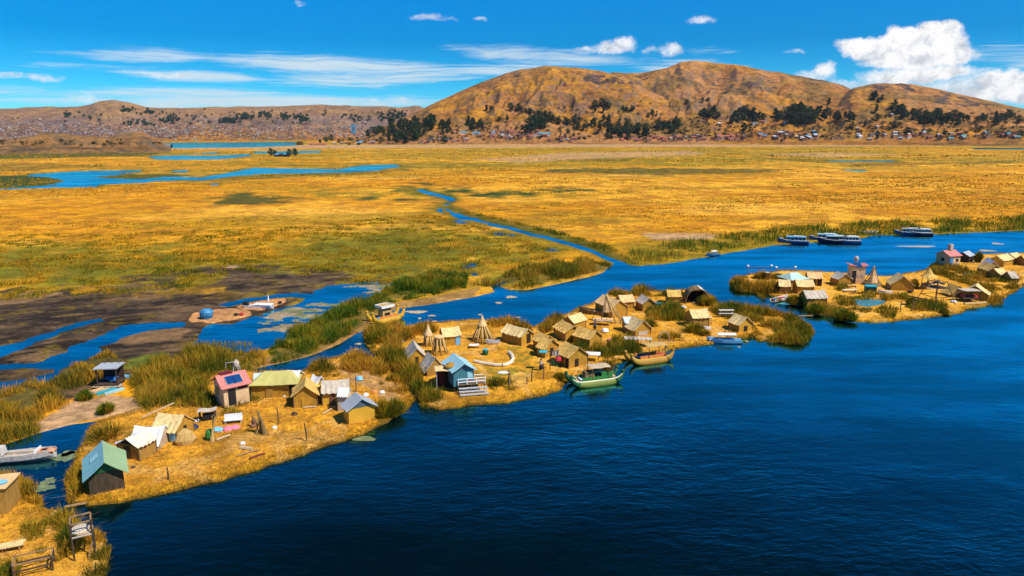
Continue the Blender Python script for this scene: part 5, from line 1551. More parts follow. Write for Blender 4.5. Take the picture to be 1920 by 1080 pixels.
for i, (x, w) in enumerate(((1617, 'leftmost'), (1625, 'second'), (1633, 'third'), (1641, 'rightmost'))):
    o = open_boat('small white boat on the far sand bank, %s of a row of four' % w, (x, 437.5), 2.6, 1.1, 80, 'white_paint', 'grey_roof', thwarts=1, z=0.2)
    o['group'] = 'small white boats on the far sand bank'
open_boat('long straw coloured boat hull drawn up beside the reed tripod', Z5(935, 262), 4.6, 1.4, -28, 'reed_dark', 'reed_bundle', 'reed_canoe', thwarts=2, z=ISLE_H, D=0.6, sheer=0.4)
open_boat('white barge on the mud islet with dark gear aboard', Z3(0, 0) if False else (486, 579), 5.6, 1.4, 172, 'white_paint', 'grey_roof', 'barge', thwarts=2, z=0.1, flat=True, extras=(('engine', (2.6, 0, 0.9), (0.9, 0.8, 0.7), 'black'), ('awning', (-0.8, 0, 0.95), (3.6, 1.5, 0.12), 'white_tarp')))
open_boat('small white dinghy lying on straw below the wide roofed hut', Z6(755, 470), 1.9, 0.8, 0, 'white_paint', 'pale_wood', 'dinghy', thwarts=1, z=ISLE_H, D=0.4, flat=True)
open_boat('grey upturned tub boat in front of the conical reed tower', Z4(1188, 470), 2.2, 0.8, 12, 'steel', 'grey_roof', 'dinghy', thwarts=1, z=ISLE_H, D=0.42, flat=True)
open_boat('pale canoe lying on the straw right of the turquoise box', Z8(212, 645), 2.8, 0.9, -8, 'white_paint', 'pale_wood', 'canoe', thwarts=1, z=ISLE_H, D=0.35)

# ------------------------------------------------------------------ towers and frames
def reed_tower(label, pc, h, r0, r1, legs=9, cap=True, platform=0.62, mname='reed_bundle', spread=1.0):
    t = thing('reed_tower', label, 'tower', P(*pc, ISLE_H))
    zp = h * platform
    for i in range(legs):
        a = 2 * math.pi * i / legs + 0.2
        j = random.uniform(.9, 1.1)
        MB().tube([(r0 * j * math.cos(a), r0 * j * math.sin(a), -0.1), (r0 * .68 * math.cos(a), r0 * .68 * math.sin(a), zp * .45), (r1 * math.cos(a), r1 * math.sin(a), zp)], [0.17, 0.15, 0.11], 6).build('leg', M[mname], t, smooth=True)
    MB().lathe([(r1 * 1.05, 0), (r1 * 1.3, 0.12), (r1 * 1.3, 0.25), (r1 * 1.05, 0.34)], (0, 0, zp - 0.1), 12).build('platform', M['pink_straw'], t)
    if cap:
        MB().lathe([(r1 * 1.25, 0), (r1 * 0.62, (h - zp) * .45), (r1 * .25, (h - zp) * .85), (0.03, h - zp)], (0, 0, zp + 0.22), 12, jag=0.05).build('roof', M['pink_straw'], t)
    return t


reed_tower('splayed reed bundle tower with a pointed thatched cap', Z4(1100, 445), 3.9, 1.75, 0.55, 11)
reed_tower('slim reed tower with a tall pyramid roof among the left huts', Z4(645, 485), 3.2, 0.85, 0.55, 6, platform=0.5)
reed_tower('reed lookout with a flat round top beside the grey tent hut', Z4(738, 552), 2.6, 1.25, 0.6, 9, cap=False, platform=0.95)
t = thing('reed_tripod', 'leaning reed tripod with a thick thatched tip at the centre of the middle island', 'tower', P(*Z5(1095, 330), ISLE_H))
for dx, dy, l in ((-1.5, 0.6, 1), (1.9, -1.1, 1), (2.3, 0.8, 1), (0.2, 1.4, 1), (0.9, -1.4, 1)):
    MB().tube([(dx, dy, -0.1), (dx * .45 - .3, dy * .4, 2.4), (-0.75, 0.1, 4.9)], [0.13, 0.12, 0.06], 6).build('leg', M['reed_bundle'], t, smooth=True)
MB().lathe([(0.8, 0), (0.62, 0.9), (0.36, 2.0), (0.08, 3.1)], (-0.55, 0.2, 1.8), 10, jag=0.12).build('thatch', M['pink_straw'], t)
t = thing('reed_cone', 'ragged reed cone beside the pink topped tower', 'tower', P(*Z7(1762, 405), ISLE_H))
MB().lathe([(1.75, 0), (1.15, 0.9), (0.7, 1.9), (0.33, 3.1), (0.08, 4.1)], (0, 0, -0.05), 12, jag=0.12).build('thatch', M['pink_straw'], t)
for a in (0.3, 1.5, 2.7, 3.9, 5.2):
    MB().tube([(1.8 * math.cos(a), 1.8 * math.sin(a), 0), (0.1, 0, 4.0)], 0.08, 6).build('pole', M['pole'], t)
MB().lathe([(2.0, 0), (1.9, 0.5), (1.5, 0.75)], (0, 0, -0.05), 12, jag=0.1).build('base_ring', M['reed_dark'], t)


def frame_tower(label, pc, w, h, levels, rz, name='frame_tower', mname='dark_wood', splay=0.0, extra=None, cloth=None, zg=ISLE_H, d=None):
    t = thing(name, label, 'frame', P(*pc, zg), R(rz))
    d = d or w
    for sx in (-1, 1):
        for sy in (-1, 1):
            MB().tube([(sx * (w / 2 + splay), sy * (d / 2 + splay), -0.2), (sx * w / 2, sy * d / 2, h)], 0.07, 6).build('post', M[mname], t)
    for z, mn, full in levels:
        k = w / 2 + splay * (1 - z / h); kd = d / 2 + splay * (1 - z / h)
        if full:
            MB().box((0, 0, z), (k * 2 + .1, kd * 2 + .1, 0.09)).build('platform', M[mn], t)
        else:
            for c, s in (((0, -kd, z), (2 * k, .09, .09)), ((0, kd, z), (2 * k, .09, .09)), ((-k, 0, z + .004), (.09, 2 * kd - .09, .09)), ((k, 0, z + .004), (.09, 2 * kd - .09, .09))):
                MB().box(c, s).build('rail', M[mn], t)
    if cloth:
        z, mn = cloth
        MB().sheet(lambda u, v: ((u - .5) * w * .8, (v - .5) * d * .8, z + 0.22 * math.sin(u * 5 + 1) * math.cos(v * 4)), 8, 8, 0.08).build('cloth', M[mn], t)
    return t


t = frame_tower('bare two level pole tower in the reeds of the lower left island', Z2(640, 800), 1.35, 3.1, ((1.95, 'grey_roof', False), (3.05, 'wood', False)), 30, zg=0.35)
MB().lathe([(0.55, 0), (0.62, 0.12), (0.5, 0.3), (0.55, 0.34), (0.3, 0.4)], (-0.1, 0.1, 1.98), 12).build('coiled_basket', M['grey_roof'], t)
MB().box((0.15, -0.35, 2.02), (0.9, 0.4, 0.07)).build('plank', M['pale_wood'], t)
MB().tube([(0.66, -0.66, 1.4), (0.2, -1.0, 0.05)], 0.05, 6).build('brace', M['wood'], t)
t = frame_tower('low open pole frame with woven sides at the bottom left corner', Z2(262, 925), 2.4, 1.25, ((1.2, 'wood', False), (0.65, 'dark_wood', False)), 28, d=1.3, zg=0.35)
MB().box((-1.16, 0, 0.6), (0.06, 1.2, 1.0)).build('woven_panel', M['mat_wall'], t)
frame_tower('splayed pole lookout with a dark blue covered platform on the right island', Z8(722, 745), 2.1, 4.3, ((3.1, 'dark_wood', True), (4.2, 'dark_wood', False), (1.5, 'dark_wood', False)), 15, splay=1.3, cloth=(4.0, 'navy'))
t = frame_tower('shaded market stall with red goods under a slanted board roof', Z8(1050, 725), 3.2, 2.2, ((2.2, 'grey_roof', True), (0.7, 'dark_wood', True)), 5, name='market_stall', d=2.2)
for x, mn in ((-1.1, 'red'), (-0.2, 'dark_red'), (0.7, 'brown_cloth'), (1.2, 'red')):
    MB().box((x, 0, 1.0), (0.6, 1.2, 0.5), taper=0.8).build('bundle', M[mn], t)
t = frame_tower('small pavilion tower with a pointed straw roof on the right island', Z8(640, 600), 1.6, 2.6, ((1.1, 'reed_bundle', True),), 20, name='pavilion', mname='pole')
MB().lathe([(1.7, 0), (0.75, 0.75), (0.12, 1.8)], (0, 0, 2.5), 10, jag=0.08).build('roof', M['straw_roof'], t)
MB().lathe([(1.4, 0), (1.3, 0.5), (1.1, 0.9)], (0, 0, 0), 10, jag=0.08).build('base_wall', M['reed_bundle'], t)
t = frame_tower('tall yellow frame with a pale cap right of the boat sheds', Z8(1000, 0) if False else Z7(495, 345), 0.9, 1.6, ((1.6, 'pale_wood', True),), 10, name='stool_frame', mname='pole')
# dark boat pavilion behind the reeds
t = thing('boat_pavilion', 'dark open pavilion with a flat grey roof over blue boats behind the reeds', 'pavilion', P(*Z1(835, 318), 0.4), R(6))
for sx in (-1, 1):
    for sy in (-1, 1):
        MB().box((sx * 1.2, sy * 1.0, 1.1), (0.14, 0.14, 2.6)).build('post', M['dark_wood'], t)
MB().box((0, 0, 2.42), (2.9, 2.6, 0.12)).build('roof', M['grey_metal'], t)
MB().box((0, 1.0, 1.2), (2.26, 0.1, 1.8)).build('back_wall', M['dark_wood'], t)
MB().box((0, -0.1, 0.3), (2.9, 2.6, 0.12)).build('floor', M['dark_wood'], t)
MB().sheet(lambda u, v: ((u - .5) * 1.7, (v - .5) * 1.2, 0.75 + 0.3 * math.sin(u * 6) * math.cos(v * 5)), 8, 6, 0.06).build('tarp', M['mid_blue'], t)
for x in (-0.9, 0, 0.9):
    MB().box((x, 0.9, 2.75), (0.08, 0.08, 0.55)).build('roof_stub', M['pole'], t)
t = thing('jetty', 'pale board jetty in front of the dark boat pavilion', 'jetty', P(*Z1(812, 345), 0.3), R(4))
MB().box((0, 0, 0.22), (3.4, 1.1, 0.12)).build('deck', M['pale_wood'], t)
for x in (-1.4, 0, 1.4):
    MB().box((x, 0, 0.0), (0.14, 1.0, 0.4)).build('bearer', M['dark_wood'], t)
for i, (x, mn, lab) in enumerate(((705, 'pink_straw', 'pinkish tan'), (752, 'pale_wood', 'sandy tan'), (800, 'turquoise', 'turquoise'), (860, 'aqua_metal', 'pale aqua'))):
    open_boat('narrow %s boat drawn up below the board jetty' % lab, Z1(x, 385), 2.5, 0.55, 62, mn, mn, 'skiff', thwarts=1, z=0.25, D=0.28, sheer=0.1)
open_boat('small blue boat leaning beside the dark boat pavilion', Z1(950, 280), 2.2, 0.7, 25, 'sky_blue', 'pale_wood', 'skiff', thwarts=1, z=0.3, D=0.35)

# pink topped tower house of the right island
t = thing('tower_house', 'square tan tower house with pink roof flaps, solar panel and a water tank', 'house', P(*Z7(1560, 385), ISLE_H), R(-8))
MB().box((0, 0, 1.75), (2.8, 2.6, 4.0)).build('wall', M['tan_plaster'], t)
MB().box((-0.85, -1.32, 1.5), (0.8, 0.08, 2.8)).build('door', M['black'], t)
for x in (0.05, 0.9):
    MB().box((x, -1.32, 1.9), (0.55, 0.07, 0.6)).build('window', M['grey_roof'], t)
for sx in (-1, 1):
    MB().box((sx * 1.3, 0, 4.0), (1.3, 3.1, 0.10), ry=-sx * 0.22).build('roof', M['pink_metal'], t)
MB().box((0, -0.5, 4.02), (1.4, 2.0, 0.14), rx=0.3).build('solar_panel', M['solar'], t)
k = MB().lathe([(0.4, 0), (0.48, 0.1), (0.48, 0.8), (0.3, 0.95), (0.18, 1.0)], (0, 0.9, 4.7), 12).build('water_tank', M['grey_roof'], t, smooth=True)
for a in (0.7, 2.3, 3.9, 5.5):
    MB().tube([(0.35 * math.cos(a), 0.9 + 0.35 * math.sin(a), 3.7), (0.35 * math.cos(a), 0.9 + 0.35 * math.sin(a), 4.92)], 0.05, 6).build('stand_leg', M['steel'], k)
# tank behind the pink roofed house
t = thing('water_tank', 'ribbed grey water tank on a stand behind the pink roofed house', 'water tank', P(*Z1(1785, 330), ISLE_H))
MB().lathe([(0.32, 0), (0.40, 0.08), (0.37, 0.25), (0.40, 0.34), (0.37, 0.5), (0.39, 0.6), (0.25, 0.8), (0.13, 0.85), (0.14, 0.95)], (0, 0, 2.5), 14).build('tank', M['grey_roof'], t, smooth=True)
for a in (0.7, 2.3, 3.9, 5.5):
    MB().tube([(0.5 * math.cos(a), 0.5 * math.sin(a), -0.1), (0.4 * math.cos(a), 0.4 * math.sin(a), 2.55)], 0.06, 6).build('stand_leg', M['steel'], t)
MB().tube([(-1.4, 0, 2.3), (-1.3, 0, 3.0), (0, 0, 3.2)], 0.05, 6).build('pipe', M['steel'], t)

# deck of the teal house
t = thing('deck', 'grey railed wooden deck in front of the teal house', 'deck', P(*Z4(1000, 850), ISLE_H), R(12))
MB().box((0, 0, 1.0), (3.4, 2.2, 0.12)).build('platform', M['wood'], t)
for x in (-1.6, 0, 1.6):
    for y in (-1, 1):
        MB().box((x, y, 0.4), (0.12, 0.12, 1.2)).build('post', M['dark_wood'], t)
for i, (y, z) in enumerate(((-1.15, 1.35), (-1.15, 1.75), (1.15, 1.35))):
    MB().tube([(-1.75, y, z), (1.75, y, z + 0.05)], 0.06, 6).build('rail', M['white_paint'], t)
for x in (-1.7, -0.6, 0.6, 1.7):
    MB().box((x, -1.15, 1.4), (0.1, 0.1, 0.75)).build('baluster', M['white_paint'], t)
for i in range(3):
    MB().box((0.1, -1.6 - 0.42 * i, 0.7 - 0.27 * i), (3.6, 0.4, 0.09)).build('step', M['steel'], t)
t = thing('awning_shed', 'dark shed under a tan awning with red curtains, left of the teal house', 'shed', P(*Z4(795, 830), ISLE_H), R(10))
MB().box((0, 0.5, 1.2), (2.4, 1.6, 2.6)).build('wall', M['inside'], t)  # solid dark block put in for the shaded interior under the awning
MB().sheet(lambda u, v: ((u - .5) * 2.9, -0.5 + (v - .5) * 2.7, 2.75 - 0.22 * v + 0.05 * math.sin(u * 7)), 8, 5, 0.07).build('awning', M['pale_roof'], t)
MB().sheet(lambda u, v: (-1.0 + u * 0.8, -0.36 + 0.08 * math.sin(u * 14), 0.3 + v * 2.1), 10, 4, 0.04).build('curtain', M['dark_red'], t)
for x in (-1.3, 1.3):
    MB().tube([(x, -1.6, -0.1), (x, -1.6, 2.5)], 0.05, 6).build('post', M['steel'], t)
o = MB().lathe([(0.25, 0), (0.7, 0.1), (0.8, 0.35), (0.45, 0.6), (0.05, 0.75)], (0, 0, 0), 10, jag=0.12).build('straw_heap', M['yellow_hull'], None, loc=P(*Z4(835, 675), ISLE_H + 2.72))
tag(o, 'golden straw heap on the tan awning beside the teal house', 'straw heap')
o = MB().lathe([(0.3, 0), (0.75, 0.08), (0.8, 0.3), (0.5, 0.42)], (0, 0, 0), 12, sx=1.4, jag=0.06).build('cushion', M['red'], None, loc=P(*Z4(955, 785), ISLE_H + 1.08))
tag(o, 'red and white cushion heap on the deck of the teal house', 'cushion')

# ring bench and things in the yard of the middle island
t = thing('ring_bench', 'long pale curved bench ring on the grass of the middle island', 'bench', P(*Z4(1200, 640), ISLE_H))
c0 = P(*Z4(1200, 640), ISLE_H)
pts = [Vector(P(*Z4(x, y), ISLE_H)) - c0 for x, y in ((1030, 628), (1090, 642), (1150, 652), (1210, 660), (1265, 662))]
MB().tube([p + Vector((0, 0, .2)) for p in pts], 0.24, 7).build('seat', M['cream_tarp'], t)
pts = [Vector(P(*Z4(x, y), ISLE_H)) - c0 for x, y in ((1270, 662), (1310, 655), (1345, 635), (1360, 605), (1348, 575), (1325, 552))]
MB().tube([p + Vector((0, 0, .2)) for p in pts], 0.26, 7).build('seat', M['cream_tarp'], t)
t = thing('market_table', 'white sheeted low table in front of the conical reed tower', 'table', P(*Z4(1030, 505), ISLE_H), R(6))
MB().sheet(lambda u, v: ((u - .5) * 1.5, (v - .5) * 0.9, 0.5 + 0.03 * math.sin(u * 9)), 6, 4, 0.05).build('tabletop', M['white_tarp'], t)
for x in (-.6, .6):
    for y in (-.3, .3):
        MB().box((x, y, 0.22), (0.07, 0.07, 0.5)).build('leg', M['pole'], t)
t = thing('barrel', 'small dark teal barrel on the yard of the middle island', 'barrel', P(*Z4(1125, 562), ISLE_H))
MB().lathe([(0.36, 0), (0.42, 0.2), (0.42, 0.55), (0.36, 0.75)], (0, 0, 0), 12).build('body', M['dark_green'], t, smooth=True)
MB().lathe([(0.38, 0), (0.4, 0.06), (0.2, 0.12)], (0, 0, 0.74), 12).build('lid', M['turquoise'], t)
t = thing('sign_board', 'oval white board on a bundled reed post near the front shore', 'sign', P(*Z4(1325, 835), ISLE_H), R(8))
MB().tube([(0, 0, -0.2), (0.02, 0, 1.2), (0, 0, 2.3)], [0.22, 0.18, 0.12], 8).build('post', M['reed_dark'], t)
MB().lathe([(0.05, -0.04), (0.55, -0.03), (0.6, 0.0), (0.55, 0.04), (0.05, 0.05)], (-0.75, 0, 2.0), 20, sx=1.3, sy=0.8).build('board', M['white_paint'], t, smooth=True)
for i, (pc, h, lab) in enumerate((((Z4(1515, 792)), 2.0, 'thin dark post right of the oval board'), ((Z4(1475, 808)), 0.9, 'short stump post right of the oval board'), ((Z4(622, 745)), 1.4, 'leaning dark post below the grey tent huts'),
                                  (Z5(535, 812), 2.1, 'post below the blue capped pole stand'), (Z5(395, 855), 0.9, 'lower stump near the pole stand'), (Z6(955, 505), 1.7, 'tall dark post behind the blue launch'), (Z6(998, 495), 1.2, 'curved short post behind the blue launch'),
                                  (Z3(648, 622), 2.0, 'weathered post in the straw yard of the front island'), (Z3(857, 748), 2.0, 'dark mooring post on the front shore of the long island'), (Z2(1262, 235), 1.2, 'short dark post near the blue green hut'), (Z3(1230, 375), 2.0, 'thin post among straw debris behind the metal hut'),
                                  (Z8(365, 838), 2.0, 'dark post beside the pool of the right island'), (Z8(483, 830), 2.6, 'left of two thick stakes by the lookout frame'), (Z8(513, 832), 2.3, 'right of two thick stakes by the lookout frame'), (Z6(1598, 340), 1.8, 'thin stake standing in the water off the reed tail'))):
    o = MB().tube([(0, 0, -0.4), (0.03, 0.02, h * .5), (random.uniform(-.08, .08), 0, h)], [0.085, 0.075, 0.06], 7).build('post', M['pole' if 'dark' not in lab else 'dark_wood'], None, loc=P(*pc, ISLE_H if 'water' not in lab else 0))
    o.name = 'wooden_post'
    tag(o, lab, 'post')
# blue capped pole stand
t = thing('pole_stand', 'pole stand with a turquoise cap and hanging red cloth near the tan huts', 'stand', P(*Z5(590, 735), ISLE_H))
MB().tube([(0, 0, -0.1), (0, 0, 2.9)], 0.06, 6).build('pole', M['dark_wood'], t)
MB().tube([(-1.4, 0, 2.55), (1.2, 0, 2.75)], 0.05, 6).build('crossbar', M['dark_wood'], t)
MB().sheet(lambda u, v: (-1.5 + u * 1.1, (v - .5) * 0.9, 2.6 + 0.18 * math.sin(math.pi * v)), 5, 5, 0.05).build('cap', M['turquoise'], t)
MB().sheet(lambda u, v: (0.3 + u * 0.9, 0.05 * math.sin(u * 12), 2.7 - v * 0.7), 8, 4, 0.04).build('net', M['grey_roof'], t)
t = thing('cloth_heap', 'bright red cloth heap on a green box beside the pole stand', 'cloth heap', P(*Z5(655, 700), ISLE_H))
MB().box((-0.25, 0, 0.35), (0.8, 0.7, 0.8)).build('box', M['dark_green'], t)
MB().lathe([(0.3, 0), (0.6, 0.1), (0.55, 0.35), (0.2, 0.55)], (0.15, 0, 0.75), 10, jag=0.1).build('cloth', M['red'], t)
t = thing('slab_table', 'white slab table in front of the large tan roofed hut', 'table', P(*Z5(940, 655), ISLE_H), R(-8))
MB().box((0, 0, 1.0), (2.5, 1.5, 0.10)).build('tabletop', M['white_tarp'], t)
for x in (-1, 1):
    for y in (-.6, .6):
        MB().box((x, y, 0.45), (0.1, 0.1, 1.1)).build('leg', M['pole'], t)
t = thing('thatch_table', 'slatted shelter table behind the yellow boat', 'table', P(*Z5(1330, 535), ISLE_H), R(-6))
MB().sheet(lambda u, v: ((u - .5) * 4.2, (v - .5) * 1.6, 1.25 + 0.05 * math.sin(u * 40)), 24, 3, 0.08).build('tabletop', M['grey_roof'], t)
for x in (-1.8, 0, 1.8):
    for y in (-.6, .6):
        MB().box((x, y, 0.55), (0.1, 0.1, 1.3)).build('leg', M['pole'], t)
o = MB().tube([(-0.75, 0, -0.1), (-0.75, 0, 1.1), (-0.6, 0, 1.65), (-0.25, 0, 1.95), (0.2, 0, 1.95), (0.55, 0, 1.65), (0.72, 0, 1.1), (0.72, 0, -0.1)], 0.09, 7).build('reed_arch', M['pale_wood'], None, loc=P(*Z6(345, 610), ISLE_H))
tag(o, 'reed arch on the shore behind the yellow boat', 'arch')
t = thing('work_table', 'low work table with pale slabs in front of the pinkish hut', 'table', P(*Z5(1035, 355), ISLE_H), R(-10))
MB().box((0, 0, 0.85), (3.2, 1.5, 0.10)).build('tabletop', M['grey_roof'], t)
for x in (-1.4, 1.4):
    for y in (-.6, .6):
        MB().box((x, y, 0.4), (0.1, 0.1, 0.9)).build('leg', M['dark_wood'], t)
for x in (-0.9, 0.2, 1.1):
    MB().box((x, 0.1, 0.98), (0.8, 1.0, 0.14)).build('slab', M['pink_straw'], t)
o = MB().lathe([(0.5, 0), (0.5, 0.25), (0.35, 0.45), (0.05, 0.5)], (0, 0, 0), 10, jag=0.1).build('cloth_heap', M['pink'], None, loc=P(*Z5(1097, 498), ISLE_H))
tag(o, 'small pink cloth heap right of the long sunken hut', 'cloth heap')
# dark barrel shelter on the back shore
t = thing('barrel_shelter', 'dark barrel roofed shelter with grey tarps on the back shore', 'shelter', P(*Z6(660, 195), ISLE_H), R(-4))
MB().sheet(lambda u, v: (-2.1 * math.cos(math.pi * u) * (1 + .05 * math.sin(v * 7)), (v - .5) * 3.2, 2.9 * math.sin(math.pi * u) ** 0.8 + 0.05 * math.sin(u * 30)), 16, 5, 0.1).build('roof', M['reed_dark'], t)
MB().sheet(lambda u, v: (-2.14 * math.cos(math.pi * (0.55 + 0.3 * u)) * 1.04, (v - .5) * 3.3, 2.95 * math.sin(math.pi * (0.55 + 0.3 * u)) ** 0.8 + 0.09 + 0.03 * math.sin(v * 20)), 8, 6, 0.05).build('tarp', M['grey_roof'], t)
MB().box((0, 1.3, 1.0), (3.6, 0.1, 2.0)).build('back_wall', M['inside'], t)
o = MB().sheet(lambda u, v: ((u - .5) * 1.1, (v - .5) * 3.0, 0.16 + 0.05 * math.sin(v * 8)), 4, 6, 0.08).build('straw_plank', M['pale_wood'], None, loc=P(*Z6(610, 190), ISLE_H), rz=R(25))
tag(o, 'pale plank leaning ground mat left of the dark shelter', 'mat')
t = thing('drying_rack', 'white drying rack behind the low slanting hut', 'rack', P(*Z6(965, 345), ISLE_H))
for x in (-1, 0, 1):
    MB().tube([(x, 0, -0.1), (x, 0, 1.4)], 0.05, 6).build('post', M['pale_wood'], t)
for z in (0.7, 1.3):
    MB().box((0, 0, z), (2.6, 0.5, 0.07)).build('shelf', M['white_tarp'], t)
t = thing('side_awning', 'small white awning at the corner of the wide roofed hut', 'awning', P(*Z6(785, 412), ISLE_H))
MB().sheet(lambda u, v: ((u - .5) * 1.1, (v - .5) * 0.9, 1.2 + 0.08 * math.sin(math.pi * v)), 5, 4, 0.05).build('cloth', M['white_tarp'], t)
for x in (-.45, .45):
    MB().tube([(x, -.3, -0.1), (x, -.3, 1.2)], 0.04, 5).build('post', M['pole'], t)

# right island odds
for pc, w, lab in ((Z7(405, 285), 5.6, 'railed fish rack standing in the lake behind the left tip'), (Z7(720, 270), 4.6, 'low single rail rack in the lake left of the mint roof')):
    t = thing('water_rack', lab, 'rack', P(*pc, 0), R(4))
    n = 3 if 'railed' in lab else 1
    for x in (-w / 2, 0, w / 2):
        MB().tube([(x, 0, -0.4), (x, 0, 1.9 if n == 3 else 1.3)], 0.06, 6).build('post', M['pole'], t)
    for i in range(n):
        MB().tube([(-w / 2, 0.08, 0.5 + 0.6 * i if n == 3 else 1.1), (w / 2, 0.08, 0.55 + 0.6 * i if n == 3 else 1.1)], 0.04, 6).build('rail', M['pole'], t)
    for x in (-w / 2, w / 2):
        MB().lathe([(0.1, 0), (0.3, 0.1), (0.28, 0.35), (0.08, 0.45)], (x, 0, 1.85 if n == 3 else 1.25), 8).build('float', M['white_paint'], t)
t = thing('kiosk', 'small turquoise topped kiosk above the pool of the right island', 'kiosk', P(*Z7(1735, 515), ISLE_H), R(-5))
MB().box((0, 0, 0.7), (2.0, 1.2, 1.6)).build('body', M['dark_green'], t)
MB().box((0, 0, 1.58), (2.3, 1.5, 0.18)).build('roof', M['turquoise'], t)
MB().box((0, -0.63, 0.95), (1.5, 0.06, 0.5)).build('counter', M['inside'], t)
for i, (pc, l, rz, lab) in enumerate(((Z7(1490, 495), 2.9, 4, 'white bench with curved ends on the straw of the right island'), (Z7(1515, 440), 1.9, 3, 'pinkish bench behind the white bench on the right island'))):
    t = thing('bench', lab, 'bench', P(*pc, ISLE_H), R(rz))
    MB().box((0, 0, 0.45), (l, 0.55, 0.10)).build('seat', M['white_paint' if i == 0 else 'pink_straw'], t)
    for x in (-l * .42, l * .42):
        MB().box((x, 0, 0.18), (0.12, 0.5, 0.46)).build('leg', M['wood'], t)
for pc, lab, mn in ((Z8(288, 598), 'grey slab lying left of the log on the right island', 'steel'), (Z8(465, 640), 'dark lidded pot on the straw of the right island', 'black'), (Z8(905, 740), 'white sack beside the lookout frame', 'white_tarp'), (Z8(838, 636), 'blue tub below the thatched hut of the right island', 'sky_blue'), (Z8(1060, 462), 'long grey blue trough in the reeds of the far right', 'blue_tarp')):
    o = MB().lathe([(0.45, 0), (0.55, 0.1), (0.5, 0.32), (0.2, 0.45)], (0, 0, 0), 10, sx=2.2 if 'trough' in lab or 'slab' in lab else 1.0, jag=0.05).build('container', M[mn], None, loc=P(*pc, ISLE_H))
    o.name = {'slab': 'stone_slab', 'pot': 'pot', 'sack': 'sack', 'tub': 'tub', 'trough': 'trough'}[[k for k in ('slab', 'pot', 'sack', 'tub', 'trough') if k in lab][0]]
    tag(o, lab, o.name.split('.')[0].replace('_', ' '))
a, b = P(*Z8(430, 668), ISLE_H + .12), P(*Z8(640, 712), ISLE_H + .12)
o = MB().tube([(0, 0, 0), ((b - a) * .5 + Vector((0, -.2, 0.02))), (b - a)], 0.16, 7).build('log', M['wood'], None, loc=a); tag(o, 'long curved log on the straw left of the lookout frame', 'log')
a, b = P(*Z8(1015, 758), 0.5), P(*Z8(1235, 745), 0.5)
o = MB().tube([(0, 0, 0), (b - a)], 0.28, 8).build('log', M['reed_bundle'], None, loc=a); tag(o, 'thick reed roll on the shore below the market stall', 'reed roll')
a, b = P(*Z7(870, 785), 0.25), P(*Z7(1050, 782), 0.25)
o = MB().tube([(0, 0, 0), (b - a)], 0.14, 7).build('log', M['wood'], None, loc=a); tag(o, 'log jetty pole at the water below the grey roofed hut', 'log')

# long front island odds
def stick(pa, pb, za, zb, r, mn, name, lab, cat):
    a, b = P(*pa, za), P(*pb, zb)
    o = MB().tube([(0, 0, 0), (b - a) * .5 + Vector((0, 0, .03)), (b - a)], r, 7).build(name, M[mn], None, loc=a)
    return tag(o, lab, cat)


stick(Z1(1068, 570), Z1(1305, 462), 0.8, 1.6, 0.08, 'pale_wood', 'pole', 'long pale pole leaning out of the reeds behind the beige hut', 'pole')
stick(Z1(1622, 740), Z1(1725, 703), 0.55, 0.55, 0.12, 'pale_wood', 'log', 'pale log lying below the coloured cloths', 'log')
stick(Z3(365, 798), Z3(452, 808), 0.55, 0.55, 0.20, 'pale_wood', 'log', 'thick white log in the middle of the straw yard', 'log')
stick(Z3(430, 880), Z3(545, 840), 0.55, 0.55, 0.10, 'dark_red', 'plank', 'dark red plank near the front shore', 'plank')
stick(Z3(335, 860), Z3(505, 812), 0.55, 0.55, 0.08, 'wood', 'plank', 'thin brown plank above the dark red plank', 'plank')
stick(Z3(980, 545), Z3(1075, 490), 0.55, 0.6, 0.10, 'pale_wood', 'log', 'pale log lying left of the metal roofed hut', 'log')
stick(Z3(835, 497), Z3(935, 490), 0.55, 0.55, 0.10, 'pale_wood', 'plank', 'pale plank in front of the small gabled hut', 'plank')
stick(Z2(480, 445), Z2(700, 405), 0.15, 0.15, 0.13, 'wood', 'log', 'driftwood log at the shore below the blue green hut', 'log')
t = thing('cloth_bundle', 'blue and pink cloths spread beside a white bench in the straw yard', 'cloths', P(*Z1(1700, 665), ISLE_H))
for x, y, r, mn in ((-0.9, -0.1, 0.55, 'sky_blue'), (0.1, 0.2, 0.6, 'pink'), (0.75, 0.45, 0.55, 'pink')):
    MB().lathe([(r, 0), (r, 0.12), (r * .7, 0.28), (0.05, 0.34)], (x, y, 0), 10, jag=0.12).build('cloth', M[mn], t)
t = thing('bench', 'white slatted bench above the coloured cloths', 'bench', P(*Z1(1752, 612), ISLE_H), R(14))
MB().box((0, 0, 0.42), (1.9, 0.6, 0.09)).build('seat', M['white_paint'], t)
MB().box((0, 0.3, 0.75), (1.9, 0.08, 0.5)).build('backrest', M['white_paint'], t)
for x in (-.8, .8):
    MB().box((x, 0, 0.17), (0.09, 0.5, 0.42)).build('leg', M['steel'], t)
t = thing('work_table', 'dark legged table with a grey cloth top below the pink roofed house', 'table', P(*Z1(1560, 590), ISLE_H), R(18))
MB().sheet(lambda u, v: ((u - .5) * 2.0, (v - .5) * 1.1, 1.25 + .06 * math.sin(u * 8)), 6, 4, 0.06).build('tabletop', M['grey_roof'], t)
for x in (-.8, .8):
    for y in (-.4, .4):
        MB().box((x, y, 0.55), (0.12, 0.12, 1.3)).build('leg', M['black'], t)
MB().box((0.1, 0, 0.45), (1.2, 0.6, 0.7)).build('crate', M['black'], t)
t = thing('reed_sculpture', 'thin drooping reed sheaf with a green bundle at its foot', 'reed sheaf', P(*Z1(1590, 750), ISLE_H))
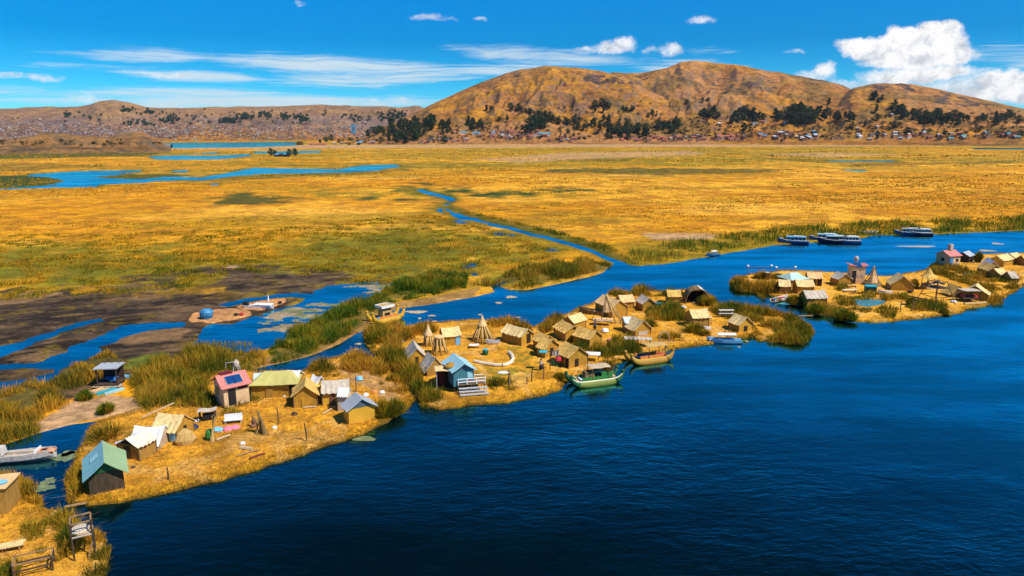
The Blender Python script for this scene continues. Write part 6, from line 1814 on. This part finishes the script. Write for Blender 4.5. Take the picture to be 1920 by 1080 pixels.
MB().tube([(0, 0, -0.1), (0.15, 0.05, 1.2), (0.5, 0.1, 2.6), (1.3, 0.2, 3.6)], [0.28, 0.13, 0.1, 0.04], 7).build('stalk', M['reed_bundle'], t)
MB().tube([(0.3, 0, 1.8), (0.2, 0.1, 2.7), (0.65, 0.3, 3.2), (1.0, 0.3, 2.6)], [0.07, 0.08, 0.07, 0.03], 6).build('loop', M['reed_dark'], t)
MB().lathe([(0.3, 0), (0.5, 0.3), (0.42, 0.8), (0.1, 1.1)], (-0.35, 0.4, 0.1), 10, jag=0.1).build('bundle', M['green'], t)
t = thing('reed_sheaf', 'bent dry reed sheaf standing in the straw yard', 'reed sheaf', P(*Z3(520, 690), ISLE_H))
for dx, dy, h in ((-0.5, 0, 2.0), (0, 0.1, 2.6), (0.5, -0.2, 1.7)):
    MB().tube([(dx, dy, -0.1), (dx * .6, dy, h * .6), (dx - 0.3, dy, h)], [0.30, 0.2, 0.06], 7).build('stalk', M['reed_dark'], t)
o = MB().lathe([(0.75, 0), (0.95, 0.5), (0.7, 1.3), (0.2, 1.7)], (0, 0, 0), 10, sx=1.1, sy=0.5, jag=0.1).build('reed_fan', M['reed_bundle'], None, loc=P(*Z1(1395, 770), ISLE_H), rz=R(30)); tag(o, 'fan of stacked reeds leaning by the beige hut', 'reed stack')
for pc, s, mn, lab in ((Z3(695, 410), 0.45, 'white_tarp', 'white cloth pile left of the small gabled hut'), (Z3(620, 653), 0.28, 'white_paint', 'small white can on the straw near the bent sheaf'), (Z3(380, 770), 0.26, 'white_paint', 'small white jug above the thick white log'), (Z1(1480, 600), 0.25, 'white_paint', 'white bowl left of the dark legged table'),
                       (Z3(768, 552), 0.35, 'dark_wood', 'dark stump in the straw yard'), (Z3(1255, 290), 0.5, 'sky_blue', 'blue sack among debris behind the metal hut'), (Z3(1370, 385), 0.4, 'orange', 'orange sack among debris behind the metal hut'), (Z3(1425, 390), 0.35, 'white_tarp', 'white sack right of the orange sack'), (Z3(1305, 408), 0.35, 'white_tarp', 'white sack against the metal hut'),
                       (Z1(1455, 655), 0.5, 'navy', 'dark cloth at the corner of the beige hut'), (Z2(1000, 150), 0.2, 'dark_wood', 'small dark pot right of the blue green hut'), (Z5(1055, 415), 0.6, 'white_tarp', 'white cloth on the ground below the work table'), (Z6(1140, 455), 0.5, 'navy', 'dark bundle below the low slanting hut'), (Z4(410, 455), 0.4, 'sky_blue', 'small blue bundle among the reeds of the middle island'), (Z6(540, 255), 0.5, 'white_tarp', 'white bundle below the dark shelter')):
    o = MB().lathe([(s, 0), (s * 1.1, s * .3), (s * .8, s * .8), (s * .2, s * 1.05)], (0, 0, 0), 10, jag=0.08).build('bundle', M[mn], None, loc=P(*pc, ISLE_H - 0.02))
    o.name = lab.split(' on ')[0].split(' left')[0].split(' right')[0].split(' above')[0].split(' in ')[0].split(' among')[0].split(' at')[0].split(' against')[0].split(' below')[0].split()[-1]
    tag(o, lab, o.name.split('.')[0])
# lower left island
t = thing('mat_hut', 'woven mat hut with cloths on its flat roof, cut off by the left picture edge', 'hut', P(*Z2(20, 470), ISLE_H), R(14))
MB().box((-1.4, 0.6, 1.1), (4.2, 2.6, 2.4)).build('wall', M['mat_wall'], t)
MB().sheet(lambda u, v: (-1.4 + (u - .5) * 4.6, 0.6 + (v - .5) * 3.0, 2.42 + .06 * math.sin(u * 9) * math.cos(v * 5)), 10, 6, 0.07).build('roof', M['pink_straw'], t)
MB().lathe([(0.45, 0), (0.5, 0.15), (0.2, 0.3)], (-0.2, 0.2, 2.45), 9, sx=1.8, jag=0.1).build('cloth', M['sky_blue'], t)
t = thing('plank_bench', 'whitewashed plank bench on the lower left island, cut by the picture edge', 'bench', P(*Z2(40, 770), ISLE_H), R(24))
MB().box((0, 0, 0.42), (2.6, 0.8, 0.10)).build('seat', M['pale_roof'], t)
for x in (-1, 1):
    MB().box((x, 0, 0.16), (0.12, 0.7, 0.44)).build('leg', M['wood'], t)
# mud flats
t = thing('tarp_bundle', 'bright blue tarp covered load on the nearer mud islet', 'tarp bundle', P(388, 597, 0.3))
MB().lathe([(0.85, 0), (1.05, 0.6), (1.1, 1.2), (0.8, 1.6), (0.2, 1.75)], (0, 0, 0), 12, jag=0.10).build('tarp', M['blue_paint'], t)
MB().tube([(1.1, 0, 0.5), (0.8, -0.8, 0.6), (0, -1.1, 0.5), (-0.8, -0.8, 0.6), (-1.1, 0, 0.5)], 0.04, 5).build('rope', M['black'], t)
o = MB().tube([(0, 0, -0.1), (0.05, 0, 0.8), (0.02, 0, 1.6)], [0.22, 0.12, 0.06], 8).build('white_stake', M['white_paint'], None, loc=P(503, 565, 0.3)); tag(o, 'white tapering stake on the farther mud islet', 'stake')
for pc, lab, mn in (((443, 592), 'dark pot on the nearer mud islet', 'black'), ((453, 591), 'small red pot on the nearer mud islet', 'red'), ((525, 569), 'dark pot on the farther mud islet', 'black')):
    o = MB().lathe([(0.3, 0), (0.42, 0.15), (0.35, 0.4), (0.2, 0.45)], (0, 0, 0), 10).build('pot', M[mn], None, loc=P(*pc, 0.3), smooth=True); tag(o, lab, 'pot')

# pool of the right island
w = poly_w(POOL_D)
cpt = w.mean(0)
o = MB().add([(x, y, 0.03) for x, y in cpt + (w - cpt) * 1.05], [tuple(range(len(w)))]).build('pool_water', M['pool'])
tag(o, kind='structure')

# ------------------------------------------------------------------ people
def person(label, pc, pose='stand', top='brown_cloth', skirt='black', hat='brown_cloth', rz=0.0, h=1.6, zg=ISLE_H):
    t = thing('person', label, 'person', P(*pc, zg), R(rz))
    k = h / 1.6
    sit = pose == 'sit'
    hz = 0.28 if sit else 0.82
    J = {'pel': (0, 0, hz), 'wst': (0, 0.02, hz + 0.16), 'chs': (0, 0.02, hz + 0.40), 'nck': (0, 0, hz + 0.54), 'hd0': (0, -0.02, hz + 0.62), 'hd1': (0, -0.03, hz + 0.77),
         'sl': (-0.19, 0, hz + 0.47), 'el': (-0.25, -0.06, hz + 0.22), 'wl': (-0.20, -0.22, hz + 0.10), 'hl': (-0.17, -0.29, hz + 0.08),
         'sr': (0.19, 0, hz + 0.47), 'er': (0.26, -0.04, hz + 0.22), 'wr': (0.24, -0.16, hz + 0.02), 'hr': (0.23, -0.21, hz - 0.05),
         'tl': (-0.09, 0, hz - 0.06), 'tr': (0.09, 0, hz - 0.06)}
    if sit:
        J.update({'kl': (-0.16, -0.36, 0.34), 'al': (-0.14, -0.42, 0.06), 'fl': (-0.14, -0.56, 0.04), 'kr': (0.16, -0.36, 0.34), 'ar': (0.14, -0.42, 0.06), 'fr': (0.14, -0.56, 0.04)})
    else:
        J.update({'kl': (-0.10, -0.03, 0.45), 'al': (-0.11, 0.02, 0.08), 'fl': (-0.12, -0.12, 0.04), 'kr': (0.11, -0.08, 0.45), 'ar': (0.11, -0.02, 0.08), 'fr': (0.12, -0.16, 0.04)})
    rad = {'pel': .14, 'wst': .125, 'chs': .15, 'nck': .055, 'hd0': .085, 'hd1': .09, 'sl': .07, 'el': .048, 'wl': .035, 'hl': .04, 'sr': .07, 'er': .048, 'wr': .035, 'hr': .04,
           'tl': .10, 'tr': .10, 'kl': .065, 'al': .042, 'fl': .04, 'kr': .065, 'ar': .042, 'fr': .04}
    E = [('pel', 'wst'), ('wst', 'chs'), ('chs', 'nck'), ('nck', 'hd0'), ('hd0', 'hd1'), ('chs', 'sl'), ('sl', 'el'), ('el', 'wl'), ('wl', 'hl'), ('chs', 'sr'), ('sr', 'er'), ('er', 'wr'), ('wr', 'hr'),
         ('pel', 'tl'), ('tl', 'kl'), ('kl', 'al'), ('al', 'fl'), ('pel', 'tr'), ('tr', 'kr'), ('kr', 'ar'), ('ar', 'fr')]
    names = list(J)
    me = bpy.data.meshes.new('body')
    me.from_pydata([tuple(c * k for c in J[n]) for n in names], [(names.index(a), names.index(b)) for a, b in E], [])
    o = bpy.data.objects.new('body', me); COL.objects.link(o); o.parent = t
    md = o.modifiers.new('skin', 'SKIN'); md.use_smooth_shade = True
    for i, n in enumerate(names):
        r = rad[n] * k
        me.skin_vertices[0].data[i].radius = (r, r)
    me.skin_vertices[0].data[0].use_root = True
    o.modifiers.new('sub', 'SUBSURF').render_levels = 1
    me.materials.append(M['skin'])
    MB().lathe([(0.20 * k, 0), (0.21 * k, 0.15 * k), (0.235 * k, 0.36 * k), (0.20 * k, 0.49 * k), (0.09 * k, 0.55 * k)], (0, 0.01, (hz - 0.02) * k), 12, sy=0.8).build('poncho', M[top], t, smooth=True)
    if not sit:
        MB().lathe([(0.34 * k, 0), (0.28 * k, 0.28 * k), (0.19 * k, 0.58 * k)], (0, 0, 0.28 * k), 12, sy=0.85).build('skirt', M[skirt], t, smooth=True)
    else:
        MB().lathe([(0.42 * k, 0.02), (0.36 * k, 0.2 * k), (0.2 * k, 0.34 * k)], (0, -0.14 * k, 0.02), 12).build('skirt', M[skirt], t, smooth=True)
    MB().lathe([(0.19 * k, 0), (0.19 * k, 0.02 * k), (0.11 * k, 0.03 * k), (0.10 * k, 0.13 * k), (0.04 * k, 0.16 * k)], (0, -0.02 * k, (hz + 0.80) * k), 12).build('hat', M[hat], t, smooth=True)
    return t


person('person in a black and white striped poncho standing by the small gabled hut', Z3(908, 470), 'stand', 'dark_cloth', 'black', 'black', 20, 1.7)
person('person in brown seated on the straw beside the white bench', Z3(465, 640), 'sit', 'brown_cloth', 'brown_cloth', 'brown_cloth', -20)
person('person in dark clothes standing at the work table of the middle island', Z5(968, 398), 'stand', 'navy', 'black', 'black', 40, 1.65)
person('person in a dark shawl standing below the pole stand', Z5(515, 742), 'stand', 'grey_roof', 'black', 'dark_wood', 0, 1.6)
# ------------------------------------------------------------------ far trees and houses
M['leaf'] = mat('tree_leaves', (1, 1, 1), 0.8, 0.2, 0.4, attr=True, transl=0.15, spec=0.1)
M['bark'] = mat('tree_bark', (0.10, 0.065, 0.04), 0.9, 0.3, 2)


def tree_mesh(shape, seed):
    """dark highland tree: leaf sized faces in clumps along a trunk with limbs; unit height 1"""
    r = np.random.default_rng(seed)
    nl = 13
    cs = []
    for i in range(nl):
        h = 0.22 + 0.74 * (i + 0.5) / nl
        rad = {'tall': 0.20 * math.sin(math.pi * min(1, (h - 0.05) * 1.0)) ** 0.6, 'round': 0.40 * math.sin(math.pi * (h - 0.12) / 0.9) ** 0.7, 'cone': 0.30 * (1.05 - h) + 0.03}[shape]
        a = r.uniform(0, 6.28); q = rad * r.uniform(0.3, 0.8)
        cs.append((q * math.cos(a), q * math.sin(a), h, max(0.07, rad * r.uniform(0.55, 0.8))))
    Vs, Cs = [], []
    for (cx, cy, cz, cr) in cs:
        n = 60
        d = r.normal(0, 1, (n, 3)); d /= np.linalg.norm(d, axis=1)[:, None]
        p = np.array([cx, cy, cz]) + d * cr * r.uniform(0.65, 1.05, (n, 1)) * np.array([1, 1, 0.85])
        u = r.normal(0, 1, (n, 3)); u /= np.linalg.norm(u, axis=1)[:, None]
        w = np.cross(u, d); w /= np.linalg.norm(w, axis=1)[:, None] + 1e-9
        s = r.uniform(0.018, 0.042, (n, 1))
        q = np.stack([p - u * s - w * s * .6, p + u * s - w * s * .6, p + u * s * .7 + w * s, p - u * s * .7 + w * s], 1)
        Vs.append(q.reshape(-1, 3))
        Cs.append(np.repeat(np.array([[0.034, 0.050, 0.018]]) * r.uniform(0.55, 1.7, (n, 1)) * np.array([[r.uniform(.8, 1.3), 1, r.uniform(.8, 1.4)]]), 4, 0))
    V, C = np.concatenate(Vs), np.concatenate(Cs)
    F = np.arange(len(V)).reshape(-1, 4)
    b = MB().tube([(0, 0, -0.06), (0.01, 0, 0.35), (0, 0.01, 0.85)], [0.022, 0.015, 0.004], 4, cap=False)
    for a in (0.5, 2.6, 4.7):
        b.tube([(0.008, 0, 0.33), (0.16 * math.cos(a), 0.16 * math.sin(a), 0.55)], [0.010, 0.004], 4, cap=False)
    return V, F, C, b


TREES = {s: [tree_mesh(s, k * 7 + len(s)) for k in range(3)] for s in ('tall', 'round', 'cone')}
TMESH = {}
for s_, lst in TREES.items():
    TMESH[s_] = []
    for V, F, C, b in lst:
        crown = mesh_np('crown', V, F, M['leaf'], C, smooth=False)
        trunk = b.build('trunk', M['bark'])
        TMESH[s_].append((trunk.data, crown.data))
        bpy.data.objects.remove(crown); bpy.data.objects.remove(trunk)


def new_tree(shape, pick):
    td, cd = TMESH[shape][pick]
    o = bpy.data.objects.new('pine_tree' if shape == 'cone' else 'tree', td)
    c = bpy.data.objects.new('crown', cd)
    COL.objects.link(o); COL.objects.link(c)
    c.parent = o
    return o


pyrng = random.Random(5)


def plant(px, py, hpx, shape, label, group):
    h = hit_hill(px, py)
    if h is None:
        return
    x, y, z = h
    o = new_tree(shape, pyrng.randrange(3))
    s = hpx * 0.95 / FPX * math.hypot(x, y)
    o.location = (x, y, z - s * 0.02)
    k = pyrng.uniform(1.0, 1.55)
    o.scale = (s * k, s * k, s)
    o.rotation_euler = (0, 0, pyrng.uniform(0, 6.28))
    tag(o, label, 'tree', group)


def grove(pts, n, h, shapes, label, group):
    a = np.array(pts, float)
    x0, y0 = a.min(0); x1, y1 = a.max(0)
    k = 0
    while k < n:
        x, y = pyrng.uniform(x0, x1), pyrng.uniform(y0, y1)
        if sdist(np.array([x]), np.array([y]), a)[0] > 0:
            plant(x, y, pyrng.uniform(*h), pyrng.choice(shapes), label, group)
            k += 1


W1 = 'dark tree in the dense wood at the left foot of the big hill'
grove([(716, 250), (740, 238), (790, 232), (815, 228), (812, 248), (790, 262), (760, 272), (718, 270)], 52, (13, 22), ('tall', 'cone', 'round'), W1, 'trees of the left wood')
W2 = 'dark tree on the slope above the village right of the left wood'
grove([(822, 236), (846, 226), (846, 268), (826, 272)], 12, (10, 17), ('tall', 'round'), W2, 'trees above the village')
grove([(864, 240), (880, 232), (912, 236), (910, 246), (866, 246)], 13, (12, 18), ('cone', 'tall'), W2, 'trees above the village')
W3 = 'dark tree in the row climbing down from the knoll'
for i in range(18):
    t_ = i / 17
    plant(958 + 92 * t_ + pyrng.uniform(-3, 3), 208 + 26 * t_ ** 1.3 + pyrng.uniform(-2, 2), pyrng.uniform(10, 18), pyrng.choice(('round', 'tall')), W3, 'tree row on the knoll')
W4 = 'broad dark tree in the clump on the bare knoll'
grove([(988, 240), (1000, 232), (1020, 236), (1022, 246), (992, 248)], 7, (18, 25), ('round',), W4, 'tree clump on the bare knoll')
W5 = 'dark tree on the terraced slope above the middle village'
for pts, n, h in (([(1056, 232), (1076, 226), (1102, 240), (1096, 250), (1062, 246)], 8, (10, 16)), ([(1110, 205), (1130, 196), (1150, 202), (1140, 214), (1116, 212)], 7, (9, 16)), ([(1104, 238), (1122, 222), (1152, 230), (1148, 246), (1110, 244)], 11, (10, 18)), ([(1160, 205), (1190, 196), (1195, 214), (1170, 216)], 7, (7, 12)), ([(1215, 216), (1232, 214), (1232, 222), (1216, 222)], 3, (8, 12))):
    grove(pts, n, h, ('round', 'tall'), W5, 'trees on the terraced slope')
W6 = 'dark tree of the grove behind the red roofed village'
for pts, n, h in (([(1138, 252), (1180, 238), (1215, 240), (1218, 262), (1180, 264), (1140, 264)], 24, (12, 20)), ([(1224, 238), (1245, 230), (1274, 236), (1274, 254), (1240, 252)], 14, (12, 20))):
    grove(pts, n, h, ('round', 'tall', 'cone'), W6, 'grove behind the red roofed village')
W7 = 'dark tree in the belt across the middle of the right slopes'
for pts, n, h in (([(1303, 222), (1340, 212), (1350, 222), (1320, 227)], 12, (12, 18)), ([(1350, 224), (1390, 212), (1436, 214), (1430, 228), (1405, 240), (1395, 256), (1385, 256), (1385, 236), (1356, 230)], 22, (12, 20)), ([(1438, 224), (1462, 206), (1480, 216), (1500, 208), (1550, 214), (1552, 228), (1500, 236), (1450, 230)], 40, (12, 21)), ([(1560, 228), (1580, 218), (1602, 224), (1598, 232)], 8, (11, 17))):
    grove(pts, n, h, ('tall', 'round', 'tall'), W7, 'tree belt on the right slopes')
W8 = 'dark tree in the long diagonal belt down the far right hill'
grove([(1625, 186), (1645, 184), (1680, 200), (1730, 216), (1790, 222), (1822, 226), (1800, 238), (1745, 242), (1700, 226), (1660, 206)], 52, (9, 17), ('tall', 'round'), W8, 'diagonal tree belt on the far right hill')
grove([(1824, 232), (1850, 222), (1910, 220), (1916, 232), (1850, 238)], 13, (9, 16), ('round', 'tall'), W8, 'diagonal tree belt on the far right hill')
W9 = 'lone dark tree standing apart on the open hillside'
for px, py, h, s_ in ((912, 209, 13, 'tall'), (920, 208, 11, 'tall'), (951, 228, 13, 'tall'), (936, 227, 9, 'round'), (690, 258, 16, 'tall'), (703, 254, 17, 'round'), (710, 250, 15, 'round'), (1288, 196, 9, 'round'), (1318, 192, 8, 'round'), (1326, 191, 8, 'round'), (1079, 221, 8, 'round'), (1553, 200, 16, 'tall'), (1643, 212, 14, 'tall'),
                      (1645, 225, 11, 'round'), (1676, 240, 12, 'round'), (1685, 238, 9, 'round'), (1700, 255, 15, 'round'), (1645, 262, 16, 'tall'), (1597, 242, 11, 'round'), (1622, 238, 9, 'tall'), (1660, 222, 7, 'round'), (1137, 262, 12, 'round'), (1065, 250, 9, 'round'), (1050, 246, 9, 'round'), (1728, 254, 9, 'tall'), (1770, 254, 8, 'round'), (1836, 246, 8, 'round'),
                      (560, 272, 9, 'round'), (566, 272, 9, 'round'), (600, 268, 9, 'tall'), (612, 266, 11, 'round'), (622, 264, 12, 'round'), (636, 268, 9, 'round'), (655, 272, 7, 'round'), (672, 272, 7, 'round'), (322, 276, 8, 'cone')):
    plant(px, py, h, s_, W9, 'lone trees on the open hillside')


def far_stuff():
    """woods and the town of the distant range, far too many to count"""
    pts = []
    for (x0, x1, y0, y1, n) in ((405, 450, 222, 234, 60), (440, 480, 214, 226, 50), (480, 512, 208, 222, 45), (525, 545, 214, 226, 40), (550, 582, 214, 232, 50), (300, 335, 218, 234, 40), (225, 250, 202, 212, 24), (270, 300, 206, 216, 14), (120, 135, 212, 222, 12), (225, 300, 228, 238, 24), (700, 780, 206, 232, 90), (60, 680, 204, 236, 80), (640, 700, 215, 235, 30)):
        for _ in range(n):
            pts.append((pyrng.triangular(x0, x1), pyrng.triangular(y0, y1), pyrng.uniform(2.2, 4.5)))
    Vs, Fs, Cs, ms, off = [], [], [], [], 0
    for px, py, hp in pts:
        h = hit_hill(px, py)
        if h is None or h[1] < 3500: continue
        V, F, C, _b = pyrng.choice(TREES['round'])
        k = np.ones(len(F), bool)
        sel = pyrng.randrange(2)
        Fk = F[k][sel::3]; Vk = V[:len(F[k]) * 4].reshape(-1, 4, 3)[sel::3]
        s = hp / FPX * math.hypot(h[0], h[1])
        cen = Vk.mean(1, keepdims=True)
        vv = ((cen + (Vk - cen) * 1.9) * np.array([s * 1.5, s * 1.5, s])).reshape(-1, 3) + np.array(h)
        Vs.append(vv); Fs.append(np.arange(len(vv)).reshape(-1, 4) + off); off += len(vv)
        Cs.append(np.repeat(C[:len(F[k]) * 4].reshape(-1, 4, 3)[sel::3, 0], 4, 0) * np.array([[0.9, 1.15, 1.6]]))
    o = mesh_np('distant_woods', np.concatenate(Vs), np.concatenate(Fs), M['leaf'], np.concatenate(Cs), smooth=False)
    tag(o, 'blue green woods on the distant range', kind='stuff')
    Vs, Fs, Cs, off = [], [], [], 0
    wall = [(0.24, 0.12, 0.085), (0.20, 0.13, 0.10), (0.28, 0.20, 0.15), (0.40, 0.37, 0.34), (0.17, 0.11, 0.09), (0.22, 0.10, 0.07)]
    roof = [(0.28, 0.11, 0.075), (0.22, 0.19, 0.18), (0.34, 0.32, 0.31), (0.14, 0.22, 0.30), (0.18, 0.11, 0.09), (0.09, 0.075, 0.075)]
    for i in range(2200):
        px = pyrng.uniform(-40, 690); py = pyrng.triangular(228, 265, 256)
        if pyrng.random() < 0.12: py = pyrng.uniform(220, 245)
        h = hit_hill(px, py)
        if h is None or h[1] < 3000: continue
        s = math.hypot(h[0], h[1]) / FPX
        w, d, hh = s * pyrng.uniform(1.2, 3.6), s * pyrng.uniform(1.5, 3.5), s * pyrng.uniform(0.7, 1.7)
        a = pyrng.uniform(-.6, .6); ca, sa = math.cos(a), math.sin(a)
        q = np.array([(x * w / 2 * ca - y * d / 2 * sa, x * w / 2 * sa + y * d / 2 * ca, z) for z in (-hh, hh) for x, y in ((-1, -1), (1, -1), (1, 1), (-1, 1))]) + np.array(h)
        top = q[4:].copy()
        wc, rc = pyrng.choice(wall), pyrng.choice(roof)
        Vs += [q, top]
        Fs.append(np.array([(0, 1, 5, 4), (1, 2, 6, 5), (2, 3, 7, 6), (3, 0, 4, 7), (8, 9, 10, 11)]) + off)
        off += 12
        Cs += [np.repeat([wc], 8, 0), np.repeat([rc], 4, 0)]
    o = mesh_np('distant_town', np.concatenate(Vs), np.concatenate(Fs), M['town'], np.concatenate(Cs), smooth=False)
    tag(o, 'brick coloured houses of the far town below the distant range', kind='stuff')


M['town'] = mat('town_wall', (1, 1, 1), 0.85, 0.12, 0.05, attr=True, spec=0.1)
far_stuff()

VM = {k: mat('village_' + k, c, 0.8, 0.2, 0.25, spec=0.2) for k, c in dict(brick=(0.34, 0.14, 0.085), adobe=(0.34, 0.20, 0.115), white=(0.58, 0.53, 0.47), red=(0.40, 0.11, 0.065), rust=(0.30, 0.12, 0.08), grey=(0.33, 0.31, 0.30), blue=(0.12, 0.30, 0.45), teal=(0.06, 0.30, 0.34), dark=(0.05, 0.04, 0.038)).items()}


def house_obj(px, py, w, hp, d, wallm, roofm, label, group, flat=False, rz=None, name='village_house', cat='house'):
    h = hit_hill(px, py)
    if h is None:
        return
    s = math.hypot(h[0], h[1]) / FPX
    w, hp, d = w * s, hp * s, d * s
    t = thing(name, label, cat, h, rz if rz is not None else pyrng.uniform(-.5, .5), group)
    MB().box((0, 0, hp / 2 - s), (w, d, hp + 2 * s)).build('wall', VM[wallm], t)
    b = MB()
    if flat:
        b.box((0, 0, hp + 0.25 * s), (w * 1.06, d * 1.06, 0.4 * s))
    else:
        k = hp + min(d, w) * 0.28
        e = 0.54
        b.add([(-w * e, -d * e, hp * .96), (w * e, -d * e, hp * .96), (w * e, d * e, hp * .96), (-w * e, d * e, hp * .96), (-w * e, 0, k), (w * e, 0, k)], [(0, 1, 5, 4), (2, 3, 4, 5), (1, 2, 5), (3, 0, 4), (3, 2, 1, 0)])
    b.build('roof', VM[roofm], t)
    for i in range(2 if w > 6 * s else 1):
        MB().box(((i - .4) * w * .4, -d / 2 - 0.02 * s, hp * .5), (w * .14, 0.1 * s, hp * .4)).build('window', VM['dark'], t)


def village(x0, x1, y0, y1, n, label, group, walls, roofs, wr=(4, 9), hr=(2.2, 4.2)):
    for _ in range(n):
        house_obj(pyrng.uniform(x0, x1), pyrng.uniform(y0, y1), pyrng.uniform(*wr), pyrng.uniform(*hr), pyrng.uniform(4, 7), pyrng.choice(walls), pyrng.choice(roofs), label, group, pyrng.random() < 0.3)


BR, RF = ('brick', 'adobe', 'adobe', 'brick', 'brick', 'rust'), ('red', 'rust', 'grey', 'rust', 'blue', 'red', 'rust', 'dark')
village(920, 1010, 247, 262, 34, 'small house of the crowded village below the bare knoll', 'village below the bare knoll', BR + ('white',), RF + ('red',))
village(1010, 1080, 256, 267, 14, 'small house on the village street between the knolls', 'village between the knolls', BR, RF)
village(1135, 1400, 256, 265.5, 66, 'brick or adobe house of the red roofed village along the hill foot', 'red roofed village', BR, RF + ('red', 'rust'))
village(1425, 1530, 249, 265, 36, 'house of the dark roofed village left of the yellow field', 'dark roofed village', BR + ('dark',), ('grey', 'rust', 'blue', 'dark', 'white'))
village(1600, 1720, 250, 264, 22, 'pale roofed house of the small village right of the yellow field', 'small right village', BR + ('white',), ('grey', 'white', 'red', 'grey'))
village(1720, 1915, 250, 263, 24, 'low house at the far right foot of the hills', 'far right village', BR, ('grey', 'rust', 'red', 'teal'))
village(620, 820, 266, 271, 22, 'low house at the waterline below the left wood', 'houses below the left wood', BR, ('red', 'grey', 'rust', 'blue'))
village(800, 925, 250, 268, 16, 'scattered house on the slope between the left wood and the village', 'scattered slope houses', BR, RF)
village(1300, 1720, 215, 245, 12, 'isolated farmhouse high on the right slopes', 'isolated farmhouses', ('adobe', 'white'), ('grey', 'red', 'white'))
house_obj(663, 250, 7, 15, 6, 'blue', 'blue', 'tall blue block rising above the far town', None, True, 0.1, 'tower_block', 'tower')
house_obj(595, 272, 27, 3, 8, 'brick', 'red', 'long red roofed shed at the lake edge left of the wood', None, False, 0.05, 'long_shed', 'shed')
house_obj(1570, 262, 22, 4, 6, 'adobe', 'rust', 'long pinkish walled building at the foot of the yellow field', None, True, 0.03, 'long_building', 'building')
house_obj(1360, 260, 30, 4, 8, 'brick', 'red', 'long red roofed building at the right end of the red roofed village', None, False, 0.03, 'long_building', 'building')
house_obj(869, 251, 12, 3, 6, 'white', 'teal', 'teal roofed school building above the village', None, False, 0.1, 'school', 'building')
house_obj(893, 252, 13, 3, 6, 'white', 'blue', 'blue roofed hall right of the teal roofed school building', None, False, -0.1, 'hall', 'building')
house_obj(1018, 254, 25, 3.4, 7, 'white', 'teal', 'long teal roofed building below the tree clump on the knoll', None, False, -0.06, 'long_building', 'building')

# little wooded islet far out on the marsh
p = P(530, 294, 0)
s = p.length / FPX
for dx, hp, sh in ((-20, 13, 'round'), (-13, 10, 'round'), (14, 12, 'round'), (21, 13, 'round')):
    o = new_tree('round', abs(dx) % 3)
    o.location = (p.x + dx * s, p.y + pyrng.uniform(-4, 4), 0.2); o.scale = (hp * s * 1.1,) * 2 + (hp * s * 1.1,)
    tag(o, 'round dark tree on the wooded islet far out on the marsh', 'tree', 'trees of the wooded islet')
for dx, w, rm, lab in ((-9, 9, 'blue', 'blue roofed shack between the trees of the wooded islet'), (0, 10, 'dark', 'dark roofed shack in the middle of the wooded islet'), (8, 8, 'teal', 'teal roofed shack on the right of the wooded islet')):
    t = thing('shack', lab, 'shack', (p.x + dx * s, p.y - 3, 0.2), 0.1)
    MB().box((0, 0, 1.6 * s), (w * s, 5 * s, 4 * s)).build('wall', VM['dark'], t)
    b = MB().add([(-w * .55 * s, -3 * s, 3.5 * s), (w * .55 * s, -3 * s, 3.5 * s), (w * .55 * s, 3 * s, 3.5 * s), (-w * .55 * s, 3 * s, 3.5 * s), (-w * .5 * s, 0, 5.8 * s), (w * .5 * s, 0, 5.8 * s)], [(0, 1, 5, 4), (2, 3, 4, 5), (1, 2, 5), (3, 0, 4), (3, 2, 1, 0)])
    b.build('roof', VM[rm], t)


def scrub():
    """low dark bushes along walls and gullies at the foot of the hills"""
    Vs, Fs, Cs, off = [], [], [], 0
    for (x0, x1, y0, y1, n) in ((690, 830, 236, 270, 90), (820, 1130, 225, 266, 260), (1130, 1420, 215, 264, 330), (1400, 1560, 225, 264, 170), (1560, 1920, 205, 262, 330), (640, 720, 258, 272, 50), (1000, 1240, 190, 230, 60), (0, 310, 262, 276, 60)):
        for _ in range(n):
            h = hit_hill(pyrng.uniform(x0, x1), pyrng.triangular(y0, y1, y1 - 6))
            if h is None:
                continue
            V, F, C, _b = pyrng.choice(TREES['round'])
            q = V.reshape(-1, 4, 3)[pyrng.randrange(6)::9]
            s = pyrng.uniform(1.6, 5.0) / FPX * math.hypot(h[0], h[1])
            cen = q.mean(1, keepdims=True)
            vv = ((cen + (q - cen) * 2.3) * np.array([s * pyrng.uniform(1.2, 2.4), s * 1.4, s])).reshape(-1, 3) + np.array(h) - np.array([0, 0, 0.15 * s])
            Vs.append(vv); Fs.append(np.arange(len(vv)).reshape(-1, 4) + off); off += len(vv)
            Cs.append(np.full((len(vv), 3), 1.0) * np.array(pyrng.choice([(0.045, 0.055, 0.018), (0.075, 0.065, 0.02), (0.11, 0.075, 0.025)])))
    o = mesh_np('hillside_scrub', np.concatenate(Vs), np.concatenate(Fs), M['leaf'], np.concatenate(Cs), smooth=False)
    tag(o, 'dark scrub dotted over the lower hillsides', kind='stuff')


scrub()
# ------------------------------------------------------------------ air
def haze(dens):
    m = bpy.data.materials.new('haze_air'); m.use_nodes = True
    m.node_tree.nodes.clear()
    k = NT(m.node_tree)
    v = k.new('ShaderNodeVolumePrincipled')
    v.inputs['Color'].default_value = (0.80, 0.88, 1.0, 1)
    v.inputs['Density'].default_value = dens
    v.inputs['Anisotropy'].default_value = 0.3
    out = k.new('ShaderNodeOutputMaterial')
    k.l.new(v.outputs[0], out.inputs['Volume'])
    o = MB().box((0, 14000, 240), (36000, 40000, 490)).build('haze', m)
    tag(o, 'thin blue air between the lake and the distant hills', kind='stuff')


haze(1.3e-5)
